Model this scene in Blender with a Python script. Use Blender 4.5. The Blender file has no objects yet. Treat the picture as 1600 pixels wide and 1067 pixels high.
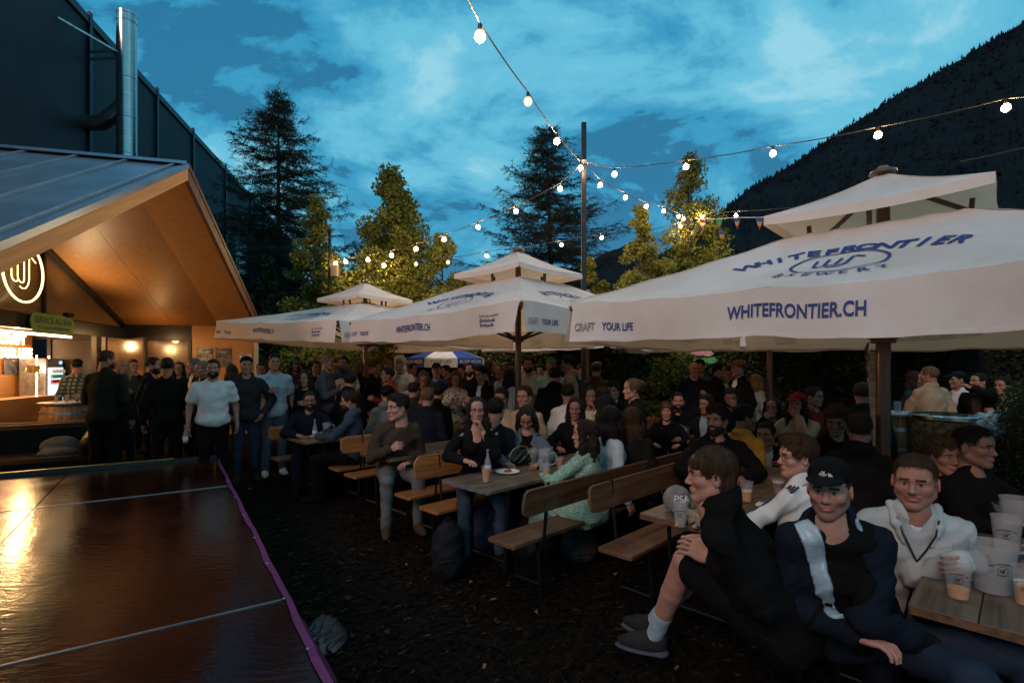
import bpy, bmesh, math, random
import numpy as np
from mathutils import Vector, Matrix
random.seed(7); rng = np.random.default_rng(7)
S = bpy.context.scene
COL = S.collection
PI = math.pi
def R(d): return math.radians(d)
FPX = 800.0; HC = 1.70; HY = 570.0
# ------------------------------------------------------------ camera
cd = bpy.data.cameras.new('camera'); cam = bpy.data.objects.new('camera', cd); COL.objects.link(cam)
cd.sensor_width = 36; cd.lens = 18.0; cd.clip_start = 0.05; cd.clip_end = 9000
cam.location = (0, 0, HC); cam.rotation_euler = (R(90) , 0, 0)
cd.shift_y = (HY - 533.5) / 1600.0
S.camera = cam
# ------------------------------------------------------------ world: blue hour sky with drifting cloud
W = bpy.data.worlds.new('World'); S.world = W; W.use_nodes = True
nt = W.node_tree; N = nt.nodes; L = nt.links
for n in list(N): N.remove(n)
def nd(t, **k):
    n = N.new(t)
    for a, b in k.items(): setattr(n, a, b)
    return n
out = nd('ShaderNodeOutputWorld'); bg = nd('ShaderNodeBackground')
tc = nd('ShaderNodeTexCoord'); sep = nd('ShaderNodeSeparateXYZ'); L.new(tc.outputs['Generated'], sep.inputs[0])
def mth(op, a, b=None, cl=False):
    m = nd('ShaderNodeMath', operation=op, use_clamp=cl)
    for i, v in enumerate((a, b)):
        if v is None: continue
        if isinstance(v, (int, float)): m.inputs[i].default_value = v
        else: L.new(v, m.inputs[i])
    return m.outputs[0]
zc = mth('ADD', mth('MAXIMUM', sep.outputs[2], 0.0), 0.42)
cx = mth('DIVIDE', sep.outputs[0], zc); cy = mth('DIVIDE', sep.outputs[1], zc)
cmb = nd('ShaderNodeCombineXYZ'); L.new(cx, cmb.inputs[0]); L.new(cy, cmb.inputs[1])
mp = nd('ShaderNodeMapping'); L.new(cmb.outputs[0], mp.inputs[0])
mp.inputs['Location'].default_value = (3.1, 1.7, 0.4); mp.inputs['Rotation'].default_value = (0, 0, R(-38)); mp.inputs['Scale'].default_value = (0.95, 1.2, 1)
n1 = nd('ShaderNodeTexNoise'); L.new(mp.outputs[0], n1.inputs['Vector'])
n1.inputs['Scale'].default_value = 2.3; n1.inputs['Detail'].default_value = 10; n1.inputs['Roughness'].default_value = 0.60; n1.inputs['Distortion'].default_value = 0.28
n2 = nd('ShaderNodeTexNoise'); L.new(mp.outputs[0], n2.inputs['Vector'])
n2.inputs['Scale'].default_value = 0.95; n2.inputs['Detail'].default_value = 4; n2.inputs['Roughness'].default_value = 0.5
mx = mth('ADD', mth('MULTIPLY', n1.outputs['Fac'], 0.62), mth('MULTIPLY', n2.outputs['Fac'], 0.38))
ramp = nd('ShaderNodeValToRGB'); L.new(mx, ramp.inputs[0])
cr = ramp.color_ramp; cr.interpolation = 'EASE'
cr.elements[0].position = 0.435; cr.elements[0].color = (0.014, 0.130, 0.250, 1)
cr.elements[1].position = 0.585; cr.elements[1].color = (0.215, 0.465, 0.57, 1)
e = cr.elements.new(0.455); e.color = (0.026, 0.225, 0.385, 1)
e = cr.elements.new(0.525); e.color = (0.095, 0.37, 0.51, 1)
sky = nd('ShaderNodeTexSky'); sky.sky_type = 'NISHITA'; sky.sun_disc = False
sky.sun_elevation = R(1.0); sky.sun_rotation = R(200); sky.altitude = 500
mulS = nd('ShaderNodeVectorMath', operation='SCALE'); L.new(sky.outputs[0], mulS.inputs[0]); mulS.inputs['Scale'].default_value = 0.012
add = nd('ShaderNodeVectorMath', operation='ADD'); L.new(ramp.outputs[0], add.inputs[0]); L.new(mulS.outputs[0], add.inputs[1])
# below the horizon: the dim land all round
fz = mth('MULTIPLY', mth('ADD', sep.outputs[2], 0.03), 22.0, True)
mixg = nd('ShaderNodeMixRGB'); L.new(fz, mixg.inputs[0]); mixg.inputs[1].default_value = (0.004, 0.006, 0.009, 1); L.new(add.outputs[0], mixg.inputs[2])
L.new(mixg.outputs[0], bg.inputs[0]); bg.inputs[1].default_value = 1.38
L.new(bg.outputs[0], out.inputs[0])
# added sun lamp standing in for warm stage lights behind the camera's left
sd = bpy.data.lights.new('stage_fill_sun', 'SUN'); so = bpy.data.objects.new('stage_fill_sun', sd); COL.objects.link(so)
sd.energy = 1.18; sd.angle = R(18); sd.color = (1.0, 0.64, 0.50)
so.rotation_euler = Vector((0.48, 0.80, -0.55)).to_track_quat('-Z', 'Y').to_euler()
S.view_settings.view_transform = 'Standard'; S.view_settings.look = 'None'
S.view_settings.exposure = 0.0; S.view_settings.gamma = 1.0; S.view_settings.use_curve_mapping = False
S.render.engine = 'CYCLES'
S.cycles.max_bounces = 6; S.cycles.transparent_max_bounces = 12; S.cycles.caustics_reflective = False; S.cycles.caustics_refractive = False
S.cycles.sample_clamp_indirect = 3.0; S.cycles.use_denoising = True

# ------------------------------------------------------------ placing
def at(px, py, D): return Vector(((px - 800) / FPX * D, D, HC + (HY - py) / FPX * D))
def ongr(px, py, z=0.0):
    D = (HC - z) * FPX / (py - HY); return Vector(((px - 800) / FPX * D, D, z))
Q = math.sqrt(0.5)
def ab(a, b, z=0.0): return Vector((Q * (a - b), Q * (a + b), z))     # along / across the rows of tables
# ------------------------------------------------------------ objects
def tag(o, label=None, cat=None, group=None, kind=None):
    if label: o['label'] = label
    if cat: o['category'] = cat
    if group: o['group'] = group
    if kind: o['kind'] = kind
    return o
def empty(name, loc=(0, 0, 0), rz=0, label=None, cat=None, group=None):
    o = bpy.data.objects.new(name, None); COL.objects.link(o); o.location = loc; o.rotation_euler = (0, 0, rz)
    o.empty_display_size = 0.1
    return tag(o, label, cat, group)
def link(name, me, parent=None, mat=None, loc=None, rot=None, mtx=None):
    o = bpy.data.objects.new(name, me); COL.objects.link(o)
    if mat is not None:
        if len(me.materials) == 0: me.materials.append(mat)
        elif me.materials[0] != mat:
            o.material_slots[0].link = 'OBJECT'; o.material_slots[0].material = mat
    if parent is not None: o.parent = parent
    if mtx is not None: o.matrix_local = mtx
    else:
        if loc is not None: o.location = loc
        if rot is not None: o.rotation_euler = rot
    return o
def mesh_np(name, V, F, smooth=True, mats=(), mi=None):
    """V (n,3) float, F (m,k) int with k = 3 or 4"""
    V = np.asarray(V, np.float32); F = np.asarray(F, np.int32)
    me = bpy.data.meshes.new(name)
    m, k = F.shape
    me.vertices.add(len(V)); me.vertices.foreach_set('co', V.ravel())
    me.loops.add(m * k); me.loops.foreach_set('vertex_index', F.ravel())
    me.polygons.add(m); me.polygons.foreach_set('loop_start', np.arange(0, m * k, k, dtype=np.int32))
    me.update(calc_edges=True)
    if smooth: me.polygons.foreach_set('use_smooth', np.ones(m, bool))
    for x in mats: me.materials.append(x)
    if mi is not None: me.polygons.foreach_set('material_index', np.asarray(mi, np.int32))
    me.update()
    return me
class MB:
    """collects simple shapes into one mesh"""
    def __init__(s): s.v = []; s.f = []
    def add(s, V, F):
        n = len(s.v); s.v += [tuple(p) for p in V]; s.f += [tuple(i + n for i in f) for f in F]; return s
    def box(s, x0, y0, z0, x1, y1, z1, M=None, bev=0.0):
        if bev > 0:
            b = min(bev, (x1 - x0) / 2.1, (y1 - y0) / 2.1, (z1 - z0) / 2.1)
            bm = bmesh.new(); bmesh.ops.create_cube(bm, size=1)
            for v in bm.verts:
                v.co = Vector((x0 + (v.co.x + .5) * (x1 - x0), y0 + (v.co.y + .5) * (y1 - y0), z0 + (v.co.z + .5) * (z1 - z0)))
            bmesh.ops.bevel(bm, geom=bm.edges[:], offset=b, segments=1, affect='EDGES')
            V = [v.co.copy() for v in bm.verts]; F = [[v.index for v in f.verts] for f in bm.faces]; bm.free()
        else:
            V = [Vector(p) for p in ((x0,y0,z0),(x1,y0,z0),(x1,y1,z0),(x0,y1,z0),(x0,y0,z1),(x1,y0,z1),(x1,y1,z1),(x0,y1,z1))]
            F = [(0,3,2,1),(4,5,6,7),(0,1,5,4),(1,2,6,5),(2,3,7,6),(3,0,4,7)]
        if M is not None: V = [M @ p for p in V]
        return s.add(V, F)
    def beam(s, a, b, w, h, up=(0, 0, 1), bev=0.0):
        a = Vector(a); b = Vector(b); d = b - a; l = d.length; x = d / l
        y = Vector(up).cross(x)
        if y.length < 1e-4: y = Vector((1, 0, 0)).cross(x)
        y.normalize(); z = x.cross(y)
        M = Matrix(((x.x, y.x, z.x, a.x), (x.y, y.y, z.y, a.y), (x.z, y.z, z.z, a.z), (0, 0, 0, 1)))
        return s.box(0, -w/2, -h/2, l, w/2, h/2, M, bev)
    def tube(s, pts, r, n=8, cap=True):
        pts = [Vector(p) for p in pts]; rs = r if isinstance(r, (list, tuple)) else [r] * len(pts)
        V = []; F = []; m = len(pts); up = None
        for i, p in enumerate(pts):
            d = (pts[min(i+1, m-1)] - pts[max(i-1, 0)]).normalized()
            if up is None: up = Vector((0, 0, 1)) if abs(d.z) < .9 else Vector((1, 0, 0))
            a = d.cross(up).normalized(); b = a.cross(d); up = b
            for k in range(n):
                t = 2 * PI * k / n; V.append(p + (a * math.cos(t) + b * math.sin(t)) * rs[i])
        for i in range(m - 1):
            for k in range(n):
                F.append((i*n+k, i*n+(k+1) % n, (i+1)*n+(k+1) % n, (i+1)*n+k))
        if cap: F.append(tuple(range(n))[::-1]); F.append(tuple((m-1)*n+k for k in range(n)))
        return s.add(V, F)
    def lathe(s, prof, n=20, c=(0, 0, 0)):
        V = []; F = []; m = len(prof)
        for (r, z) in prof:
            for k in range(n):
                t = 2 * PI * k / n; V.append((c[0] + r * math.cos(t), c[1] + r * math.sin(t), c[2] + z))
        for i in range(m - 1):
            for k in range(n): F.append((i*n+k, i*n+(k+1) % n, (i+1)*n+(k+1) % n, (i+1)*n+k))
        return s.add(V, F)
    def poly(s, pts): return s.add(pts, [tuple(range(len(pts)))])
    def slab(s, pts, n, t):
        """flat outline pts given the thickness t along n"""
        n = Vector(n) * t; k = len(pts); P = [Vector(p) for p in pts]
        V = P + [p + n for p in P]
        F = [tuple(range(k))[::-1], tuple(range(k, 2*k))] + [(i, (i+1) % k, (i+1) % k + k, i + k) for i in range(k)]
        return s.add(V, F)
    def mesh(s, name, smooth=False):
        me = bpy.data.meshes.new(name); me.from_pydata([tuple(v) for v in s.v], [], s.f)
        if smooth:
            me.polygons.foreach_set('use_smooth', np.ones(len(me.polygons), bool))
            try: me.set_sharp_from_angle(angle=R(40))
            except Exception: pass
        me.update(); return me
    def obj(s, name, mat, parent=None, smooth=False, **k): return link(name, s.mesh(name, smooth), parent, mat, **k)

# ------------------------------------------------------------ materials
def bs(m): return m.node_tree.nodes['Principled BSDF']
def newmat(name):
    m = bpy.data.materials.new(name); m.use_nodes = True; return m
def mat(name, col, rough=0.6, metal=0.0, var=0.25, scale=6.0, bump=0.0, bscale=None, spec=0.5, stretch=(1, 1, 1), col2=None, coat=0.0, sheen=0.0, detail=5, trans=0.0, alpha=1.0):
    m = newmat(name); T = m.node_tree; b = bs(m)
    b.inputs['Roughness'].default_value = rough; b.inputs['Metallic'].default_value = metal
    b.inputs['Specular IOR Level'].default_value = spec
    if coat: b.inputs['Coat Weight'].default_value = coat; b.inputs['Coat Roughness'].default_value = 0.08
    if sheen: b.inputs['Sheen Weight'].default_value = sheen
    if alpha < 1: b.inputs['Alpha'].default_value = alpha
    if trans: b.inputs['Transmission Weight'].default_value = trans
    tcn = T.nodes.new('ShaderNodeTexCoord'); mpn = T.nodes.new('ShaderNodeMapping'); mpn.inputs['Scale'].default_value = stretch
    T.links.new(tcn.outputs['Object'], mpn.inputs[0])
    if var > 0 or col2:
        nz = T.nodes.new('ShaderNodeTexNoise'); nz.inputs['Scale'].default_value = scale; nz.inputs['Detail'].default_value = detail; nz.inputs['Roughness'].default_value = 0.6
        T.links.new(mpn.outputs[0], nz.inputs['Vector'])
        rp = T.nodes.new('ShaderNodeValToRGB'); T.links.new(nz.outputs['Fac'], rp.inputs[0])
        c1 = [max(0, c * (1 - var)) for c in col]; c2 = [min(1, c * (1 + var)) for c in col] if col2 is None else col2
        rp.color_ramp.elements[0].position = 0.35; rp.color_ramp.elements[1].position = 0.68
        rp.color_ramp.elements[0].color = (*c1, 1); rp.color_ramp.elements[1].color = (*c2, 1)
        T.links.new(rp.outputs[0], b.inputs['Base Color'])
    else: b.inputs['Base Color'].default_value = (*col, 1)
    if bump > 0:
        nb = T.nodes.new('ShaderNodeTexNoise'); nb.inputs['Scale'].default_value = bscale or scale * 3; nb.inputs['Detail'].default_value = 4
        T.links.new(mpn.outputs[0], nb.inputs['Vector'])
        bp = T.nodes.new('ShaderNodeBump'); bp.inputs['Strength'].default_value = bump; bp.inputs['Distance'].default_value = 0.02
        T.links.new(nb.outputs['Fac'], bp.inputs['Height']); T.links.new(bp.outputs[0], b.inputs['Normal'])
    return m
def emit(name, col, strength, sample=True):
    m = newmat(name); T = m.node_tree; b = bs(m)
    b.inputs['Base Color'].default_value = (*col, 1); b.inputs['Emission Color'].default_value = (*col, 1); b.inputs['Emission Strength'].default_value = strength
    if not sample: m.cycles.emission_sampling = 'NONE'
    return m
def wood(name, dark, light, rough=0.6, scale=3.0, axis=0, coat=0.0, bump=0.15, wear=0.0, pre=None):
    """streaky grain along the object's axis"""
    m = newmat(name); T = m.node_tree; b = bs(m); nn = T.nodes.new; lk = T.links.new
    tcn = nn('ShaderNodeTexCoord'); mpn = nn('ShaderNodeMapping'); lk(tcn.outputs['Object'], mpn.inputs[0])
    if pre:
        mq = nn('ShaderNodeMapping'); mq.inputs['Rotation'].default_value = pre; lk(tcn.outputs['Object'], mq.inputs[0]); lk(mq.outputs[0], mpn.inputs[0])
    oi = nn('ShaderNodeObjectInfo'); vm = nn('ShaderNodeVectorMath'); vm.operation = 'SCALE'; cb = nn('ShaderNodeCombineXYZ')
    for i in range(3): lk(oi.outputs['Random'], cb.inputs[i])
    lk(cb.outputs[0], vm.inputs[0]); vm.inputs['Scale'].default_value = 17.0; lk(vm.outputs[0], mpn.inputs['Location'])
    st = [14.0, 14.0, 14.0]; st[axis] = 0.8; mpn.inputs['Scale'].default_value = st
    nz = nn('ShaderNodeTexNoise'); nz.inputs['Scale'].default_value = scale; nz.inputs['Detail'].default_value = 7; nz.inputs['Roughness'].default_value = 0.62; nz.inputs['Distortion'].default_value = 0.08
    lk(mpn.outputs[0], nz.inputs['Vector'])
    rp = nn('ShaderNodeValToRGB'); lk(nz.outputs['Fac'], rp.inputs[0])
    rp.color_ramp.elements[0].position = 0.32; rp.color_ramp.elements[1].position = 0.7
    rp.color_ramp.elements[0].color = (*dark, 1); rp.color_ramp.elements[1].color = (*light, 1)
    last = rp.outputs[0]
    if wear > 0:
        nw = nn('ShaderNodeTexNoise'); nw.inputs['Scale'].default_value = 5.0; nw.inputs['Detail'].default_value = 6; lk(tcn.outputs['Object'], nw.inputs['Vector'])
        rw = nn('ShaderNodeValToRGB'); rw.color_ramp.elements[0].position = 0.5; rw.color_ramp.elements[1].position = 0.72; lk(nw.outputs['Fac'], rw.inputs[0])
        sc = nn('ShaderNodeMath'); sc.operation = 'MULTIPLY'; lk(rw.outputs[0], sc.inputs[0]); sc.inputs[1].default_value = wear
        mxn = nn('ShaderNodeMixRGB'); lk(sc.outputs[0], mxn.inputs[0]); lk(last, mxn.inputs[1]); mxn.inputs[2].default_value = (0.19, 0.125, 0.085, 1)
        last = mxn.outputs[0]
    lk(last, b.inputs['Base Color']); b.inputs['Roughness'].default_value = rough
    if coat: b.inputs['Coat Weight'].default_value = coat; b.inputs['Coat Roughness'].default_value = 0.15
    if bump > 0:
        bp = nn('ShaderNodeBump'); bp.inputs['Strength'].default_value = bump; bp.inputs['Distance'].default_value = 0.01
        lk(nz.outputs['Fac'], bp.inputs['Height']); lk(bp.outputs[0], b.inputs['Normal'])
    return m
M_ = {}
M_['black_metal'] = mat('black_metal', (0.012, 0.012, 0.014), 0.4, 0.6, 0.2)
M_['steel'] = mat('brushed_steel', (0.46, 0.45, 0.44), 0.22, 1.0, 0.12, 3, stretch=(1, 1, 8), bump=0.05, bscale=20)
M_['galv'] = mat('galvanised_steel', (0.42, 0.44, 0.47), 0.4, 0.9, 0.3, 9)
M_['black_plastic'] = mat('black_plastic', (0.01, 0.01, 0.011), 0.35, 0, 0.1)
M_['ink'] = mat('navy_print', (0.006, 0.030, 0.17), 0.7, 0, 0.12, 30)
M_['ink_pale'] = mat('faded_print', (0.34, 0.30, 0.33), 0.7, 0, 0.1, 30)
M_['mast'] = wood('red_brown_mast_wood', (0.075, 0.022, 0.010), (0.19, 0.062, 0.026), 0.38, 2.0, 2, 0.3)
M_['rib'] = wood('dark_rib_wood', (0.06, 0.022, 0.011), (0.14, 0.05, 0.024), 0.45, 2.0, 0, 0.2)
M_['bench'] = wood('orange_bench_wood', (0.15, 0.045, 0.011), (0.40, 0.145, 0.036), 0.42, 2.2, 0, 0.25, wear=0.25)
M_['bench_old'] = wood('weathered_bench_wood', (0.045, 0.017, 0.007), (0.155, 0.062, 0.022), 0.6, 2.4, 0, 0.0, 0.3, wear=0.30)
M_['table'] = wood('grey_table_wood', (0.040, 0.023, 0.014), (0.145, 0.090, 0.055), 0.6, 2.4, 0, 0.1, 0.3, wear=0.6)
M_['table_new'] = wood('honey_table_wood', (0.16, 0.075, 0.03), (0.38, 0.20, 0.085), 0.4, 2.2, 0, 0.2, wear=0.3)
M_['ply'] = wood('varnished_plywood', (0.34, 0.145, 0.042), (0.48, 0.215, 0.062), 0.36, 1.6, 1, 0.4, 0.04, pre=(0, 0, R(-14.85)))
M_['ply_d'] = wood('darker_plywood', (0.20, 0.085, 0.023), (0.29, 0.125, 0.035), 0.50, 1.6, 1, 0.0, 0.04, pre=(0, 0, R(-14.85)))  # the same plywood in a darker tone
M_['verge'] = wood('glow_tinted_verge_board', (0.46, 0.17, 0.040), (0.64, 0.28, 0.075), 0.6, 1.6, 1, 0.0, 0.04, pre=(R(-27.7), 0, R(-14.85)))  # warm bulb light on the board put into its bright orange
# ============================================================ implicit-surface modelling (people)
def surfnets(F, o, h):
    ins = F < 0
    nx, ny, nz = F.shape
    c = ins[:-1, :-1, :-1].astype(np.int8)
    tot = np.zeros((nx-1, ny-1, nz-1), np.int8)
    for i in (0, 1):
        for j in (0, 1):
            for k in (0, 1): tot += ins[i:nx-1+i, j:ny-1+j, k:nz-1+k]
    act = (tot > 0) & (tot < 8)
    idx = -np.ones(act.shape, np.int32); A = np.argwhere(act); idx[act] = np.arange(len(A))
    if len(A) == 0: return np.zeros((0, 3)), np.zeros((0, 4), int)
    acc = np.zeros((len(A), 3)); cnt = np.zeros(len(A))
    ax, ay, az = A.T
    for (p, q) in (((0,0,0),(1,0,0)),((0,1,0),(1,1,0)),((0,0,1),(1,0,1)),((0,1,1),(1,1,1)),
                   ((0,0,0),(0,1,0)),((1,0,0),(1,1,0)),((0,0,1),(0,1,1)),((1,0,1),(1,1,1)),
                   ((0,0,0),(0,0,1)),((1,0,0),(1,0,1)),((0,1,0),(0,1,1)),((1,1,0),(1,1,1))):
        f0 = F[ax+p[0], ay+p[1], az+p[2]]; f1 = F[ax+q[0], ay+q[1], az+q[2]]
        m = (f0 < 0) != (f1 < 0)
        t = np.where(m, f0 / np.where(m, f0 - f1, 1), 0)
        for d in range(3):
            acc[:, d] += np.where(m, p[d] + (q[d] - p[d]) * t, 0)
        cnt += m
    V = (A + acc / cnt[:, None]) * h + o
    Fs = []
    for d in range(3):
        e, g = [(1, 2), (2, 0), (0, 1)][d]
        sl0 = [slice(None)] * 3; sl1 = [slice(None)] * 3
        sl0[d] = slice(0, -1); sl1[d] = slice(1, None)
        a = ins[tuple(sl0)]; b = ins[tuple(sl1)]
        ch = np.argwhere(a != b)
        ok = (ch[:, e] > 0) & (ch[:, g] > 0) & (ch[:, e] < F.shape[e]-1) & (ch[:, g] < F.shape[g]-1)
        ch = ch[ok]
        s = a[tuple(ch.T)]
        q = []
        for (de, dg) in ((0, 0), (1, 0), (1, 1), (0, 1)):
            t = ch.copy(); t[:, e] -= de; t[:, g] -= dg; q.append(idx[tuple(t.T)])
        q = np.stack(q, 1); q[~s] = q[~s][:, ::-1]
        Fs.append(q)
    return V, np.concatenate(Fs)
def _v(p): return np.array(p, float)
def rotm(yaw=0, pitch=0, roll=0):
    """yaw about z, pitch > 0 nods the +y face down, roll about y"""
    cy, sy = math.cos(yaw), math.sin(yaw); cp, sp = math.cos(pitch), math.sin(pitch); c, s = math.cos(roll), math.sin(roll)
    Rz = np.array([[cy, -sy, 0], [sy, cy, 0], [0, 0, 1]]); Rx = np.array([[1, 0, 0], [0, cp, sp], [0, -sp, cp]]); Ry = np.array([[c, 0, s], [0, 1, 0], [-s, 0, c]])
    return Rz @ Rx @ Ry
def CAP(a, b, ra, rb=None, k=0.02, op='u'): return ('c', _v(a), _v(b), ra, ra if rb is None else rb, k, op)
def ELL(c, r, k=0.02, rot=None, op='u'): return ('e', _v(c), _v(r if hasattr(r, '__len__') else (r, r, r)), rot, None, k, op)
def sdf_mesh(prims, h, disp=None, pad=None):
    lo = np.full(3, 1e9); hi = np.full(3, -1e9); bbs = []
    for p in prims:
        if p[0] == 'c': a = np.minimum(p[1] - p[3], p[2] - p[4]); b = np.maximum(p[1] + p[3], p[2] + p[4])
        else: r = p[2].max() if p[3] is not None else p[2]; a = p[1] - r; b = p[1] + r
        bbs.append((a, b))
        if p[6] == 'u': lo = np.minimum(lo, a); hi = np.maximum(hi, b)
    pd = 2.5 * h + 0.012; lo -= pd; hi += pd
    n = np.ceil((hi - lo) / h).astype(int) + 1
    F = np.full(n, 1.0, np.float32)
    ax = [lo[i] + np.arange(n[i]) * h for i in range(3)]
    for p, (a, b) in zip(prims, bbs):
        m = p[5] + 2.2 * h + (0.02 if p[6] == 'u' else 0)
        i0 = np.clip(np.floor((a - m - lo) / h).astype(int), 0, n); i1 = np.clip(np.ceil((b + m - lo) / h).astype(int) + 1, 0, n)
        if (i1 <= i0).any(): continue
        X = ax[0][i0[0]:i1[0], None, None]; Y = ax[1][None, i0[1]:i1[1], None]; Z = ax[2][None, None, i0[2]:i1[2]]
        if p[0] == 'c':
            d = p[2] - p[1]; l2 = max(d @ d, 1e-9)
            x = X - p[1][0]; y = Y - p[1][1]; z = Z - p[1][2]
            t = np.clip((x * d[0] + y * d[1] + z * d[2]) / l2, 0, 1)
            D = np.sqrt((x - t * d[0])**2 + (y - t * d[1])**2 + (z - t * d[2])**2) - (p[3] + (p[4] - p[3]) * t)
        else:
            x = X - p[1][0]; y = Y - p[1][1]; z = Z - p[1][2]
            if p[3] is not None:
                Rm = p[3]
                x, y, z = (Rm[0, 0]*x + Rm[1, 0]*y + Rm[2, 0]*z, Rm[0, 1]*x + Rm[1, 1]*y + Rm[2, 1]*z, Rm[0, 2]*x + Rm[1, 2]*y + Rm[2, 2]*z)
            r = p[2]
            k0 = np.sqrt((x/r[0])**2 + (y/r[1])**2 + (z/r[2])**2); k1 = np.sqrt((x/r[0]**2)**2 + (y/r[1]**2)**2 + (z/r[2]**2)**2)
            D = k0 * (k0 - 1) / np.maximum(k1, 1e-6)
            D = np.where(k0 < 0.2, -r.min() * 0.9, D)
        sub = F[i0[0]:i1[0], i0[1]:i1[1], i0[2]:i1[2]]
        k = max(p[5], 1e-5)
        if p[6] == 'u':
            hh = np.maximum(k - np.abs(sub - D), 0) / k
            F[i0[0]:i1[0], i0[1]:i1[1], i0[2]:i1[2]] = np.minimum(sub, D) - hh * hh * k * 0.25
        elif p[6] == 'i':
            G_ = np.full(F.shape, 1.0, np.float32); G_[i0[0]:i1[0], i0[1]:i1[1], i0[2]:i1[2]] = D; F = np.maximum(F, G_)
        elif p[6] == 's':
            hh = np.maximum(k - np.abs(sub + D), 0) / k
            F[i0[0]:i1[0], i0[1]:i1[1], i0[2]:i1[2]] = np.maximum(sub, -D) + hh * hh * k * 0.25
    if disp is not None: F += disp(ax[0][:, None, None], ax[1][None, :, None], ax[2][None, None, :])
    return surfnets(F, lo, h)
def folds(amp, f=1.0, ph=0.0):
    def g(x, y, z):
        w1 = 0.9*np.sin(6.1*x + 3.3*z + ph) + 0.7*np.sin(9.0*y - 4.1*z + 2*ph)
        w2 = 0.8*np.sin(7.7*y + 5.3*z - ph) + 0.5*np.sin(13*x + ph)
        a = np.abs(np.sin(f*(15*z + 9*x - 7*y) + 1.7*w1))
        b = np.abs(np.sin(f*(12*z - 15*x + 9*y) + 1.9*w2 + 1.0))
        c = np.abs(np.sin(f*(31*z + 17*x + 21*y) + 2.6*w1 + w2))
        m = 0.5 + 0.5*np.sin(8*x + 5*y - 11*z + 2.2*w2 + ph)
        d = np.abs(np.sin(f*(44*z - 29*x + 26*y) + 3.1*w2 - w1))
        return (amp * (1.5*(a - .6)*m + 1.3*(b - .6)*(1 - m) + 0.55*(c - .6)*m + 0.45*(d - .6)*(1 - m))).astype(np.float32)
    return g
def strands(amp, ph=0.0, f=1.0):
    def g(x, y, z):
        th = np.arctan2(x, y + 0.02)
        w = np.sin(29*f*th + 5*np.sin(16*z + ph) + 3*np.sin(7*th + 5*y*9) + ph) * 0.5 + np.sin(61*f*th + 8*np.sin(9*z + ph) + 4*np.sin(11*th)) * 0.5
        return (amp * w * (0.6 + 0.4*np.sin(60*z + 21*x + ph))).astype(np.float32)
    return g
def curls(amp, ph=0.0, f=1.0):
    def g(x, y, z): return (amp * (np.sin(120*f*x + 40*z + ph) * np.sin(110*f*y + 3) * np.sin(105*f*z + 50*x) + 0.6*np.sin(230*f*x+ph)*np.sin(210*f*z+80*y))).astype(np.float32)
    return g
# ---- head (faces +y, z up, origin between the eyes' depth axis)
def head_prims(v):
    fem = v == 'f'; w = {'m': 1.0, 'f': 0.93, 'w': 1.07, 'n': 0.94}[v]; jw = {'m': 1.0, 'f': 0.86, 'w': 1.14, 'n': 0.92}[v]
    P = [ELL((0, -.012, .036), (.077*w, .096, .084), .02), ELL((0, .018, -.028), (.063*w, .070, .086), .03)]
    for s in (-1, 1):
        P += [CAP((s*.052*jw, -.004, -.055), (s*.016, .062, -.101), .021, .019, .03), ELL((s*.044*w, .056, -.024), (.022, .022, .020), .025),
              CAP((s*.048*w, .066, .021), (s*.012, .083, .018), .0115 if not fem else .009, .0125 if not fem else .009, .018),
              ELL((s*.079*w, -.010, -.008), (.009, .020, .032), .006, rotm(s*-.25)), ELL((s*.0835*w, -.006, -.004), (.004, .010, .018), .004, rotm(s*-.25), 's')]
    P += [ELL((0, .070, -.104), (.021, .018, .017), .02), ELL((0, .06, .05), (.05, .03, .04), .03)]
    for s in (-1, 1):
        P += [ELL((s*.031, .100, .0), (.021, .020, .0135), .012, None, 's')]
    nl = .012 if not fem else .0095
    P += [CAP((0, .082, .010), (0, .103, -.030), .0085, nl, .010), ELL((0, .104, -.033), (.0105, .011, .009), .006)]
    for s in (-1, 1): P += [ELL((s*.0125, .094, -.037), (.0075, .010, .007), .006), ELL((s*.007, .099, -.0435), (.0035, .005, .003), .002, None, 's')]
    lp = 1.0 if not fem else 1.2
    P += [ELL((0, .080, -.066), (.027, .016, .016), .012), ELL((0, .0905, -.0605), (.021, .0075*lp, .0052*lp), .004), ELL((0, .0895, -.0715), (.018, .008*lp, .0062*lp), .004),
          ELL((0, .101, -.066), (.019, .008, .0016), .003, None, 's')]
    for s in (-1, 1): P += [ELL((s*.0305, .0715, .0), (.0140, .0145, .0125), .004), CAP((s*.018, .083, .0068), (s*.044, .078, .0062), .0030, .0030, .003)]
    nk = .054 if not fem else .045
    P += [CAP((0, -.028, -.06), (0, -.045, -.165), nk, nk + .004, .03)]
    return P
def head_mesh(v, h):
    V, F = sdf_mesh(head_prims(v), h)
    # relax a little
    c = V[F].mean(1); x, y, z = c.T
    mi = np.zeros(len(F), int)
    ax = np.abs(x)
    eye = (((ax - .0305)/.0122)**2 + ((z+.0006)/.0043)**2 < 1) & (y > .06)
    mi[eye] = 2
    iris = eye & (((ax - .0305)**2 + z**2) < .0063**2); mi[iris] = 3
    lid = (((ax - .0305)/.0135)**2 + ((z-.0012)/.0066)**2 < 1) & (y > .06) & ~eye & (z > 0); mi[lid] = 4
    lips = ((x/.0225)**2 + ((z + .066)/.0125)**2 < 1) & (y > .078); mi[lips] = 1
    stub = ((z < -.038 + .35*np.maximum(0, .05 - y)) & (z > -.13) & (y > -.012) & ~lips) & ~((ax < .036) & (z > -.047)); mi[stub] = 5
    brow = (np.abs(z - .0215 + .10*(ax-.03)) < (.0048 if v != 'f' else .003)) & (ax > .013) & (ax < .049) & (y > .05); mi[brow] = 4
    return V, F, mi
_heads = {}
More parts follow.
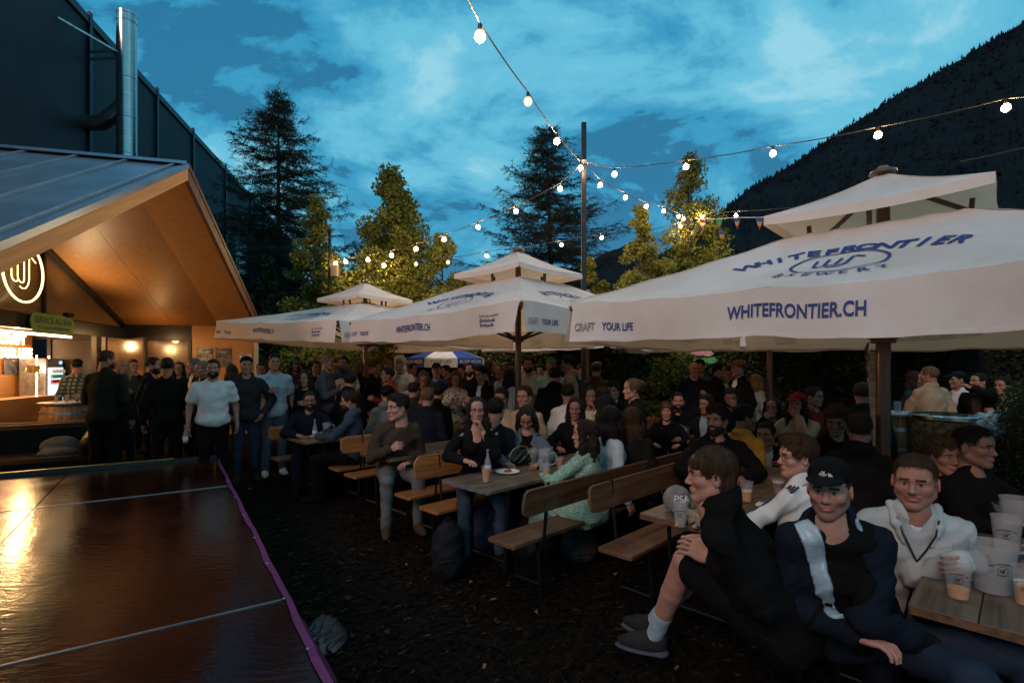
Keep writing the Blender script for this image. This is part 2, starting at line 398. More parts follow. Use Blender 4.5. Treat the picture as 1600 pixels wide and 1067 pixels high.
def get_head(v, h):
    if (v, h) not in _heads: _heads[(v, h)] = head_mesh(v, h)
    return _heads[(v, h)]
# ---- hand: wrist at the origin, fingers along +x, thumb on +y, back of the hand +z
def hand_prims(curl):
    P = [CAP((-.03, 0, 0), (.01, 0, 0), .024, .024, .01), ELL((.045, .0, 0), (.045, .040, .0155), .012), CAP((.02, .022, -.004), (.075, .028, 0), .013, .0105, .012), CAP((.02, -.024, -.004), (.075, -.028, 0), .013, .0095, .012)]
    for y, l, sp in ((.030, .072, .10), (.0105, .080, .03), (-.0095, .075, -.04), (-.029, .060, -.12)):
        p = np.array([.080, y, .001]); a = -.12 - curl*.55
        for i, f in enumerate((.45, .31, .24)):
            d = np.array([math.cos(a), math.sin(sp)*math.cos(a), math.sin(a)])
            q = p + d * l * f; r0 = (.0089, .0080, .0073)[i]
            P.append(CAP(p, q, r0, r0 - .0008, .0015)); p = q; a -= curl * .85 + .10
    c = curl
    P += [CAP((.020, .028, -.006), (.048, .052, -.010 - .012*c), .0145, .0118, .01), CAP((.048, .052, -.010 - .012*c), (.078, .056 - .022*c, -.014 - .026*c), .0115, .0092, .003), CAP((.078, .056 - .022*c, -.014 - .026*c), (.098, .052 - .036*c, -.017 - .034*c), .0092, .0078, .003)]
    return P
_hands = {}
def get_hand(curl, h):
    k = (curl, h)
    if k not in _hands: _hands[k] = sdf_mesh(hand_prims(curl), h)
    return _hands[k]
# ---- hair, caps, beards, glasses as meshes in head coordinates
_extra = {}
def add_strands(kind, V, F, h):
    """loose locks lying over the hair so that it has no hard outline"""
    if kind in ('cap', 'capback', 'beanie', 'hood', 'tash', 'bald') or len(F) == 0: return V, F
    g = np.random.default_rng(len(V)); near = h < .005; mid = h < .007
    n = 5200 if near else (1900 if mid else 700)
    if kind == 'beard': n = int(n*.5)
    a = V[F[:, 1]] - V[F[:, 0]]; b_ = V[F[:, 3]] - V[F[:, 0]]; nr = np.cross(a, b_); ar = np.linalg.norm(nr, axis=1); nr /= np.maximum(ar, 1e-12)[:, None]
    i = g.choice(len(F), n, p=ar/ar.sum()); w = g.random((n, 4)); w /= w.sum(1)[:, None]
    p = (V[F[i]]*w[:, :, None]).sum(1); nn_ = nr[i]
    long_ = kind.startswith('long') or kind in ('bob', 'bun')
    if kind == 'beard': fl = np.tile([0, .35, -1.], (n, 1)); L_ = g.uniform(.006, .013, n)
    else:
        cr_ = np.array([0.01, -.045, .13]); fl = p - cr_; fl[:, 2] -= .02
        if kind in ('fringe', 'quiff'): fl[:, 1] += .03
        L_ = g.uniform(.018, .040, n) if not long_ else g.uniform(.05, .12, n)
        if long_: fl = fl*.5 + np.array([0, 0, -.09])
        if kind in ('curly', 'messy', 'longwave'): fl = fl + g.normal(0, .07 if kind != 'longwave' else .03, (n, 3)); L_ = L_*.8
        if kind == 'buzz': L_ = L_*.25
    fl = fl + g.normal(0, .018, (n, 3))
    fl -= nn_*(fl*nn_).sum(1)[:, None]; fl /= np.maximum(np.linalg.norm(fl, axis=1), 1e-9)[:, None]
    sd = np.cross(nn_, fl); wd = (.0007 if near else (.0013 if mid else .002))*g.uniform(.7, 1.4, n)[:, None]; L_ = L_[:, None]
    lift = g.uniform(.0005, .0045, n)[:, None]*(1.6 if kind in ('curly', 'messy') else 1)
    p0 = p - nn_*.001; p1 = p + fl*L_*.5 + nn_*lift*1.2; p2 = p + fl*L_ + nn_*lift*.4 - nn_*(L_**2)*4
    bad = np.zeros(n, bool); zl = .072 if long_ else (.030 if kind == 'fringe' else .048)
    if kind != 'beard':
        for q_ in (p0, p1, p2): bad |= (q_[:, 1] > (.040 if long_ else .06)) & (np.abs(q_[:, 0]) < .066) & (q_[:, 2] < zl)
    p0, p1, p2, sd, wd, L_ = p0[~bad], p1[~bad], p2[~bad], sd[~bad], wd[~bad], L_[~bad]; n = len(p0)
    Q_ = np.stack([p0 - sd*wd, p0 + sd*wd, p1 + sd*wd*.8, p1 - sd*wd*.8, p2 + sd*wd*.15, p2 - sd*wd*.15], 1).reshape(-1, 3)
    k = len(V) + 6*np.arange(n)[:, None]
    return np.concatenate([V, Q_]), np.concatenate([F, np.concatenate([k + np.array([[0, 1, 2, 3]]), k + np.array([[3, 2, 4, 5]])])])
def extra_mesh(kind, h):
    k = (kind, h)
    if k in _extra: return _extra[k]
    cut = lambda dz=0., y0=.055: [ELL((0, .118 + (y0-.055), -.035 + dz), (.072, .075, .085), .012, None, 's')]
    ear = [ELL((s*.088, .004, -.03), (.03, .03, .040), .006, None, 's') for s in (-1, 1)]
    low = [ELL((0, .03, -.125), (.12, .085, .075), .01, None, 's'), ELL((0, -.05, -.19), (.14, .14, .09), .01, None, 's')]
    disp = strands(.0022, 1.3)
    if kind == 'short': P = [ELL((0, -.014, .042), (.083, .101, .090), .01), ELL((0, .02, .088), (.062, .062, .038), .02)] + cut(.004) + low + ear
    elif kind == 'buzz': P = [ELL((0, -.013, .038), (.0795, .0985, .086), .01)] + cut(.0) + low + ear; disp = curls(.0006)
    elif kind == 'quiff': P = [ELL((0, -.014, .044), (.083, .101, .090), .01), CAP((-.04, .055, .098), (.04, .058, .102), .028, .028, .03), ELL((0, .0, .105), (.062, .075, .035), .02)] + cut(.012) + low + ear; disp = strands(.0035, 2.)
    elif kind == 'fringe': P = [ELL((0, -.014, .042), (.083, .101, .089), .01), CAP((-.042, .066, .055), (.042, .070, .053), .021, .021, .03), ELL((0, -.04, -.02), (.076, .064, .070), .02)] + [ELL((0, .118, -.055), (.075, .07, .088), .01, None, 's')] + low + ear; disp = strands(.0035, .4)
    elif kind == 'curly': P = [ELL((0, -.012, .052), (.093, .108, .098), .01), ELL((0, .03, .105), (.075, .07, .045), .02)] + cut(.006) + low + ear; disp = curls(.0065)
    elif kind == 'messy': P = [ELL((0, -.012, .048), (.089, .106, .095), .01), ELL((.01, .035, .10), (.07, .06, .042), .02)] + cut(.004) + low + ear; disp = curls(.0045, 1.0, .7)
    elif kind in ('long', 'longwave', 'longthin'):
        wv = kind == 'longwave'; e = .008 if wv else 0
        P = [ELL((0, -.014, .042), (.085+e, .103, .091), .01), ELL((0, -.05, -.06), (.088+e, .06, .12), .03)]
        for s in (-1, 1):
            P += [CAP((s*.070, .030, .045), (s*.083, .018, -.09), .026+e, .030+e, .02), CAP((s*.083, .018, -.09), (s*.088, .036, -.27), .032+e, .022, .02), CAP((s*.06, -.05, -.1), (s*.075, -.05, -.30), .045+e, .028, .03)]
        P += [CAP((0, -.07, -.1), (0, -.085, -.32), .055+e, .035, .03), ELL((0, .135, -.04), (.058, .085, .098), .008, None, 's'), CAP((0, .03, -.13), (0, .06, -.40), .052, .06, .01, 's')]
        disp = strands(.0042, 1.0) if not wv else curls(.006, .3, .45)
    elif kind == 'bun': P = [ELL((0, -.014, .042), (.083, .101, .089), .01), ELL((0, -.10, .065), (.045, .045, .042), .01), CAP((.06, .03, .0), (.064, .035, -.09), .012, .006, .01)] + cut(.002) + low + ear; disp = strands(.003, 1.)
    elif kind == 'bob': P = [ELL((0, -.014, .044), (.090, .104, .093), .01), ELL((0, -.03, -.04), (.098, .08, .095), .03), CAP((-.05, .07, .055), (.05, .07, .055), .022, .022, .02)] + [ELL((0, .135, -.055), (.058, .085, .092), .008, None, 's'), ELL((0, .03, -.16), (.07, .12, .06), .01, None, 's')]; disp = strands(.004, 2.)
    elif kind == 'cap': P = [ELL((0, -.012, .062), (.086, .104, .078), .01), ELL((0, -.012, -.035), (.2, .2, .085), .002, None, 's'), ELL((0, .118, .060), (.072, .070, .0075), .006, rotm(0, .16))]; disp = None
    elif kind == 'capback': P = [ELL((0, -.012, .062), (.086, .104, .078), .01), ELL((0, -.012, -.035), (.2, .2, .085), .002, None, 's'), ELL((0, -.135, .052), (.068, .060, .0075), .006, rotm(0, -.16))]; disp = None
    elif kind == 'beanie': P = [ELL((0, -.012, .056), (.089, .107, .092), .01), ELL((0, .0, -.055), (.2, .2, .095), .002, None, 's')]; disp = strands(.002, 1, .6)
    elif kind == 'hood': P = [ELL((0, -.020, .038), (.108, .118, .112), .02), ELL((0, -.03, -.09), (.105, .10, .11), .04), ELL((0, .125, -.02), (.074, .11, .112), .02, None, 's')]; disp = folds(.004)
    elif kind == 'beard': P = [ELL((0, .026, -.072), (.070, .066, .052), .02), ELL((0, .070, -.108), (.034, .028, .024), .02), ELL((0, .072, -.050), (.034, .030, .010), .01), ELL((0, .108, -.0665), (.021, .040, .0085), .004, None, 's'), ELL((0, .11, -.012), (.060, .075, .036), .01, None, 's'), ELL((0, -.06, -.06), (.1, .055, .1), .01, None, 's'), ELL((0, .0, .03), (.12, .12, .065), .01, None, 's')]; disp = curls(.0014)
    elif kind == 'tash': P = [CAP((-.031, .083, -.063), (-.004, .0965, -.0535), .0022, .0040, .004), CAP((.031, .083, -.063), (.004, .0965, -.0535), .0022, .0040, .004)]; disp = None
    elif kind == 'bald': P = [ELL((0, -.05, .0), (.078, .058, .03), .01)] + ear; disp = curls(.0005)
    V, F = sdf_mesh(P, h, disp)
    V, F = add_strands(kind, V, F, h)
    me = mesh_np(kind + '_hair', V, F)
    _extra[k] = me
    return me
def glasses_mesh():
    if 'g' in _extra: return _extra['g']
    b = MB()
    for s in (-1, 1):
        pts = [(s*.033 + .023*math.cos(t), .098 - .006*abs(math.cos(t)), .001 + .018*math.sin(t)) for t in np.linspace(0, 2*PI, 17)]
        b.tube(pts, .0016, 5, False); b.tube([(s*.056, .093, .004), (s*.079, .06, .004), (s*.082, -.01, .0)], .0015, 5)
    b.tube([(-.010, .099, .004), (.010, .099, .004)], .0016, 5)
    _extra['g'] = b.mesh('glasses', True); return _extra['g']
# ============================================================ people
def skinmat(name, c):
    m = mat(name, (c[0]*.92, c[1]*.84, c[2]*.82), 0.56, 0, 0.10, 17, bump=0.12, bscale=260, spec=0.32, col2=(c[0]*1.12, c[1]*1.10, c[2]*1.08), detail=9)
    b = bs(m); b.inputs['Subsurface Weight'].default_value = 0.06; b.inputs['Subsurface Radius'].default_value = (.6, .2, .1); b.inputs['Subsurface Scale'].default_value = 0.01
    return m
SK = {'pale': skinmat('pale_skin', (.38, .20, .15)), 'fair': skinmat('fair_skin', (.31, .155, .11)), 'tan': skinmat('tan_skin', (.24, .118, .077)), 'brown': skinmat('brown_skin', (.22, .11, .07)), 'dark': skinmat('dark_skin', (.10, .05, .033))}
STUB = {k: skinmat(k + '_stubble', tuple(c*.52 for c in v)) for k, v in (('pale', (.44, .24, .18)), ('fair', (.36, .19, .135)), ('tan', (.28, .145, .095)), ('brown', (.22, .11, .07)), ('dark', (.1, .05, .03)))}
LIP = mat('lips', (.30, .10, .085), .4, 0, .1, 30); EYEW = mat('eye_white', (.42, .385, .36), .12, 0, 0); IRIS = mat('iris', (.025, .018, .014), .1, 0, 0)
def hairmat(name, c):
    return mat(name, c, 0.62, 0, 0.5, 9, bump=0.7, bscale=26, stretch=(9, 9, 0.9), spec=.18)
HR = {'black': hairmat('black_hair', (.010, .008, .008)), 'dark': hairmat('dark_brown_hair', (.022, .013, .009)), 'brown': hairmat('brown_hair', (.055, .028, .015)), 'light': hairmat('light_brown_hair', (.13, .072, .038)),
      'blond': hairmat('blond_hair', (.34, .21, .10)), 'red': hairmat('auburn_hair', (.13, .045, .018)), 'grey': hairmat('grey_hair', (.17, .15, .135))}
_cloth = {}
CC = dict(black=(.0045, .0042, .0045), offblack=(.008, .0075, .008), navy=(.0065, .0088, .0155), darkgreen=(.011, .015, .010), charcoal=(.022, .021, .022), grey=(.10, .10, .10), greyblue=(.06, .07, .09), white=(.55, .55, .55), cream=(.42, .37, .29),
          palegrey=(.36, .39, .40), olive=(.040, .040, .026), brown=(.045, .030, .022), beige=(.30, .22, .14), denim=(.032, .043, .066), bluejean=(.018, .027, .046), palejean=(.055, .078, .112), denimtop=(.085, .105, .13), lightblue=(.30, .37, .43), red=(.22, .018, .018),
          purple=(.055, .035, .10), blue=(.016, .045, .10), teal=(.012, .03, .036), yellow=(.42, .21, .03), pink=(.40, .25, .24), green=(.03, .16, .075), rust=(.22, .07, .03), lilac=(.25, .25, .42), mint=(.35, .46, .42))
def cloth(c):
    if c in _cloth: return _cloth[c]
    base = CC[c] if isinstance(c, str) else c
    m = mat('cloth_' + (c if isinstance(c, str) else 'mix'), base, 0.9, 0, 0.16, 5, bump=0.22, bscale=320, spec=.10)
    _cloth[c] = m; return m
def nodes_pattern(name, kind, c1, c2, scale):
    m = newmat(name); T = m.node_tree; b = bs(m); nn = T.nodes.new; lk = T.links.new
    b.inputs['Roughness'].default_value = .8
    t = nn('ShaderNodeTexCoord')
    if kind == 'plaid':
        rp1 = nn('ShaderNodeTexWave'); rp1.bands_direction = 'Z'; rp1.inputs['Scale'].default_value = scale; lk(t.outputs['Object'], rp1.inputs[0])
        rp2 = nn('ShaderNodeTexWave'); rp2.bands_direction = 'X'; rp2.inputs['Scale'].default_value = scale; lk(t.outputs['Object'], rp2.inputs[0])
        mx = nn('ShaderNodeMath'); mx.operation = 'MULTIPLY'; lk(rp1.outputs['Fac'], mx.inputs[0]); lk(rp2.outputs['Fac'], mx.inputs[1]); f = mx.outputs[0]
    else:
        v = nn('ShaderNodeTexVoronoi'); v.inputs['Scale'].default_value = scale; lk(t.outputs['Object'], v.inputs[0]); f = v.outputs['Distance']
    r = nn('ShaderNodeValToRGB'); lk(f, r.inputs[0]); r.color_ramp.elements[0].color = (*c1, 1); r.color_ramp.elements[1].color = (*c2, 1)
    r.color_ramp.elements[0].position = .25; r.color_ramp.elements[1].position = .55 if kind != 'plaid' else .5
    lk(r.outputs[0], b.inputs['Base Color']); return m
_cloth['plaid'] = nodes_pattern('green_plaid_cloth', 'plaid', (.025, .04, .03), (.20, .22, .17), 4.5)
_cloth['leafy'] = nodes_pattern('green_patterned_cloth', 'vor', (.010, .085, .045), (.24, .36, .29), 95)
_cloth['check'] = nodes_pattern('patterned_blouse_cloth', 'vor', (.05, .05, .04), (.40, .35, .28), 26)
def N3(v): v = np.array(v, float); return v / max(np.linalg.norm(v), 1e-9)
def ik(S0, T, a, b, pole):
    d = T - S0; l = np.linalg.norm(d); mx = (a + b) * .995
    if l > mx: T = S0 + d / l * mx; d = T - S0; l = mx
    l = max(l, abs(a - b) + .02); u = d / max(np.linalg.norm(d), 1e-9)
    x = (a*a - b*b + l*l) / (2*l); h = math.sqrt(max(a*a - x*x, 0))
    p = pole - u * (pole @ u); p = N3(p)
    return S0 + u * x + p * h, T
PEOPLE = []
def person(label, px, py, D, az, *a, hsc=1.0, **k):
    return person_(label, px, py, D, az, *a, hsc=hsc, **k)
def person_(label, px, py, D, az, head=None, pitch=0.0, roll=0.0, sex='m', hair='short', hc='dark', skin='fair', top='sweater', tc='black', inner='white', legs='trousers', lc='black', arms=('down', 'down'), sit=False, lean=0.04,
           beard=None, glasses=False, cap=None, capc='black', build=1.0, pelvis=None, knees=None, feet=None, group=None, hv=None, shoes='black', res=None, extras=None, hsc=1.0):
    if cap and hair in ('short', 'quiff', 'messy', 'curly'): hair = 'buzz'
    Hc = np.array(at(px, py, D)); near = 0 if D < 3.3 else (1 if D < 5.6 else 2)
    if res is not None: near = res
    h = (.0072, .0135, .020)[near]; hh = (.0030, .0046, .0072)[near]; hhd = (.0034, .0050, .0072)[near]
    vcor = math.degrees(math.atan2(Hc[0], Hc[1]))
    a = R(az - vcor); f = np.array([math.sin(a), -math.cos(a), 0.]); r = np.array([-math.cos(a), -math.sin(a), 0.]); z = np.array([0, 0, 1.])
    hd = az if head is None else head; ha = R(hd - vcor); hf = np.array([math.sin(ha), -math.cos(ha), 0.])
    s = 1.0 if sex == 'm' else .95
    if not sit: s = Hc[2] / 1.60; s = min(max(s, .86), 1.12)
    U = f * math.sin(lean) + z * math.cos(lean); Ff = f * math.cos(lean) - z * math.sin(lean)
    if pelvis is None:
        Pv = Hc - U * .535 * s - z * .135 * s - f * .025
        if not sit: Pv[2] = .93 * s
    else:
        Pv = np.array(pelvis, float)
        nb = Hc - z * .135 - Pv; U = N3(nb); s = np.linalg.norm(nb) / .535; Ff = N3(np.cross(U, r)) ; Ff = Ff if Ff @ f > 0 else -Ff
    root = np.array([Pv[0], Pv[1], 0.])
    O = root
    Rb = np.column_stack([r, Ff, U])
    fem = sex == 'f'; sw = (.158 if not fem else .138) * s * build
    bw = build
    p0 = Pv - O; Hl = Hc - O
    nk = Hl - z * .11 * s - hf * .035; nbse = p0 + U * .50 * s
    J = {}
    for i, sd in enumerate((-1, 1)):
        Sh = p0 + U * .432 * s + r * sd * sw; J['S', sd] = Sh
        spec = arms[0] if sd == -1 else arms[1]
        hdir = None; hn = None; curl = .35; pole = -z * .8 - f * .5 + r * sd * .5
        if spec == 'down': T = Sh + r*sd*.09*s + f*.05 - z*.50*s; hn = r*sd; pole = -f + r*sd*.3
        elif spec == 'pocket': T = p0 + r*sd*.20*bw + f*.10 + z*.0; pole = -f*.6 + r*sd; hn = r*sd
        elif spec == 'fold': T = p0 + U*.26*s + f*.23*bw - r*sd*.04 + z*(.02 if sd > 0 else -.01); pole = -z + r*sd; hn = f; curl = .5; hdir = -r*sd
        elif spec == 'hold': T = p0 + U*.27*s + f*.27 + r*sd*.10; hn = r*sd; curl = .75; hdir = N3(f*.7 - r*sd*.5 + z*.3); pole = -z + r*sd*.5
        elif spec == 'table': T = p0 + f*.40 + r*sd*.15 + z*.25; hn = z; hdir = N3(f - r*sd*.5); pole = -z*.6 + r*sd*.9; curl = .25
        elif spec == 'clasp': T = p0 + f*.36 + r*sd*.055 + z*.20; hn = z*.6 + r*sd*.6; hdir = N3(f*.5 - r*sd*.85); pole = -z*.6 + r*sd*.9; curl = .6
        elif spec == 'lap': T = p0 + f*.26 + r*sd*.10 + z*.09; hn = z; hdir = N3(f*.5 - r*sd*.6); curl = .4
        elif spec == 'chin': T = Hl + hf*.10 - z*.175 + r*sd*.045; hn = f*.3 + r*sd; hdir = N3(z*.8 - r*sd*.3 + f*.1); curl = .7; pole = -z + f*.4 + r*sd*.5
        elif spec == 'mouth': T = Hl + hf*.14 - z*.13 + r*sd*.06; hn = f; hdir = N3(z*.7 - r*sd*.7); curl = .6; pole = -z + r*sd*.6
        elif spec == 'drink': T = Hl + hf*.17 - z*.09 + r*sd*.07; hn = r*sd; hdir = N3(hf*.1 + z*.5 - r*sd*.6); curl = .8; pole = -z*.4 + r*sd
        elif spec == 'cheek': T = Hl + hf*.06 - z*.15 + r*sd*.10; hn = r*sd; hdir = N3(z*.95 - r*sd*.15); curl = .8; pole = -z + f*.5 + r*sd*.3
        else:
            T = np.array(spec[0], float) - O
            if len(spec) > 1 and spec[1] is not None: hdir = N3(spec[1])
            if len(spec) > 2 and spec[2] is not None: hn = np.array(spec[2], float)
            if len(spec) > 3: curl = spec[3]
            if len(spec) > 4: pole = np.array(spec[4], float)
        la, lb = .285 * s, .255 * s
        E_, T = ik(Sh, T, la, lb, pole)
        J['E', sd] = E_; J['W', sd] = T
        fd = N3(T - E_); hd_ = fd if hdir is None else hdir
        hn = z if hn is None else hn
        hn = N3(hn - hd_ * (hn @ hd_)); J['H', sd] = (hd_, hn, curl)
        Hp = p0 + r * sd * .088 * s - U * .03; J['P', sd] = Hp
        if sit:
            K = Hp + f * .43 * s + r * sd * .07 + z * .0; K[2] = max(K[2], .44)
            An = K.copy() - f * .02; An[2] = .09
            if K[2] - .09 > .46: K[2] = .55
            if K[2] < .5: K[2] = .5
        else:
            An = Hp + r * sd * .03; An[2] = .09; An += f * (.03 if sd > 0 else -.03); K = (Hp + An) / 2 + f * .03; K[2] = .49 * s
        if knees is not None: K = np.array(knees[i], float) - O
        if feet is not None: An = np.array(feet[i], float) - O
        J['K', sd] = K; J['A', sd] = An
    g = bw
    def torso(t, kk=.05, up=True):
        fm = .9 if fem else 1.0
        P = [ELL(p0, (.145*s*g*(1.04 if fem else 1) + t, .105*s*g + t, .105*s + t), kk, Rb), ELL(p0 + U*.17*s + Ff*.01, (.118*s*g*fm + t, .088*s*g + t, .15*s + t), kk, Rb), ELL(p0 + U*.335*s, (.140*s*g*fm + t, .098*s*g + t, .155*s + t), kk, Rb)]
        if fem: P += [ELL(p0 + U*.33*s + Ff*.085*g + r*q*.07, (.052 + t, .046 + t, .054 + t), .04, Rb) for q in (-1, 1)]
        P += [CAP(J['S', -1], J['S', 1], .044*s + t*.6, None, .04), CAP(nbse + r*.02, J['S', 1], .040*s + t*.5, .040*s + t*.6, .04), CAP(nbse - r*.02, J['S', -1], .040*s + t*.5, .040*s + t*.6, .04), CAP(nbse - U*.02, nbse + U*.035, .075*s + t*.6, .055*s + t*.5, .05)]
        return P
    # --- body: continuous, with face and fingers
    bp = torso(0) + [CAP(nbse, nk, (.052 if not fem else .043), None, .03)]
    for sd in (-1, 1):
        bp += [CAP(J['S', sd], J['E', sd], .044*s*g, .037*s*g, .02), CAP(J['E', sd], J['W', sd], .038*s*g, .026*s, .01),
               CAP(J['P', sd], J['K', sd], .080*s*g, .052*s, .03), CAP(J['K', sd], J['K', sd]*.6 + J['A', sd]*.4, .052*s, .050*s, .01), CAP(J['K', sd]*.6 + J['A', sd]*.4, J['A', sd], .050*s, .033*s, .01), CAP(J['A', sd], J['A', sd] + f*.08 - z*.045, .033, .022, .01)]
    V, F = sdf_mesh(bp, h * (1.25 if near == 0 else 1.35))
    Vs = [V]; Fs = [F]; Ms = [np.zeros(len(F), int)]; n = len(V)
    hvv = hv or ('f' if fem else 'm')
    hV, hF, hM = get_head(hvv, hh)
    Rh = rotm(math.atan2(-hf[0], hf[1]), pitch, roll); hs = (1.0 if not fem else .96)*hsc
    Vs.append((hV * hs) @ Rh.T + Hl); Fs.append(hF + n); Ms.append(hM); n += len(hV)
    for sd in (-1, 1):
        hd_, hn, curl = J['H', sd]; cu = .25 if curl < .3 else (.5 if curl < .62 else .8)
        kV, kF = get_hand(cu, hhd)
        yv = np.cross(hn, hd_)     # +y for a hand whose back is hn
        # the thumb must sit on the inner side: for the person's right hand (sd=+1) thumb side = cross(hd, hn) sign
        sy = 1 if sd > 0 else -1
        B = np.column_stack([hd_, yv, hn])
        kk = kV.copy()
        kk[:, 1] *= sy
        ff = kF if sy > 0 else kF[:, ::-1]
        sc = s * (1.0 if not fem else .9)
        Vs.append((kk * sc) @ B.T + J['W', sd] + hd_ * .012); Fs.append(ff + n); Ms.append(np.zeros(len(ff), int)); n += len(kk)
    me = mesh_np('person_body', np.concatenate(Vs), np.concatenate(Fs), True, [SK[skin], LIP if skin in ('pale', 'fair') else LIP, EYEW, IRIS, HR[hc if hc not in ('grey', 'blond') else 'brown'], STUB[skin] if beard == 'stubble' else SK[skin]], np.concatenate(Ms))
    e = empty('person', tuple(root), 0, label, 'person', group)
    link('body', me, e)
    # --- head wear
    Mh = Matrix.Translation(Vector(Hl)) @ Matrix((tuple(Rh[0]), tuple(Rh[1]), tuple(Rh[2]))).to_4x4() @ Matrix.Scale(hs, 4)
    hx = (.0042, .006, .0085)[near]
    if hair: link('hair', extra_mesh(hair, hx), e, HR[hc], mtx=Mh)
    if beard and beard != 'stubble': link('beard', extra_mesh('beard' if beard is not True else 'beard', hx * .8), e, HR[beard if isinstance(beard, str) and beard in HR else hc], mtx=Mh)
    if cap: link({'cap': 'cap', 'capback': 'cap', 'beanie': 'beanie', 'hood': 'hood'}[cap], extra_mesh(cap, hx), e, cloth(capc), mtx=Mh)
    if glasses: link('glasses', glasses_mesh(), e, M_['black_plastic'], mtx=Mh)
    # --- clothes
    ph = random.random() * 6; am = (.0118, .0115, .010)[near]
    gd = folds(am, 1.0, ph)
    th = {'tee': .014, 'shirt': .014, 'sweater': .016, 'hoodie': .021, 'jacket': .022, 'puffer': .036, 'dress': .014, 'openjacket': .024, 'tank': .010, 'vjacket': .026}[top]
    tp = torso(th)
    if top != 'vest':
        for sd in (-1, 1):
            A_, B_, C_ = J['S', sd], J['E', sd], J['W', sd]
            ra = (.044*s*g + th, .041*s*g + th*.9, .031*s + th*.75)
            if top == 'tee':
                m = A_ + (B_ - A_) * .62; tp += [CAP(A_, m, ra[0], ra[0] + .008, .03)]
            else:
                w_ = C_ - N3(C_ - B_) * .015; tp += [CAP(A_, B_, ra[0] - .004, ra[1], .018), CAP(B_, w_, ra[1], ra[2], .010)]
    if not fem or top in ('hoodie', 'jacket', 'vjacket', 'openjacket', 'puffer', 'sweater'): tp += [CAP(p0 + U*.02, p0 + U*.30*s, (.095*s*g + th), (.10*s*g + th), .07), CAP(p0 + U*.0 - r*.06, p0 + U*.3*s - r*.06, .085*s*g + th, .085*s*g + th, .05), CAP(p0 + U*.0 + r*.06, p0 + U*.3*s + r*.06, .085*s*g + th, .085*s*g + th, .05)]
    tp += [ELL(p0 - U*.02, (.150*s*g + th, .110*s*g + th, .110*s + th*.5), .05, Rb)]
    nkc = nk + z * .01
    hdz = []
    if top in ('hoodie', 'jacket', 'openjacket', 'puffer', 'vjacket'):
        tp += [ELL(nbse + U*.035*s - Ff*.055, (.105*s, .075*s, .062*s), .03, Rb)] if top == 'hoodie' else [ELL(nbse + U*.035*s - Ff*.01, (.088*s, .085*s, .040*s), .025, Rb)]
    nh = nbse + U*.075*s + Ff*.035; hdz = [CAP(nbse + U*.02 + Ff*.03, nh + U*.12, .054*s if top != 'tank' else .08, .060*s, .012, 's')]
    if top == 'vjacket': hdz += [CAP(nbse + Ff*.11 + U*.06, nbse + Ff*.17 - U*.12, .070, .018, .012, 's')]
    if top in ('openjacket',):
        hdz += [CAP(nbse + Ff*.10 + U*.03, p0 + Ff*(.175*g + (.03 if fem else 0)) - U*.16, .058, .062, .015, 's')] + ([ELL(p0 + U*.33*s + Ff*.16, (.05, .07, .12), .02, Rb, 's')] if fem else [])
    if top == 'tank': hdz += [CAP(nbse + Ff*.10 + U*.06, nbse + Ff*.13 - U*.06, .095, .060, .01, 's')]
    tp2 = [ELL(p0 - U*.19*s, (.5, .5, .10*s), .01, Rb, 's')]
    V, F = sdf_mesh(tp + hdz + tp2, h, gd)
    nm = {'tee': 'tshirt', 'shirt': 'shirt', 'sweater': 'sweater', 'hoodie': 'hoodie', 'jacket': 'jacket', 'openjacket': 'jacket', 'puffer': 'jacket', 'dress': 'dress', 'tank': 'top', 'vjacket': 'jacket'}[top]
    link(nm, mesh_np(nm, V, F), e, cloth(tc))
    if top in ('openjacket', 'vjacket'):
        V, F = sdf_mesh(torso(.012) + [CAP(nbse + U*.03 + Ff*.035, nh + U*.12, .052*s, .058*s, .01, 's')], h * 1.1, folds(.004, 1, ph + 1))
        link('shirt', mesh_np('shirt', V, F), e, cloth(inner))
    # --- legs
    if legs in ('trousers', 'shorts'):
        lp = [ELL(p0 - U*.01, (.146*s*g + .008, .106*s*g + .008, .11*s), .04, Rb)]
        for sd in (-1, 1):
            K, A_ = J['K', sd], J['A', sd]; Hp = J['P', sd]
            if legs == 'trousers': lp += [CAP(Hp, K, .088*s*g + .008, .066*s, .03), CAP(K, A_ + z*.01, .066*s, .052*s, .02)]
            else: lp += [CAP(Hp, Hp + (K - Hp)*.86, .088*s*g + .014, .085*s, .03)]
        if sit: pass
        V, F = sdf_mesh(lp, h, folds(am*.8, 1.0, ph + 2))
        nm = 'jeans' if lc in ('bluejean', 'palejean', 'denim') else legs
        link(nm, mesh_np(nm, V, F), e, cloth(lc))
    elif legs == 'skirt':
        lp = [ELL(p0, (.175*s, .14*s, .13), .04, Rb)]
        for sd in (-1, 1): lp += [CAP(J['P', sd], J['K', sd], .10*s, .105*s, .08), CAP(J['K', sd], J['K', sd]*.5 + J['A', sd]*.5, .10*s, .12*s, .08)]
        V, F = sdf_mesh(lp, h, folds(am, 1.4, ph + 2)); link('skirt', mesh_np('skirt', V, F), e, cloth(lc if lc != 'black' else tc))
    for sd in (-1, 1):
        A_ = J['A', sd]; fr = N3(f + r*sd*.15)
        Rs = np.column_stack([np.cross(fr, z), fr, z])
        V, F = sdf_mesh([ELL(A_ + fr*.07 - z*.048, (.046, .135, .040), .02, Rs), ELL(A_ - z*.015 - fr*.0, (.050, .072, .060), .02, Rs), ELL(A_ + fr*.06 - z*.03, (.044, .09, .045), .02, Rs), ELL(A_ - z*.125, (.3, .4, .045), .003, None, 's')], (.006, .011, .017)[near], None)
        link('shoe', mesh_np('shoe', V, F), e, cloth(shoes))
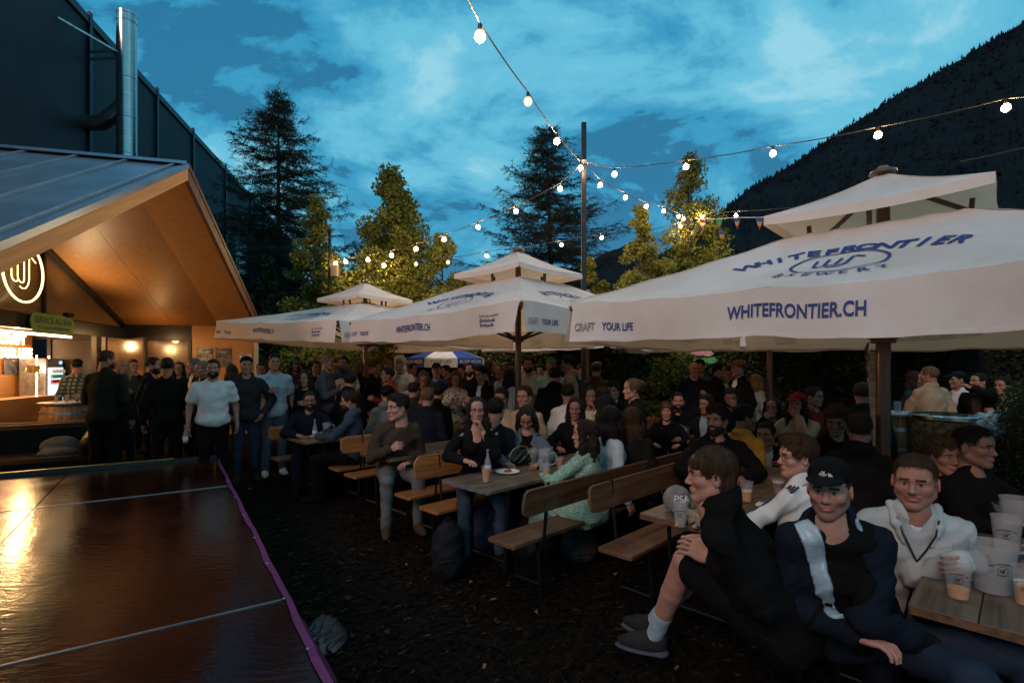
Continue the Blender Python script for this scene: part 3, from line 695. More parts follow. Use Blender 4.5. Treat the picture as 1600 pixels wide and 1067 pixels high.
    J['root'] = e; J['O'] = O; J['Hl'] = Hl; J['Rh'] = Rh; J['Mh'] = Mh; J['f'] = f; J['r'] = r; J['U'] = U; J['Ff'] = Ff; J['p0'] = p0; J['nb'] = nbse; J['s'] = s; J['h'] = h
    PEOPLE.append(e)
    return J
# ============================================================ ground, mountain
def gh(x, y):
    g = .05*np.exp(-(((x - .8)/.45)**2 + ((y - 2.95)/.4)**2))
    return g + .012*np.sin(3.1*x + 1.3*y)*np.sin(2.3*y - .7*x) + .008*np.sin(7.3*x)*np.sin(6.1*y + 1)
m = mat('wet_wood_mulch', (.007, .005, .0036), .95, 0, .6, 18, bump=.6, bscale=40, col2=(.015, .010, .0065), spec=.05)
xs = np.linspace(-9, 11, 150); ys = np.linspace(-3, 16, 150)
gx, gy = np.meshgrid(xs, ys, indexing='ij'); gz = gh(gx, gy)
edge = np.minimum(np.minimum(gx + 9, 11 - gx), np.minimum(gy + 3, 16 - gy)); gz = gz*np.clip(edge, 0, 1)
def gridfaces(a, b):
    i = np.arange((a-1)*b).reshape(a-1, b)[:, :-1].ravel(); return np.stack([i, i+b, i+b+1, i+1], 1)
link('ground', mesh_np('ground', np.stack([gx, gy, gz], 2).reshape(-1, 3), gridfaces(150, 150)), None, m).__setitem__('kind', 'structure')
fm = mat('dark_field_grass', (.010, .014, .008), .9, 0, .5, .3, bump=.4, bscale=3)
b = MB(); b.poly([(-4000, -3000, -.03), (6000, -3000, -.03), (6000, 6000, -.03), (-4000, 6000, -.03)])
tag(b.obj('terrain', fm), kind='structure')
# loose chips
n = 30000
px_ = rng.uniform(-4.5, 5.5, n); py_ = 1.2 + 7.5*rng.power(1.3, n)*rng.uniform(.2, 1, n)
L_ = rng.uniform(.008, .032, n)*(.6 + .08*py_); Wd = L_*rng.uniform(.25, .6, n); an = rng.uniform(0, PI, n); tl = rng.normal(0, .35, (n, 2))
ca, sa = np.cos(an), np.sin(an)
P = np.zeros((n, 4, 3)); 
for k, (u, v) in enumerate(((-1, -1), (1, -.8), (.9, 1), (-1, .7))):
    P[:, k, 0] = px_ + (u*L_*ca - v*Wd*sa); P[:, k, 1] = py_ + (u*L_*sa + v*Wd*ca)
    P[:, k, 2] = gh(px_, py_) + .010 + np.abs(u*L_*tl[:, 0] + v*Wd*tl[:, 1]) + .004*k/3
mi = rng.choice([0, 1, 2, 3], n, p=[.60, .33, .065, .005])
cm = [mat('dark_chip', (.0045, .0035, .003), .9, 0, .3, 40, spec=.08), mat('brown_chip', (.012, .007, .0045), .85, 0, .4, 40, spec=.1), mat('tan_chip', (.042, .021, .011), .8, 0, .4, 40, spec=.1), mat('pale_leaf', (.17, .105, .06), .6, 0, .4, 40)]
o = link('wood_chips', mesh_np('wood_chips', P.reshape(-1, 3), np.arange(n*4).reshape(n, 4), False, cm, mi)); tag(o, kind='stuff')
# ---- mountain
mm = mat('forested_mountain', (.006, .0085, .011), .95, 0, .4, .02, bump=0, col2=(.0085, .0125, .0145), spec=.1, detail=10)
def ridge(name, pts, D0, D1, z0, nx=220, ny=60, rough=6.0, seed=1):
    """slope rising from z0 at distance D0 to the skyline pts (pixel x, pixel y) at distance D1"""
    g = np.random.default_rng(seed)
    pxs = np.linspace(pts[0][0], pts[-1][0], nx); pys = np.interp(pxs, [p[0] for p in pts], [p[1] for p in pts])
    V = np.zeros((nx, ny, 3))
    for j in range(ny):
        t = j/(ny-1); D = D0 + (D1 - D0)*t**.8
        zt = (HY - pys)/FPX*D1 
        V[:, j, 0] = (pxs - 800)/FPX*D; V[:, j, 1] = D
        V[:, j, 2] = z0 + (HC + zt - z0)*t
    nzs = g.normal(0, 1, (nx, ny)); k = np.array([.25, .5, .25])
    for _ in range(2):
        nzs = np.apply_along_axis(lambda q: np.convolve(q, k, 'same'), 0, nzs); nzs = np.apply_along_axis(lambda q: np.convolve(q, k, 'same'), 1, nzs)
    V[:, :, 2] += nzs*rough*np.linspace(.1, 1, ny)[None, :]
    o = link(name, mesh_np(name, V.reshape(-1, 3), gridfaces(nx, ny)[:, ::-1]), None, mm); tag(o, kind='structure')
    return V
sky_r = [(900, 470), (960, 440), (1000, 412), (1080, 372), (1150, 312), (1180, 290), (1230, 262), (1290, 222), (1340, 190), (1400, 150), (1470, 112), (1530, 75), (1600, 36), (1700, -20), (1900, -100), (2300, -180), (2900, -150), (3600, 60), (4200, 300)]
Vm = ridge('mountain', sky_r, 330, 900, 0, 420, 60, 3.5)
ridge('far_hill', [(300, 520), (560, 500), (700, 480), (860, 440), (940, 400), (985, 378), (1060, 420), (1200, 460), (1500, 500)], 900, 1700, 0, 160, 30, 9, 3)
# forest on the slope: narrow cones, far too many to count
nt_ = 16000; i = rng.integers(20, 300, nt_); j = rng.integers(8, 60, nt_); top = rng.random(nt_) < .22; j[top] = rng.integers(56, 60, top.sum())
i2 = np.clip(i+1, 0, 419); f_ = rng.random(nt_)[:, None]
base = Vm[i, j]*(1-f_) + Vm[i2, j]*f_; base[:, :2] += rng.normal(0, 3, (nt_, 2)); hgt = rng.uniform(3, 7, nt_); rad = hgt*rng.uniform(.25, .4, nt_)
a5 = np.arange(5)*2*PI/5; V = np.zeros((nt_, 6, 3)); V[:, :5, 0] = base[:, None, 0] + rad[:, None]*np.cos(a5); V[:, :5, 1] = base[:, None, 1] + rad[:, None]*np.sin(a5); V[:, :5, 2] = base[:, None, 2] - 2
V[:, 5] = base; V[:, 5, 2] += hgt
F = np.array([(k, (k+1) % 5, 5) for k in range(5)]); F = (F[None] + 6*np.arange(nt_)[:, None, None]).reshape(-1, 3)
tag(link('forest', mesh_np('forest', V.reshape(-1, 3), F, False), None, mm), kind='stuff')

# ============================================================ foliage
def leafmat(name, c, c2, rough=.55, tr=.25):
    m = newmat(name); T = m.node_tree; b = bs(m); nn = T.nodes.new
    t = nn('ShaderNodeTexCoord'); nz = nn('ShaderNodeTexNoise'); nz.inputs['Scale'].default_value = 2.3; nz.inputs['Detail'].default_value = 6; T.links.new(t.outputs['Object'], nz.inputs[0])
    r = nn('ShaderNodeValToRGB'); T.links.new(nz.outputs['Fac'], r.inputs[0]); r.color_ramp.elements[0].color = (*c, 1); r.color_ramp.elements[1].color = (*c2, 1); r.color_ramp.elements[0].position = .35; r.color_ramp.elements[1].position = .65
    T.links.new(r.outputs[0], b.inputs['Base Color']); b.inputs['Roughness'].default_value = rough; b.inputs['Specular IOR Level'].default_value = .3
    if tr:
        tb = nn('ShaderNodeBsdfTranslucent'); T.links.new(r.outputs[0], tb.inputs[0]); mx = nn('ShaderNodeMixShader'); mx.inputs[0].default_value = tr
        o_ = T.nodes['Material Output']; T.links.new(b.outputs[0], mx.inputs[1]); T.links.new(tb.outputs[0], mx.inputs[2]); T.links.new(mx.outputs[0], o_.inputs[0])
    return m
LF = {'maple': leafmat('maple_leaf', (.105, .115, .015), (.20, .19, .033), tr=.4), 'dark': leafmat('dark_leaf', (.018, .030, .010), (.048, .062, .020)), 'needle': leafmat('larch_needle', (.010, .016, .012), (.026, .034, .020), tr=.1), 'box': leafmat('box_leaf', (.028, .045, .012), (.075, .095, .025)), 'pale': leafmat('pale_leaf_green', (.13, .14, .025), (.24, .235, .05), tr=.35)}
BARK = mat('bark', (.035, .025, .02), .9, 0, .4, 8, bump=.6)
def leaves(P, size, g, droop=.3):
    n = len(P); d = g.normal(0, 1, (n, 3)); d /= np.linalg.norm(d, axis=1)[:, None]; u = np.cross(d, g.normal(0, 1, (n, 3))); u /= np.linalg.norm(u, axis=1)[:, None]
    v = np.cross(d, u); s = size*g.uniform(.6, 1.3, n)[:, None]
    V = np.stack([P - u*s*.5, P + v*s*.34, P + u*s*.55, P - v*s*.34], 1)
    V[:, 1, 2] -= 0.06*size; V[:, 3, 2] -= .06*size
    return V.reshape(-1, 3), np.arange(n*4).reshape(n, 4)
def broadleaf(label, x, y, H, rx, base, nl, size, kind, seed, group=None, clumps=40, top=1.5, cat='tree'):
    g = np.random.default_rng(seed); e = empty('broadleaf_tree', (x, y, 0), 0, label, cat, group)
    b = MB(); b.tube([(0, 0, 0), (.05, .03, H*.4), (0, 0, H*.93)], [H*.014 + .02, H*.010 + .01, .01], 8)
    C = []; clumps = int(clumps*1.6)
    for k in range(clumps):
        t = ((k + g.random())/clumps)**1.12; zc_ = base + (H - base)*t; w = rx*(1 - t)**.95*min(1, .85 + 1.5*t) + .06
        a = g.uniform(0, 2*PI); q = w*math.sqrt(g.random())*.85; c = np.array([q*math.cos(a), q*math.sin(a), zc_]); C.append((c, (.12 + .27*(1-t))*rx*g.uniform(.6, 1.1)))
        b.tube([(0, 0, max(base*.6, zc_ - q*.7)), (c[0]*.5, c[1]*.5, zc_ - q*.25), tuple(c)], [.035*(1-t)+.012, .02*(1-t)+.008, .004], 5)
    C.append((np.array([0, 0, H - .20]), .16)); C.append((np.array([.03, 0, H - .55]), .22))
    P = []
    wt = np.array([c[1]**1.6 for c in C]); wt /= wt.sum()
    for (c, r), w in zip(C, wt):
        k = int(nl*w) + 3; d = g.normal(0, 1, (k, 3)); d /= np.linalg.norm(d, axis=1)[:, None]; d *= (r*g.random(k)**.45)[:, None]; d[:, 2] *= .62; P.append(c + d)
    V, F = leaves(np.concatenate(P), size, g)
    b.obj('trunk', BARK, e, True); link('crown', mesh_np('crown', V, F, False), e, LF[kind]); return e
def conifer(label, x, y, H, rx, seed, group, lean=0.0, kind='needle'):
    g = np.random.default_rng(seed); e = empty('larch_tree', (x, y, 0), 0, label, 'tree', group)
    b = MB(); b.tube([(0, 0, 0), (lean*.4, 0, H*.5), (lean, 0, H)], [H*.016, H*.009, .012], 8)
    A = []; B = []; R_ = []
    z = .8
    while z < H - .15:
        t = z/H; Lm = rx*(1 - t)**.90*(.95 if t > .12 else .8) + .12
        for _ in range(g.integers(5, 8)):
            a = g.uniform(0, 2*PI); L_ = Lm*g.uniform(.45, 1.2); up = .25*(t) - .12 + g.normal(0, .07); cx0 = lean*t
            pts = []
            for s_ in np.linspace(0, 1, 6): pts.append(np.array([cx0 + L_*s_*math.cos(a), L_*s_*math.sin(a), z + L_*(up*s_ - .22*s_*s_*(1-t) + .18*s_**3)]))
            for i_ in range(5): A.append(pts[i_]); B.append(pts[i_+1]); R_.append(.022*(1-t)*(1 - i_/5) + .006)
            nb = int(7 + L_*11)
            for q in range(nb):
                s_ = g.uniform(.15, 1); i_ = min(int(s_*5), 4); p = pts[i_]*(1 - (s_*5 - i_)) + pts[i_+1]*(s_*5 - i_)
                da = a + g.choice([-1, 1])*g.uniform(.5, 1.1); l = (.26 + .42*(1 - s_)*Lm/rx)*g.uniform(.6, 1.3)*min(1, Lm) + .1
                e_ = p + np.array([math.cos(da)*l, math.sin(da)*l, g.normal(-.06, .10)]); A.append(p); B.append(e_); R_.append(.005)
        z += g.uniform(.16, .27)*(.6 + .5*(1-t))
    A = np.array(A); B = np.array(B); R_ = np.array(R_)
    # twigs as thin three-sided prisms
    d = B - A; l = np.linalg.norm(d, axis=1)[:, None]; d = d/l; u = np.cross(d, [0, 0, 1.]); u /= np.maximum(np.linalg.norm(u, axis=1)[:, None], 1e-6); v = np.cross(d, u)
    rr = R_[:, None]; V = np.concatenate([np.stack([A + u*rr, A - u*rr*.5 + v*rr*.87, A - u*rr*.5 - v*rr*.87], 1), np.stack([B + u*rr*.5, B - u*rr*.3 + v*rr*.4, B - u*rr*.3 - v*rr*.4], 1)], 1).reshape(-1, 3)
    F = np.array([(0, 1, 4, 3), (1, 2, 5, 4), (2, 0, 3, 5)]); F = (F[None] + 6*np.arange(len(A))[:, None, None]).reshape(-1, 4)
    tw = mesh_np('branch', V, F)
    # needles: long thin blades in tufts along every twig
    reps = np.maximum(3, (l[:, 0]*36).astype(int)); idx = np.repeat(np.arange(len(A)), reps); n = len(idx); s_ = g.random(n)[:, None]
    p = A[idx] + (B[idx] - A[idx])*s_; nd_ = d[idx]*g.uniform(.2, .9, n)[:, None] + g.normal(0, .55, (n, 3)); nd_ /= np.linalg.norm(nd_, axis=1)[:, None]; ln = g.uniform(.07, .15, n)[:, None]
    w = np.cross(nd_, g.normal(0, 1, (n, 3))); w /= np.linalg.norm(w, axis=1)[:, None]; w *= .0095
    V = np.stack([p - w, p + w, p + nd_*ln], 1).reshape(-1, 3); F = np.arange(n*3).reshape(n, 3)
    b.obj('trunk', BARK, e, True); link('branches', tw, e, BARK); link('crown', mesh_np('crown', V, F, False), e, LF[kind]); return e
conifer('tall dark larch standing between the dark hall and the yard', -8.9, 19.5, 12.2, 6.2, 5, 'tall larches behind the yard')
conifer('tall dark larch behind the metal lamp pole', 1.75, 21.5, 11.8, 6.6, 9, 'tall larches behind the yard', lean=-.3)
broadleaf('narrow topped maple lit yellow green by bulbs, left of the metal lamp pole', -3.7, 15.6, 7.6, 3.4, .8, 50000, .115, 'maple', 11, 'maples behind the umbrellas', 60)
broadleaf('slim leafy maple close in front of the dark larch by the hall', -5.6, 14.6, 6.4, 2.1, .6, 18000, .10, 'maple', 12, 'maples behind the umbrellas', 36)
broadleaf('low broad maple crown beside the cap of the middle umbrella', -2.0, 14.6, 5.4, 2.5, .5, 24000, .10, 'pale', 13, 'maples behind the umbrellas', 34)
broadleaf('young maple filling the gap between the larch by the hall and the pointed maple', -4.9, 13.9, 4.7, 1.7, .5, 15000, .095, 'pale', 41, 'maples behind the umbrellas', 34)
broadleaf('low leafy maple between the pointed maple and the cap of the middle umbrella', -2.9, 13.6, 4.5, 1.9, .5, 17000, .10, 'maple', 42, 'maples behind the umbrellas', 34)
broadleaf('low leafy maple right under the faint string beside the metal lamp pole', .9, 14.6, 3.9, 1.6, .5, 12000, .10, 'maple', 43, 'maples behind the umbrellas', 30)
broadleaf('bushy pale maple between the metal pole and the loudspeaker pole', 4.2, 13.6, 4.3, 1.7, .5, 14000, .10, 'pale', 44, 'maples behind the umbrellas', 32)
broadleaf('tall slim maple behind the pole with two loudspeakers', 5.9, 17.0, 8.7, 3.0, 1.0, 24000, .11, 'maple', 14, 'maples behind the umbrellas', 50)
broadleaf('bright young maple left of the pole with two loudspeakers', 3.55, 14.0, 6.0, 1.9, .6, 20000, .095, 'pale', 15, 'maples behind the umbrellas', 30)
broadleaf('rounded maple crown above the left edge of the large near umbrella', 5.0, 14.8, 5.2, 2.3, .6, 22000, .10, 'maple', 16, 'maples behind the umbrellas', 34)
broadleaf('low maple crown right of the metal lamp pole', 2.3, 15.0, 4.8, 1.9, .6, 15000, .10, 'maple', 17, 'maples behind the umbrellas', 20)
broadleaf('dark shaded maple growing low behind the left umbrella', -7.4, 15.5, 4.9, 1.5, .5, 5000, .14, 'dark', 18, 'maples behind the umbrellas', 30)  # shade put into the leaf colour: dark leaf instead of the maple leaf
broadleaf('dark shaded maple growing beside the wooden hut corner', -8.6, 17.5, 4.6, 1.5, .5, 4500, .14, 'dark', 28, 'maples behind the umbrellas', 26)  # shaded by the same dark leaf colour
def hedge(name, label, p0, p1, t, H, n, size, kind, seed, cat='hedge', round_=False):
    g = np.random.default_rng(seed); p0 = np.array(p0); p1 = np.array(p1); d = p1 - p0; L_ = np.linalg.norm(d); d /= L_; q = np.array([-d[1], d[0]])
    e = empty(name, ((p0[0]+p1[0])/2, (p0[1]+p1[1])/2, 0), 0, label, cat); c0 = (p0 + p1)/2
    s_ = g.random(n)*L_; side = g.random(n); hz = g.random(n)**.85*H; off = np.where(side < .8, -t/2 + np.abs(g.normal(0, .10, n)), g.uniform(-t/2, t/2, n)); hz = np.where(side >= .8, H - np.abs(g.normal(0, .12, n)), hz)
    bump = .16*np.sin(s_*1.9 + seed) + .12*np.sin(s_*4.3 + hz*2) + .08*np.sin(hz*5 + s_)
    P = np.stack([p0[0] - c0[0] + d[0]*s_ + q[0]*(off + bump)*1, p0[1] - c0[1] + d[1]*s_ + q[1]*(off + bump), hz + .15*np.sin(s_*1.3)*(hz/H)], 1)
    V, F = leaves(P, size, g)
    link('foliage', mesh_np('foliage', V, F, False), e, LF[kind])
    b = MB(); a = -L_/2
    M = Matrix.Rotation(math.atan2(d[1], d[0]), 4, 'Z'); b.box(-L_/2, -t/2 + .28, 0, L_/2, t/2 + .2, H - .3, M); b.obj('branches', mat('hedge_shade_core', (.004, .005, .004), 1, 0, .3), e)  # solid near-black core painting the shade between the hedge leaves
    return e
hedge('tall_hedge', 'tall clipped dark hedge along the far side of the beer garden', (-7.5, 15.2), (5.2, 13.6), 1.4, 3.1, 26000, .10, 'dark', 3)
hedge('tall_hedge', 'tall dark hedge behind the oak barrels on the right', (5.0, 13.4), (14.5, 9.6), 1.4, 3.3, 26000, .09, 'dark', 4)
hedge('tall_hedge', 'dark hedge running toward the camera past the right frame edge', (14.5, 9.8), (9.6, 3.6), 1.2, 3.2, 9000, .10, 'dark', 6)
# clipped bush at the right edge
def bush(label, x, y, H, rx, n, size, seed):
    g = np.random.default_rng(seed); e = empty('box_bush', (x, y, 0), 0, label, 'bush')
    d = g.normal(0, 1, (n, 3)); d /= np.linalg.norm(d, axis=1)[:, None]; r = 1 - np.abs(g.normal(0, .05, n)); r *= 1 + .06*np.sin(6*d[:, 0] + 3)*np.sin(7*d[:, 2])
    P = d*r[:, None]*np.array([rx, rx, H*.55]); P[:, 2] += H*.48; P = P[P[:, 2] > 0]
    V, F = leaves(P, size, g); link('foliage', mesh_np('foliage', V, F, False), e, LF['box'])
    V, F = sdf_mesh([ELL((0, 0, H*.48), (rx*.88, rx*.88, H*.47), .01)], .08); link('branches', mesh_np('branches', V, F), e, mat('bush_shade_core', (.005, .006, .004), 1, 0, .3))  # near-black solid filling the bush, its inner shade as a colour
bush('rounded clipped box bush at the right edge behind the near table', 5.34, 4.85, 1.72, .62, 16000, .032, 8)
# ============================================================ lettering
_tx = {}
def text_vf(s, size, bold=.012, extr=0.0, outline=0.0, space=1.0, xs=1.0):
    """flat glyph mesh centred on x, baseline y=0; cap height = size"""
    k = (s, size, bold, extr, outline, space, xs)
    if k in _tx: return _tx[k]
    c = bpy.data.curves.new('t', 'FONT'); c.body = s; c.align_x = 'CENTER'; c.size = size/.70; c.offset = bold*size if not outline else 0; c.resolution_u = 3; c.space_character = space
    c.extrude = extr
    if outline: c.fill_mode = 'NONE'; c.bevel_depth = outline; c.bevel_resolution = 0
    o = bpy.data.objects.new('t', c); COL.objects.link(o); dg = bpy.context.evaluated_depsgraph_get()
    me = bpy.data.meshes.new_from_object(o.evaluated_get(dg)); V = [Vector((v.co.x*xs, v.co.y, v.co.z)) for v in me.vertices]; F = [tuple(p.vertices) for p in me.polygons]
    bpy.data.objects.remove(o); bpy.data.curves.remove(c); bpy.data.meshes.remove(me)
    _tx[k] = (V, F); return V, F
def text_obj(s, size, fn, mat_, parent, name='lettering', **k):
    V, F = text_vf(s, size, **k); b = MB(); b.add([fn(v) for v in V], F); return b.obj(name, mat_, parent)
def flat(o, ex, ey, lift=0.0):
    o = Vector(o); ex = Vector(ex).normalized(); ey = Vector(ey).normalized(); n = ex.cross(ey)
    return lambda v: o + ex*v.x + ey*v.y + n*(v.z + lift)
# ============================================================ umbrellas
def canvas(name, c, tr):
    m = newmat(name); T = m.node_tree; b = bs(m); nn = T.nodes.new; lk = T.links.new
    t = nn('ShaderNodeTexCoord'); nz = nn('ShaderNodeTexNoise'); nz.inputs['Scale'].default_value = 1.4; nz.inputs['Detail'].default_value = 8; nz.inputs['Roughness'].default_value = .65; lk(t.outputs['Object'], nz.inputs[0])
    r = nn('ShaderNodeValToRGB'); lk(nz.outputs['Fac'], r.inputs[0]); r.color_ramp.elements[0].position = .3; r.color_ramp.elements[1].position = .62
    r.color_ramp.elements[0].color = (c[0]*.80, c[1]*.77, c[2]*.72, 1); r.color_ramp.elements[1].color = (*c, 1); lk(r.outputs[0], b.inputs['Base Color'])
    b.inputs['Roughness'].default_value = .8; b.inputs['Specular IOR Level'].default_value = .25; b.inputs['Sheen Weight'].default_value = .1
    tb = nn('ShaderNodeBsdfTranslucent'); tb.inputs[0].default_value = (c[0], c[1]*.76, c[2]*.50, 1); mx = nn('ShaderNodeMixShader'); mx.inputs[0].default_value = tr
    n2 = nn('ShaderNodeTexNoise'); n2.inputs['Scale'].default_value = 5; n2.inputs['Detail'].default_value = 7; lk(t.outputs['Object'], n2.inputs[0])
    bp = nn('ShaderNodeBump'); bp.inputs['Strength'].default_value = .22; bp.inputs['Distance'].default_value = .03; lk(n2.outputs['Fac'], bp.inputs['Height']); lk(bp.outputs[0], b.inputs['Normal'])
    lk(b.outputs[0], mx.inputs[1]); lk(tb.outputs[0], mx.inputs[2]); lk(mx.outputs[0], T.nodes['Material Output'].inputs[0]); return m
SEAM = canvas('canvas_seam_tape', (.70, .64, .62), .2)
CANV = canvas('cream_canvas', (.82, .765, .76), .34)
def umbrella(label, cx_, cy_, he=2.34, drop=.30, hd=2.44, dz=(0, 0, 0, 0), rot=0.0, peak=None, logos=True, cap=.93, mastr=.046, group='large cream square umbrellas over the tables', seed=0):
    """corners: front, right, back, left (front points to the camera)"""
    e = empty('square_umbrella', (cx_, cy_, 0), 0, label, 'umbrella', group)
    he_, zin, ze, zp = he, he + .50, he + .68, he + 1.02
    K = []
    for i in range(4):
        a = -PI/2 + i*PI/2 + rot; K.append(Vector((hd*math.cos(a), hd*math.sin(a), he + dz[i])))
    I = [Vector((k.x/hd*.72, k.y/hd*.72, zin + .02)) for k in K]
    Cc = [Vector((k.x/hd*cap, k.y/hd*cap, ze)) for k in K]; top = Vector((0, 0, zp))
    g = random.Random(seed)
    def side(i):
        j = (i + 3) % 4        # from corner j to corner i, seen from outside left -> right
        A, B_, C_, D_ = K[j], K[i], I[i], I[j]; ph = g.uniform(0, 6)
        nrm = (B_ - A).cross(D_ - A).normalized()
        def S_(u, v):
            p = (A*(1-u) + B_*u)*(1-v) + (D_*(1-u) + C_*u)*v
            sag = -.05*4*u*(1-u)*(1-v)**.5*.9 - .055*math.sin(PI*v)*(.35 + .65*4*u*(1-u)) + .008*math.sin(17*u + ph)*(1-v) + .007*math.sin(31*u + 9*v + ph)*math.sin(13*v + 5*u) + .004*math.sin(57*u - 23*v + 2*ph)*(1-v)**2
            return p + nrm*sag
        return S_, nrm
    def val(i):
        j = (i + 3) % 4; S_ = PS[i]; out_ = (K[i] - K[j]).cross(Vector((0, 0, 1))).normalized(); ph = g.uniform(0, 6)
        def Vf(u, t):       # t 0 top .. 1 bottom
            uu = u; p = S_(uu, 0) ; base = (K[j]*(1-u) + K[i]*u)
            w = .018*math.sin(9*u + ph) + .010*math.sin(23*u + 2*ph) + .006*math.sin(41*u)
            fl = .02 + .035*(abs(u - .5)*2)**6
            d = drop*(1 + .05*math.sin(5*u + ph) + .10*(abs(u-.5)*2)**4)
            return p + out_*(w*t + fl*t) + Vector((0, 0, -d*t))
        return Vf, out_
    PS = []; PN = []; VFS = []
    for i in range(4):
        a_, b_ = side(i); PS.append(a_); PN.append(b_)
    for i in range(4): VFS.append(val(i))
    b = MB(); NU, NV = 36, 20
    for i in range(4):
        S_ = PS[i]; V = [S_(u/NU, v/NV) for v in range(NV+1) for u in range(NU+1)]
        F = [(v*(NU+1)+u, v*(NU+1)+u+1, (v+1)*(NU+1)+u+1, (v+1)*(NU+1)+u) for v in range(NV) for u in range(NU)]; b.add(V, F)
    c_ = b.obj('canopy', CANV, e, True)
    for i in range(4):
        Vf, o_ = VFS[i]; b = MB(); NU2 = 30; sl = .008
        V = [Vf(sl + (1-2*sl)*u/NU2*1.0 if v else u/NU2, v/5) for v in range(6) for u in range(NU2+1)]
        F = [(v*(NU2+1)+u, (v+1)*(NU2+1)+u, (v+1)*(NU2+1)+u+1, v*(NU2+1)+u+1) for v in range(5) for u in range(NU2)]; b.add(V, F); b.obj('valance', CANV, e, True)
    for i in range(4):
        S_ = PS[i]; b = MB(); V = []
        for q in range(25):
            p = S_(.003, q/24); p2_ = S_(.012, q/24); V += [p + PN[i]*.004, p2_ + PN[i]*.005]
        b.add(V, [(2*q, 2*q+1, 2*q+3, 2*q+2) for q in range(24)]); b.obj('hip_seam', SEAM, e, True)
    b = MB()
    for i in range(4):
        j = (i + 3) % 4; A, B_ = Cc[j], Cc[i]; nrm = (B_-A).cross(top-A).normalized(); N_ = 8
        V = []
        for v in range(N_+1):
            for u in range(N_+1):
                uu, vv = u/N_, v/N_; p = (A*(1-uu) + B_*uu)*(1-vv) + top*vv; V.append(p + nrm*(-.03*math.sin(PI*vv) - .03*4*uu*(1-uu)*(1-vv)))
        F = [(v*(N_+1)+u, v*(N_+1)+u+1, (v+1)*(N_+1)+u+1, (v+1)*(N_+1)+u) for v in range(N_) for u in range(N_)]; b.add(V, F)
        o_ = (B_-A).cross(Vector((0, 0, 1))).normalized(); V = []
        for v in range(2):
            for u in range(N_+1): uu = u/N_; p = A*(1-uu) + B_*uu + nrm*(-.03*4*uu*(1-uu)); V.append(p + Vector((0, 0, -.07*v)) + o_*.006*v)
        b.add(V, [(u, N_+1+u, N_+2+u, u+1) for u in range(N_)])
    b.obj('top_canopy', CANV, e, True)
    for i in range(4):
        Vf, o_ = VFS[i]; b = MB(); V = []
        for q in range(31):
            u = .01 + .98*q/30; V += [Vf(u, .93) + o_*.003, Vf(u, 1.0) + o_*.0035]
        b.add(V, [(2*q, 2*q+1, 2*q+3, 2*q+2) for q in range(30)]); b.obj('hem', SEAM, e, True)
    # frame
    b = MB(); b.tube([(0, 0, 0), (0, 0, he + .45), (0, 0, zp - .03)], [mastr, mastr, mastr*.8], 14); b.obj('mast', M_['mast'], e, True)
    b = MB(); b.lathe([(.001, zp + .055), (.03, zp + .05), (.045, zp + .03), (.085, zp + .015), (.095, zp - .01), (.03, zp - .02)], 14); b.obj('finial', M_['mast'], e, True)
    hub = he - .24; b = MB(); b.lathe([(mastr, hub - .07), (mastr + .035, hub - .07), (mastr + .035, hub + .02), (mastr, hub + .02)], 12); b.obj('hub', M_['mast'], e)
    rm = M_['rib']
    tgt = []
    for i in range(4):
        j = (i+3) % 4; tgt.append((K[i], Vector((0, 0, he + .74)), .985)); tgt.append(((K[i]+K[j])/2 + Vector((0, 0, -.03)), Vector((0, 0, he + .70)), .97))
    for kt, tp, q in tgt:
        b = MB(); a_ = tp + Vector((0, 0, -.13)); k2 = a_*(1-q) + (kt + Vector((0, 0, -.085)))*q; b.beam(a_, k2, .028, .045, bev=.004); b.obj('rib', rm, e)
        b = MB(); m_ = a_*.45 + k2*.55; hd_ = Vector((m_.x, m_.y, 0)).normalized()*(mastr + .02); b.beam(Vector((hd_.x, hd_.y, hub - .03)), m_ + Vector((0, 0, -.02)), .022, .036, bev=.004); b.obj('strut', rm, e)
    for i in range(4):
        b = MB(); a_ = Cc[i] + Vector((0, 0, -.03)); b.beam(Vector((0, 0, zp - .08)), a_*.98 + top*.02 - Vector((0, 0, .015)), .022, .030); b.obj('cap_rib', rm, e)
        j = (i+3) % 4; mid = (I[i] + I[j])/2; cm_ = (Cc[i] + Cc[j])/2
        b = MB(); b.beam(mid*.98 + Vector((0, 0, -.03)), Vector((mid.x*1.02, mid.y*1.02, ze + .02)), .03, .03); b.beam(I[i]*.99, I[j]*.99, .022, .03); b.obj('cap_post', rm, e)
        b = MB(); b.tube([(K[i].x*1.004, K[i].y*1.004, K[i].z - .045), (K[i].x*.972, K[i].y*.972, K[i].z - .02)], .022, 8); b.obj('rib_tip', rm, e)
    if not logos: return e
    def vmap(i):
        Vf, o_ = VFS[i]; Ln = (K[i]-K[(i+3) % 4]).length
        def at_(uc, tcn):
            return lambda v: Vf(min(max(uc + v.x/Ln, .002), .998), tcn - v.y/drop) + o_*(.007 + v.z)
        return at_
    VM = [vmap(i) for i in range(4)]
    for i in range(4):
        b = MB()
        def addt(s_, size, uc, tc_, **k):
            b = MB(); V, F = text_vf(s_, size, **k); fn = VM[i](uc, tc_); b.add([fn(v) for v in V], F); b.obj('lettering', M_['ink_pale'] if s_ == 'CRAFT' else M_['ink'], e)
        Ln = (K[i] - K[(i+3) % 4]).length
        addt('WHITEFRONTIER.CH', .078, .457, .60, bold=.035, xs=.68)
        addt('YOUR LIFE', .055, .123, .72, bold=.035, xs=.68)
        addt('Share your moment', .034, .865, .40, bold=.0, xs=.8); addt('@whitefrontier', .034, .860, .56, bold=.03, xs=.8); addt('#craftyourlife', .034, .858, .72, bold=.03, xs=.8)
        addt('CRAFT', .055, .044, .72, outline=.0028, xs=.72)
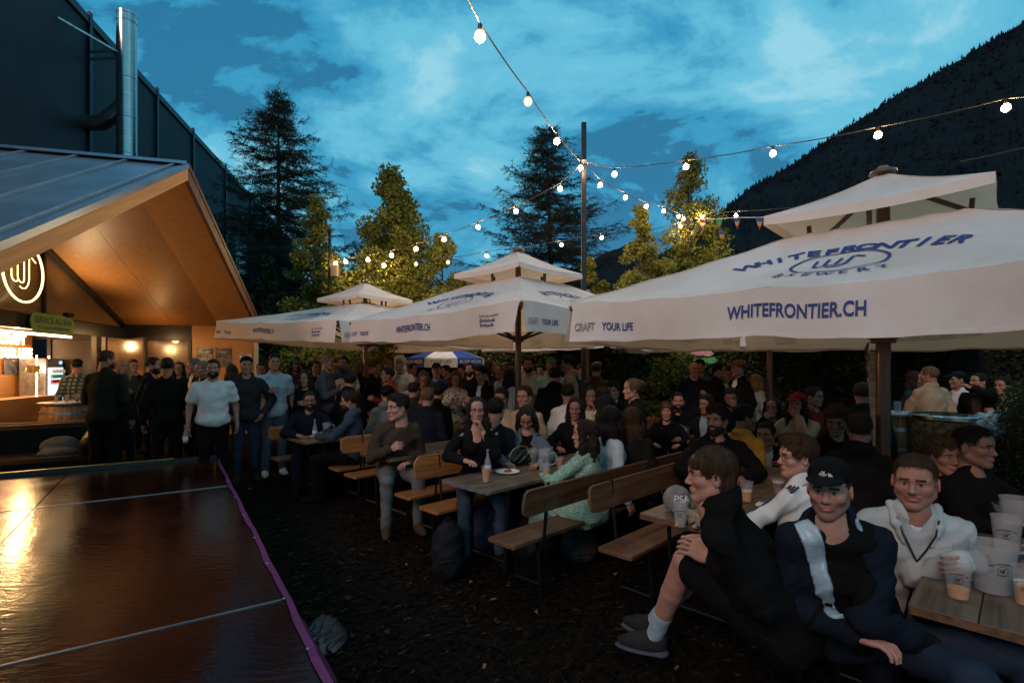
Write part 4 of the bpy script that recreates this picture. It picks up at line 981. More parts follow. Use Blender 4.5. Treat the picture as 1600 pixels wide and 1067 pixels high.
        # arched name, ringed monogram and second line on the slope
        SM_ = PS[i]; b = MB()
        def pm(x, y): # slope plane coordinates in metres about the logo centre
            j = (i+3) % 4; v0 = .47; sl_ = ((I[i]+I[j])/2 - (K[i]+K[j])/2).length; v_ = v0 + y/sl_; w_ = Ln*(1-v_) + (I[i]-I[j]).length*v_
            v_ = min(max(v_, 0), 1); u_ = .475 + x/w_; return SM_(u_, v_) + PN[i]*.008
        def arc(s_, size, rad, yc, span, up=True):
            n_ = len(s_)
            for q, ch in enumerate(s_):
                t = (q/(n_-1) - .5)*span; V, F = text_vf(ch, size, bold=.045)
                P_ = []
                for v in V:
                    if up: ang = t + v.x/rad; rr = rad + v.y; P_.append(pm(rr*math.sin(ang), yc + rr*math.cos(ang)))
                    else: ang = t + v.x/rad; rr = rad - v.y; P_.append(pm(rr*math.sin(ang), yc - rr*math.cos(ang)))
                b.add(P_, F)
        arc('WHITEFRONTIER', .110, .98, -.76, 1.20)
        arc('BREWERY', .070, .62, .30, .98, False)
        N_ = 40
        for (ra_, rb_) in ((.205, .222),):
            V = []; 
            for q in range(N_): t = 2*PI*q/N_; V += [pm(ra_*math.cos(t)*1.25, ra_*math.sin(t)), pm(rb_*math.cos(t)*1.24, rb_*math.sin(t))]
            b.add(V, [(2*q, 2*q+1, (2*q+3) % (2*N_), (2*q+2) % (2*N_)) for q in range(N_)])
        for st in monogram():
            V = []
            for q, (x, y) in enumerate(st):
                x2, y2 = st[min(q+1, len(st)-1)]; x0, y0 = st[max(q-1, 0)]; dx, dy = x2-x0, y2-y0; l = math.hypot(dx, dy); V += [pm((x - dy/l*.05)*.19, (y + dx/l*.05)*.19), pm((x + dy/l*.05)*.19, (y - dx/l*.05)*.19)]
            b.add(V, [(2*q, 2*q+1, 2*q+3, 2*q+2) for q in range(len(st)-1)])
        b.obj('logo', M_['ink'], e)
    return e
def monogram():
    """the w-f sign of the place as strokes in a unit circle"""
    def curve(p): return p
    st = []
    def u_(x0, x1, yt, yb, r): 
        pts = [(x0, yt), (x0, yb + r)] + [(x0 + r - r*math.cos(t), yb + r - r*math.sin(t)) for t in np.linspace(.25, PI/2, 6)]
        return pts
    st.append(u_(-.66, 0, .30, -.42, .22)); st.append([(-.44, -.42), (-.36, -.40), (-.30, -.32)])
    st.append(u_(-.33, 0, .42, -.42, .22)); st.append([(-.11, -.42), (-.03, -.40), (.02, -.30), (.02, .50)])
    st.append([(.68, .44), (.38, .62), (.31, .58), (.30, .45), (.30, -.25), (.24, -.45), (.10, -.60), (-.10, -.62), (-.22, -.56)])
    return st
umbrella('left umbrella of the row, beside the wooden hut', -2.95, 10.3, dz=(.03, 0, 0, .20), hd=2.8, rot=R(8), seed=1, mastr=.05)
umbrella('middle umbrella of the row with its corner flap open in front of the mast', .09, 7.44, seed=2)
umbrella('nearest and largest umbrella with the big arched blue name', 2.9, 4.0, he=2.18, drop=.29, seed=3, mastr=.05)
umbrella('umbrella half hidden behind the nearest one, over the tables of the bald man', 4.2, 8.35, he=2.30, drop=.30, seed=4)
umbrella('umbrella at the back behind the tall metal lamp pole', 1.75, 11.8, he=2.36, drop=.32, seed=5)
# flat pale parasol at the far right
def parasol_flat():
    e = empty('parasol', (7.66, 11.0, 0), 0, 'plain pale parasol with a thin white pole in front of the right hedge', 'umbrella')
    b = MB(); n = 8; c = (0, 0, 2.52); pts = [(2.3*math.cos(2*PI*k/n), 2.3*math.sin(2*PI*k/n), 2.17) for k in range(n)]
    b.add([c] + pts, [(0, 1+k, 1+(k+1) % n) for k in range(n)]); b.obj('canopy', CANV, e)
    b = MB()
    for k in range(n):
        p, q = Vector(pts[k]), Vector(pts[(k+1) % n]); b.add([p, q, q*1.003 - Vector((0, 0, .10)), p*1.003 - Vector((0, 0, .10))], [(0, 1, 2, 3)])
    b.obj('valance', CANV, e)
    MB().tube([(0, 0, 0), (0, 0, 2.5)], .024, 10).obj('pole', mat('white_paint', (.7, .7, .7), .4, 0, .1), e, True)
    for k in range(n): MB().beam((0, 0, 2.47), Vector(pts[k]) + Vector((0, 0, -.01)), .012, .018).obj('rib', M_['galv'], e)
parasol_flat()
BLUEC = mat('blue_parasol_cloth', (.012, .045, .26), .7, 0, .2, 5); WHC = mat('white_parasol_cloth', (.62, .60, .60), .7, 0, .12, 5)
def round_parasol():
    D = 13.0; c = at(697, 575, D); e = empty('round_parasol', (c.x, D, 0), 0, 'small blue and white round parasol with white lettering behind the crowd', 'umbrella')
    n = 8; r = 1.02; z0 = 1.86; zt = 2.22
    for k in range(n):
        a0 = 2*PI*k/n + PI/8*1.0 - PI/2 - PI/8*2; a1 = a0 + 2*PI/n
        p = Vector((r*math.cos(a0), r*math.sin(a0), z0)); q = Vector((r*math.cos(a1), r*math.sin(a1), z0)); t = Vector((0, 0, zt)); m = WHC if k % 2 == 0 else BLUEC
        b = MB(); m1 = (p+q)/2*.98; b.add([t, p, q], [(0, 1, 2)]); dn = Vector((0, 0, -.24)); b.add([p, p*1.01+dn, q*1.01+dn, q], [(0, 1, 2, 3)]); b.obj('canopy_panel', m, e)
        ex = (q-p).normalized(); mid = (p+q)/2*1.02 + Vector((0, 0, -.155)); 
        if mid.y < 0: text_obj('YOUR LIFE' if k % 2 == 0 else 'MÜZIK MÜZIK', .075, flat(mid, ex, (0, 0, 1), .004), M_['ink'] if k % 2 == 0 else WHC, e)
    MB().tube([(0, 0, 0), (0, 0, zt)], .02, 8).obj('pole', M_['galv'], e, True)
round_parasol()
# ============================================================ dark hall with its flue
HALLD = Vector((-.206, .9785, 0)).normalized(); HALLN = Vector((HALLD.y, -HALLD.x, 0))
HK = 1.6; HP = Vector((-8.8*HK, 10.2*HK, 0))
def hp(s, z, o=0.0): return HP + HALLD*(s*HK) + HALLN*o + Vector((0, 0, (z - 1.7)*HK + 1.7 if z > .5 else z))
HM = mat('dark_slate_cladding', (.013, .017, .026), .6, .1, .25, .8, bump=.05, bscale=3); HM2 = mat('hall_window_glass', (.004, .005, .006), .1, 0, .1); HM3 = mat('roof_edge_flashing', (.02, .025, .032), .35, .6, .1)
e = empty('industrial_hall', tuple(hp(5, 0)), 0, 'huge dark slate coloured hall rising behind the wooden hut', 'building'); OFF = Vector(e.location)
def hb(name, s0, s1, z0, z1, o0, o1, m, bev=0):
    b = MB(); P = [hp(s0, z0, o0), hp(s1, z0, o0), hp(s1, z0, o1), hp(s0, z0, o1)]; P = [p - OFF for p in P]; T_ = [p + Vector((0, 0, hp(0, z1).z - hp(0, z0).z)) for p in P]
    b.add(P + T_, [(0, 1, 2, 3), (7, 6, 5, 4), (0, 4, 5, 1), (1, 5, 6, 2), (2, 6, 7, 3), (3, 7, 4, 0)]); return b.obj(name, m, e)
hb('wall', -9, 24, 0, 9, -8, -.06, HM)
sx = [-9, -5.8, -2.6, .6, 3.6, 6.0, 9.0, 12.2, 15.4, 18.6, 21.8, 24]
for a_, b_ in zip(sx[:-1], sx[1:]): hb('cladding_panel', a_ + .012, b_ - .012, .02, 8.86, -.058, .0, HM)
for a_, b_ in zip(sx[:-1], sx[1:]): hb('roof_flashing', a_ + .006, b_ - .006, 8.87, 9.03, -.30, .07, HM3)
for a_ in sx[3:9]: hb('downpipe', a_ - .05, a_ + .05, 0, 9.12, .004, .09, HM3)
for a_, z0, z1 in ((4.6, 5.6, 6.7), (7.0, 5.4, 6.7), (10.2, 5.4, 6.7)): hb('window', a_, a_ + 1.3, z0, z1, .002, .012, HM2)
# flue
fl_ = at(198, 250, 17.0); FX, FY = fl_.x, fl_.y
e = empty('steel_flue', (FX, FY, 0), 0, 'tall shiny steel flue standing between hut roof and dark hall', 'chimney')
zt_ = HC + (HY - 22)/FPX*FY
b = MB(); b.lathe([(.285, 0), (.285, zt_), (.26, zt_), (.26, zt_ - .6)], 28); b.obj('pipe', M_['steel'], e, True)
for z in (6.0, 7.6, 8.7, 9.9, 11.2, zt_ - .28, zt_ - .04):
    MB().lathe([(.287, z - .045), (.297, z - .035), (.297, z + .035), (.287, z + .045)], 28).obj('joint_ring', M_['steel'], e, True)
dx_ = -HALLN*1.0
p0_ = Vector((0, 0, 5.55)); w_ = Vector((-1.05, -.15, 5.0))
b = MB(); b.tube([Vector((-.1, 0, 10.3)), Vector((-.5, 0, 9.95)), Vector((-.85, 0, 9.72)), Vector((-1.2, 0, 9.72)), Vector((-1.75, 0, 9.80))], .24, 18); b.obj('elbow', M_['steel'], e, True)
for z in (11.9, 12.15): MB().beam((-.2, 0, z), (-1.7, .3, z + .1), .05, .06).obj('bracket', M_['galv'], e)
MB().beam((-.2, -.1, 12.0), (-1.5, -1.6, 12.5), .05, .06).obj('bracket', M_['galv'], e)
for z in (9.2, 10.4): MB().beam((-1.45, -.6, z), (-1.62, .5, z + .05), .12, .05).obj('bracket', M_['galv'], e)
MB().beam((-1.5, 0, 9.1), (-1.56, 0, 10.5), .12, .05).obj('bracket', M_['galv'], e)
# ============================================================ wooden hut
G = Vector((-.25629, .9666, 0)); Wv = Vector((-.9666, -.25629, 0)); PX = Vector((-5.05, 7.937, 4.80)); Zv = Vector((0, 0, 1))
HO = Vector((-8.5, 8.2, 0))
hut = empty('bar_hut', tuple(HO), 0, 'timber bar hut with metal gable roof, its inside lit warm', 'hut')
def H(s, w, z): return Vector((PX.x, PX.y, 0)) + G*s + Wv*w + Zv*z - HO
TL, TR = .525, .402
def roofz(s): return 4.80 - (TL*-s if s < 0 else TR*s)
def prism(name, pts, m, parent=hut, **k):
    """pts: bottom ring then top ring (same count)"""
    n = len(pts)//2; b = MB(); b.add(pts, [tuple(range(n))[::-1], tuple(range(n, 2*n))] + [(i, (i+1) % n, (i+1) % n + n, i + n) for i in range(n)]); return b.obj(name, m, parent, **k)
def hbox(name, s0, s1, w0, w1, z0, z1, m, parent=hut):
    return prism(name, [H(s0, w0, z0), H(s1, w0, z0), H(s1, w1, z0), H(s0, w1, z0), H(s0, w0, z1), H(s1, w0, z1), H(s1, w1, z1), H(s0, w1, z1)], m, parent)
RM = mat('blue_grey_roof_metal', (.19, .24, .30), .34, .55, .18, 1.6, bump=.06, bscale=4)
SEAMM = mat('pale_seam_metal', (.34, .38, .42), .4, .5, .15, 3)  # seams in a paler tone than the roof sheet
LW = 6.2; SL, SR = -5.0, 5.25
def slope(name, s0, s1, w0, w1, t0, t1, m, parent=hut):
    return prism(name, [H(s0, w0, roofz(s0)-t1), H(s1, w0, roofz(s1)-t1), H(s1, w1, roofz(s1)-t1), H(s0, w1, roofz(s0)-t1), H(s0, w0, roofz(s0)-t0), H(s1, w0, roofz(s1)-t0), H(s1, w1, roofz(s1)-t0), H(s0, w1, roofz(s0)-t0)], m, parent)
rl = slope('roof', SL, -.02, .03, LW, 0, .05, RM); rr_ = slope('roof', .02, SR, .03, LW, 0, .05, RM)
w = .12
k = 0
while w < LW:
    b = MB(); b.beam(H(-.05, w, roofz(-.05) + .012), H(SL + .02, w, roofz(SL + .02) + .012), .025, .045); b.obj('standing_seam', SEAMM, rl); w += .62 if k else .62; k += 1
prism('ridge_cap', [H(-.2, .0, roofz(-.2)+.052), H(0, 0, 4.86), H(.2, 0, roofz(.2)+.052), H(-.2, LW, roofz(-.2)+.052), H(0, LW, 4.86), H(.2, LW, roofz(.2)+.052)], RM)
# timber: verge boards and soffit
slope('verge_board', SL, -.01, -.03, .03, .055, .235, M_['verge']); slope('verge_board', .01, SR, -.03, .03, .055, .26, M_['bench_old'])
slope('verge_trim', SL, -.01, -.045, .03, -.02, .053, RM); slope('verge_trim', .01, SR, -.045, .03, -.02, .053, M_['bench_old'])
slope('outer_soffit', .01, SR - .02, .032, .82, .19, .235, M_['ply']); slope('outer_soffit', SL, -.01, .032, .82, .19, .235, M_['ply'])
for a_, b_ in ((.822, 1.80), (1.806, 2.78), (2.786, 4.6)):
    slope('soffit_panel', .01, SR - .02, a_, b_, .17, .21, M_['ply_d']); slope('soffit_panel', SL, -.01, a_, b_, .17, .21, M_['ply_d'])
slope('insulation', SL + .02, -.02, .05, LW - .1, .055, .168, M_['black_plastic']); slope('insulation', .02, SR - .04, .05, LW - .1, .055, .168, M_['black_plastic'])
# recessed gable: panelled triangle over a black beam
GW = 2.80; BK = mat('black_window_frame', (.014, .012, .011), .4, .3, .2); GP = wood('brown_gable_panel', (.10, .055, .022), (.20, .115, .05), .35, 1.5, 0, .5, .03)
def tri(name, pts, w0, w1, m): return prism(name, [H(s, w0, z) for s, z in pts] + [H(s, w1, z) for s, z in pts], m)
ZB = 2.55
sR = (4.80 - .22 - ZB)/TR; sL = -(4.80 - .22 - ZB)/TL
for s0, s1 in ((sL + .06, -1.95), (-1.89, -.03), (.03, 1.86), (1.92, sR - .06)):
    zz = lambda s: roofz(s) - .26
    pts = [(s0, ZB + .02), (s1, ZB + .02)] + ([(s1, max(zz(s1), ZB + .03)), (s0, max(zz(s0), ZB + .03))])
    tri('gable_panel', pts, GW + .05, GW + .09, GP)
for s_ in (-1.92, 0, 1.89): hbox('mullion', s_ - .03, s_ + .03, GW, GW + .045, ZB, roofz(s_) - .24, BK)
for s0, s1 in ((sL, -.0), (.0, sR)):
    slope_pts = [H(s0, GW - .03, roofz(s0) - .215 - .09), H(s1, GW - .03, roofz(s1) - .215 - .09), H(s1, GW + .048, roofz(s1) - .215 - .09), H(s0, GW + .048, roofz(s0) - .215 - .09), H(s0, GW - .03, roofz(s0) - .215), H(s1, GW - .03, roofz(s1) - .215), H(s1, GW + .048, roofz(s1) - .215), H(s0, GW + .048, roofz(s0) - .215)]
    prism('gable_frame', slope_pts, BK)
hbox('beam', -4.2, 4.95, GW - .06, GW + .09, 2.30, 2.545, BK)
# walls of the bar below
hbox('side_wall', 4.86, 4.94, .05, 1.42, 0, 2.72, M_['ply']); hbox('corner_post', 4.80, 4.95, -.02, .046, 0, 2.74, mat('pale_post', (.40, .36, .30), .6, 0, .1))
hbox('door_lintel', 4.86, 4.94, 1.424, 4.55, 2.28, 2.72, BK)
hbox('back_wall', -4.6, 4.8, 4.56, 4.62, 0, 2.9, M_['ply'])
hbox('floor', -4.4, 4.8, GW, 4.55, .0, .12, M_['ply_d'])
hbox('ceiling', -4.4, 4.85, GW + .1, 4.55, 2.50, 2.54, M_['ply'])
for a_ in (1.43, 2.36, 3.30, 4.24): hbox('door_post', 4.84, 4.93, a_, a_ + .07, 0, 2.276, BK)
for a_ in (1.504, 2.434, 3.374): hbox('door_glass', 4.875, 4.89, a_, a_ + .85, .1, 2.27, mat('door_glass', (.02, .018, .016), .28, 0, .1, spec=.5) if a_ > 3 else mat('painted_glow_door_glass', (.16, .085, .04), .12, 0, .5, 2))  # warm bar light painted into the pane colour, last pane left dark
hbox('post', 3.55, 3.75, GW - .02, GW + .07, 0, 2.30, BK); hbox('post', 3.92, 4.0, GW - .02, GW + .07, 0, 2.30, BK)
hbox('bar_counter', -4.2, 2.9, 3.1, 3.5, .12, 1.12, M_['ply'])
warm = (1.0, .58, .22)
EMW = emit('warm_neon', (1.0, .72, .33), 2.9, True); EMS = emit('warm_strip_light', (1.0, .70, .36), 14, True)
def hut_lamp(name, s, w_, z, pw, rad, label, col=warm):
    ld = bpy.data.lights.new(name, 'POINT'); ld.energy = pw; ld.color = col; ld.shadow_soft_size = rad; o = bpy.data.objects.new(name, ld); COL.objects.link(o); o.parent = hut; o.location = H(s, w_, z); return o
hut_lamp('ceiling_lamp', 2.6, 3.6, 2.2, 130, .08, ''); hut_lamp('ceiling_lamp', -.5, 3.7, 2.2, 100, .08, ''); hut_lamp('ceiling_lamp', 4.2, 2.0, 2.30, 14, .06, '')
# two small floodlights fixed to the black beam light the soffit
for s_ in (2.3, -1.0):
    b = MB(); c = H(s_, GW - .14, 2.62); M = Matrix.Translation(c); b.box(-.06, -.06, -.04, .06, .06, .04, M, .008); b.obj('floodlight', BK, hut)
    ld = bpy.data.lights.new('floodlight_lamp', 'SPOT'); ld.energy = 95; ld.color = (1, .68, .34); ld.spot_size = R(140); ld.spot_blend = .8; ld.shadow_soft_size = .05
    o = bpy.data.objects.new('floodlight_lamp', ld); COL.objects.link(o); o.parent = hut; o.location = H(s_, GW - .16, 2.70); o.rotation_euler = (Wv*-.75 + Zv*1.0 + G*.25).to_track_quat('-Z', 'Y').to_euler()
hbox('strip_light', -3.5, 2.9, GW + .10, GW + .13, 2.22, 2.26, EMS)
# neon ring with monogram, hung in the gable
def neon():
    # plane of the gable; the sign hangs a little in front of it
    e = empty('neon_sign', tuple(HO + H(1.02, GW - .16, 3.20)), 0, 'round glowing neon sign with white monogram in the hut gable', 'neon sign'); o0 = H(1.02, GW - .16, 3.20)
    q = lambda x, y: G*x + Zv*y
    rr = .49
    b = MB(); b.tube([q(rr*math.cos(t), rr*math.sin(t)) for t in np.linspace(0, 2*PI, 49)], .017, 8, False); b.obj('ring_tube', EMW, e, True)
    for st in monogram(): b = MB(); b.tube([q(x*.44, y*.44) for x, y in st], .009, 8); b.obj('letter_tube', EMW, e, True)
    for x in (-.1, .1): MB().tube([q(x, rr), q(x, rr) + Zv*.30 + Wv*.14], .006, 5).obj('hanger', BK, e)
neon()
e = empty('neon_sign', tuple(HO + H(4.10, 4.52, 2.10)), 0, 'glowing neon words on the plywood back wall of the bar', 'neon sign')
b = MB()
NEONW = emit('warm_neon_words', (1.0, .62, .34), 9)
for s_, z in (('CRAFT', .13), ('YOUR LIFE', -.16)):
    b = MB(); V, F = text_vf(s_, .205, outline=.011, xs=.9); b.add([G*(v.x) + Zv*(z - .09 + v.y) - Wv*v.z for v in V], F); b.obj('lettering', NEONW, e)
# green banner on the beam
def stadium(w, h, n=10):
    r = h/2; return [(w/2 - r + r*math.cos(t), r*math.sin(t)) for t in np.linspace(-PI/2, PI/2, n)] + [(-w/2 + r + r*math.cos(t), r*math.sin(t)) for t in np.linspace(PI/2, 3*PI/2, n)]
c0 = H(1.90, GW - .10, 2.42); e = empty('bar_sign', tuple(HO + c0), 0, 'green rounded sign with dark words hanging on the bar beam', 'sign')
GR = mat('green_sign_board', (.13, .26, .035), .6, 0, .15, 5); b = MB(); b.slab([G*x*1.0 + Zv*y for x, y in stadium(1.26, .33)][::-1], -Wv, .02); b.obj('board', GR, e)
text_obj('SERVICE AU BAR', .105, flat(-Wv*.0225 + Zv*.0, G, Zv), mat('sign_ink', (.012, .02, .05), .6, 0, 0), e, bold=.03); text_obj('GET YOUR FOODS SOMEWHERE', .045, flat(-Wv*.0225 - Zv*.10, G, Zv), M_['ink'], e, bold=.03)
# posters and boards
def poster(label, s, w_, z, wd, ht, col, words, wallside=True, cat='poster'):
    if wallside: o = H(s, w_, z); ex = -Wv; n = -G
    else: o = H(s, w_, z); ex = G; n = -Wv
    e = empty('poster', tuple(HO + o), 0, label, cat); b = MB(); b.slab([ex*x + Zv*y for x, y in ((-wd/2, -ht/2), (wd/2, -ht/2), (wd/2, ht/2), (-wd/2, ht/2))], -n*-1, .012)
    b.obj('sheet', col, e)
    for i_, (t, sz) in enumerate(words):
        text_obj(t, sz, flat(n*.014 + Zv*(ht*.25 - i_*.09), ex, Zv), WHC if col != WHC else M_['ink'], e)
    return e
PD = mat('dark_poster', (.03, .04, .08), .5, 0, .8, 9, col2=(.20, .16, .15)); PG = mat('grey_poster', (.12, .11, .10), .5, 0, .8, 9, col2=(.45, .40, .36))
poster('grey printed poster on the hut side wall, left one', 4.85, 1.15, 1.88, .34, .46, PG, [('FRONTIER', .03)]); poster('dark blue printed poster on the hut side wall', 4.85, .74, 1.88, .34, .46, PD, [('BIERE', .03)])
poster('white notice sheet on the hut corner wall', 4.85, .25, 1.86, .26, .20, WHC, [('MERCI', .05)])
poster('dark menu board under the neon words in the bar', 4.16, 4.53, 1.68, .66, .34, PD, [('MENU', .05)], False, 'menu board'); 
# drinks fridge with plant
def fridge():
    o = HO + H(4.44, 3.95, .12); e = empty('drinks_fridge', tuple(o), math.atan2(G.y, G.x), 'tall drinks fridge with lit glass door in the bar', 'fridge')
    MB().box(-.3, 0, 0, .3, .5, 1.72, None, .02).obj('cabinet', M_['galv'], e); MB().box(-.25, -.02, .1, .25, -.003, 1.52).obj('door', emit('fridge_glow', (.62, .86, 1.0), 1.5), e)
    for z in (.45, .8, 1.15):
        MB().box(-.25, -.026, z, .25, -.022, z + .015).obj('shelf', M_['galv'], e)
    g = random.Random(3)
    cols = [mat('red_can', (.4, .03, .03), .3, 0, 0), mat('teal_can', (.05, .3, .35), .3, 0, 0), mat('white_can', (.7, .7, .7), .3, 0, 0)]
    for i_ in range(5):
        for j_ in range(3): MB().tube([(-.2 + i_*.1, -.05, 1.18 + .11*j_), (-.2 + i_*.1, -.05, 1.26 + .11*j_)], .032, 8).obj('can', cols[j_ % 3], e)
    MB().box(.15, -.012, 1.6, .23, -.006, 1.66).obj('display', emit('blue_display', (.3, .6, 1), 2), e)
fridge()
def hang_plant(label, p, n, L_, seed):
    g = np.random.default_rng(seed); e = empty('hanging_plant', tuple(p), 0, label, 'plant'); V = []; F = []
    for i_ in range(n):
        a = g.uniform(0, 2*PI); l = L_*g.uniform(.5, 1.1); w_ = .008; pts = []
        for s_ in np.linspace(0, 1, 6): pts.append(np.array([math.cos(a)*(.05 + .22*s_), math.sin(a)*(.05 + .22*s_), .10*math.sin(PI*s_*.8) - l*s_**1.6]))
        sd_ = np.array([-math.sin(a), math.cos(a), 0])*w_; n0 = len(V)
        for k_, p_ in enumerate(pts): q_ = 1 - k_/5.2; V += [p_ - sd_*q_, p_ + sd_*q_]
        F += [(n0+2*k_, n0+2*k_+1, n0+2*k_+3, n0+2*k_+2) for k_ in range(5)]
    link('leaves', mesh_np('leaves', V, F), e, LF['pale']); MB().lathe([(.05, -.12), (.09, -.1), (.10, .03), (.085, .03), (.08, 0)], 12).obj('pot', mat('clay_pot', (.2, .08, .04), .7), e, True)
hang_plant('trailing grassy plant hanging beside the fridge', HO + H(3.78, 4.0, 1.66), 46, .62, 4)
ld = hut_lamp('fridge_side_tube', 3.9, 4.1, 1.6, 8, .03, '', (1, .85, .6))
for s_ in (3.90,): b = MB(); b.tube([H(s_, 4.0, .9), H(s_, 4.0, 1.9)], .012, 8); b.obj('tube_light', EMS, hut)
b = MB(); b.tube([H(4.70, 4.2, .9), H(4.70, 4.2, 1.9)], .014, 8); b.obj('tube_light', EMS, hut)
# ============================================================ stage in the foreground
D1 = Vector((-.5545, .8322, 0)); D2 = Vector((-.8322, -.5545, 0)); SO = Vector((-.745, 2.09, 0)); ZS = .40
def wet(name, c):
    m = newmat(name); T = m.node_tree; b = bs(m); nn = T.nodes.new; lk = T.links.new
    t = nn('ShaderNodeTexCoord'); nz = nn('ShaderNodeTexNoise'); nz.inputs['Scale'].default_value = 1.7; nz.inputs['Detail'].default_value = 7; lk(t.outputs['Object'], nz.inputs[0])
    r = nn('ShaderNodeValToRGB'); lk(nz.outputs['Fac'], r.inputs[0]); r.color_ramp.elements[0].position = .35; r.color_ramp.elements[1].position = .7
    r.color_ramp.elements[0].color = (c[0]*.7, c[1]*.7, c[2]*.7, 1); r.color_ramp.elements[1].color = (c[0]*1.3, c[1]*1.3, c[2]*1.3, 1); lk(r.outputs[0], b.inputs['Base Color'])
    r2 = nn('ShaderNodeMapRange'); lk(nz.outputs['Fac'], r2.inputs[0]); r2.inputs[1].default_value = .35; r2.inputs[2].default_value = .7; r2.inputs[3].default_value = .07; r2.inputs[4].default_value = .20; lk(r2.outputs[0], b.inputs['Roughness'])
    b.inputs['Specular IOR Level'].default_value = .16
    mp_ = nn('ShaderNodeMapping'); mp_.inputs['Scale'].default_value = (5, 16, 4); mp_.inputs['Rotation'].default_value = (0, 0, R(-34)); lk(t.outputs['Object'], mp_.inputs[0])
    n2 = nn('ShaderNodeTexNoise'); n2.inputs['Scale'].default_value = 2.2; n2.inputs['Detail'].default_value = 5; lk(mp_.outputs[0], n2.inputs[0])
    bp = nn('ShaderNodeBump'); bp.inputs['Strength'].default_value = .26; bp.inputs['Distance'].default_value = .010; lk(n2.outputs['Fac'], bp.inputs['Height']); lk(bp.outputs[0], b.inputs['Normal']); return m
WETM = wet('wet_red_brown_stage_panel', (.020, .006, .004)); ALU = mat('seam_aluminium', (.36, .36, .38), .35, .9, .1); MAG = mat('magenta_edge_tape', (.095, .006, .075), .6, 0, .25, 9)
st = empty('stage', tuple(SO), 0, 'wet glossy dark red stage floor filling the lower left corner', 'stage')
def sp(a, b_, z): return D1*a + D2*b_ + Vector((0, 0, z))
def sbox(name, a0, a1, b0, b1, z0, z1, m, parent=None):
    b = MB(); b.add([sp(a0, b0, z0), sp(a0, b1, z0), sp(a1, b1, z0), sp(a1, b0, z0), sp(a0, b0, z1), sp(a0, b1, z1), sp(a1, b1, z1), sp(a1, b0, z1)], [(3, 2, 1, 0), (4, 5, 6, 7), (0, 1, 5, 4), (1, 2, 6, 5), (2, 3, 7, 6), (3, 0, 4, 7)]); return b.obj(name, m, parent or st)
aa = [-2.3, .91, 4.12, 6.0]; bb = [.0, 1.57, 3.14, 4.71, 6.28]
for i in range(3):
    for j in range(4): sbox('floor_panel', aa[i] + .005, aa[i+1] - .005, bb[j] + .005, bb[j+1] - .005, ZS - .06, ZS + .0015*((i*3+j) % 3), WETM)
sbox('substructure', -2.28, 5.95, .03, 6.2, .02, ZS - .065, M_['black_plastic'])
for a_ in aa[1:3]: sbox('seam_strip', a_ - .006, a_ + .006, .03, 6.2, ZS - .02, ZS + .0055, ALU)
sbox('seam_strip', .915, 4.11, 1.565, 1.575, ZS - .02, ZS + .0055, ALU)
b = MB(); n = 60
for k in range(n+1):
    a_ = -2.3 + 8.3*k/n; wv = .006*math.sin(a_*5) + .004*math.sin(a_*13); b.v += [tuple(sp(a_, .022 + wv, ZS + .009)), tuple(sp(a_, -.012 + wv*.5, ZS + .011)), tuple(sp(a_, -.016 + wv, ZS - .05 + wv))]
    if k: q = 3*k; b.f += [(q-3, q, q+1, q-2), (q-2, q+1, q+2, q-1)]
b.obj('edge_tape', MAG, st, True)
for a_ in (.3, .9, 1.5, 2.1, 2.8, 3.5, 4.3, 5.2): b = MB(); b.lathe([(.001, .004), (.008, .003), (.009, 0)], 8, tuple(sp(a_, .02, ZS + .011))); b.obj('screw', M_['galv'], st)
b = MB(); V = []
for k in range(9):
    t = k/8; V += [sp(.05 + .62*t, -.012, ZS + .005), sp(.02 + .66*t, -.05 - .05*math.sin(PI*t), ZS - .05 - .10*math.sin(PI*t)**.6), sp(.0 + .70*t, -.06 - .09*math.sin(PI*t), ZS - .16 - .16*math.sin(PI*t)**.6)]
b.add(V, [(3*k+c, 3*k+c+1, 3*k+c+4, 3*k+c+3) for k in range(8) for c in (0, 1)]); b.obj('edge_skirt', MAG, st, True)
sbox('rim', 6.01, 6.10, -.02, 6.3, .1, ZS + .045, M_['black_plastic']); sbox('rim_trim', 6.02, 6.06, .5, 6.3, ZS + .046, ZS + .056, mat('worn_brass_edge', (.30, .22, .06), .4, .6, .3, 8))
# grey plastic wrap by the stage edge
V, F = sdf_mesh([ELL((0, 0, .03), (.11, .20, .05), .02), ELL((.02, .12, .03), (.08, .14, .045), .02)], .009, folds(.020, 3.6))
c_ = ongr(510, 990, .05); o = link('plastic_bag', mesh_np('plastic_bag', V, F), None, mat('clear_grey_plastic', (.02, .02, .022), .4, 0, .3, 12), loc=(c_.x, c_.y, 0), rot=(0, 0, .5)); tag(o, 'crumpled grey plastic bag on the mulch by the magenta stage edge', 'bag')
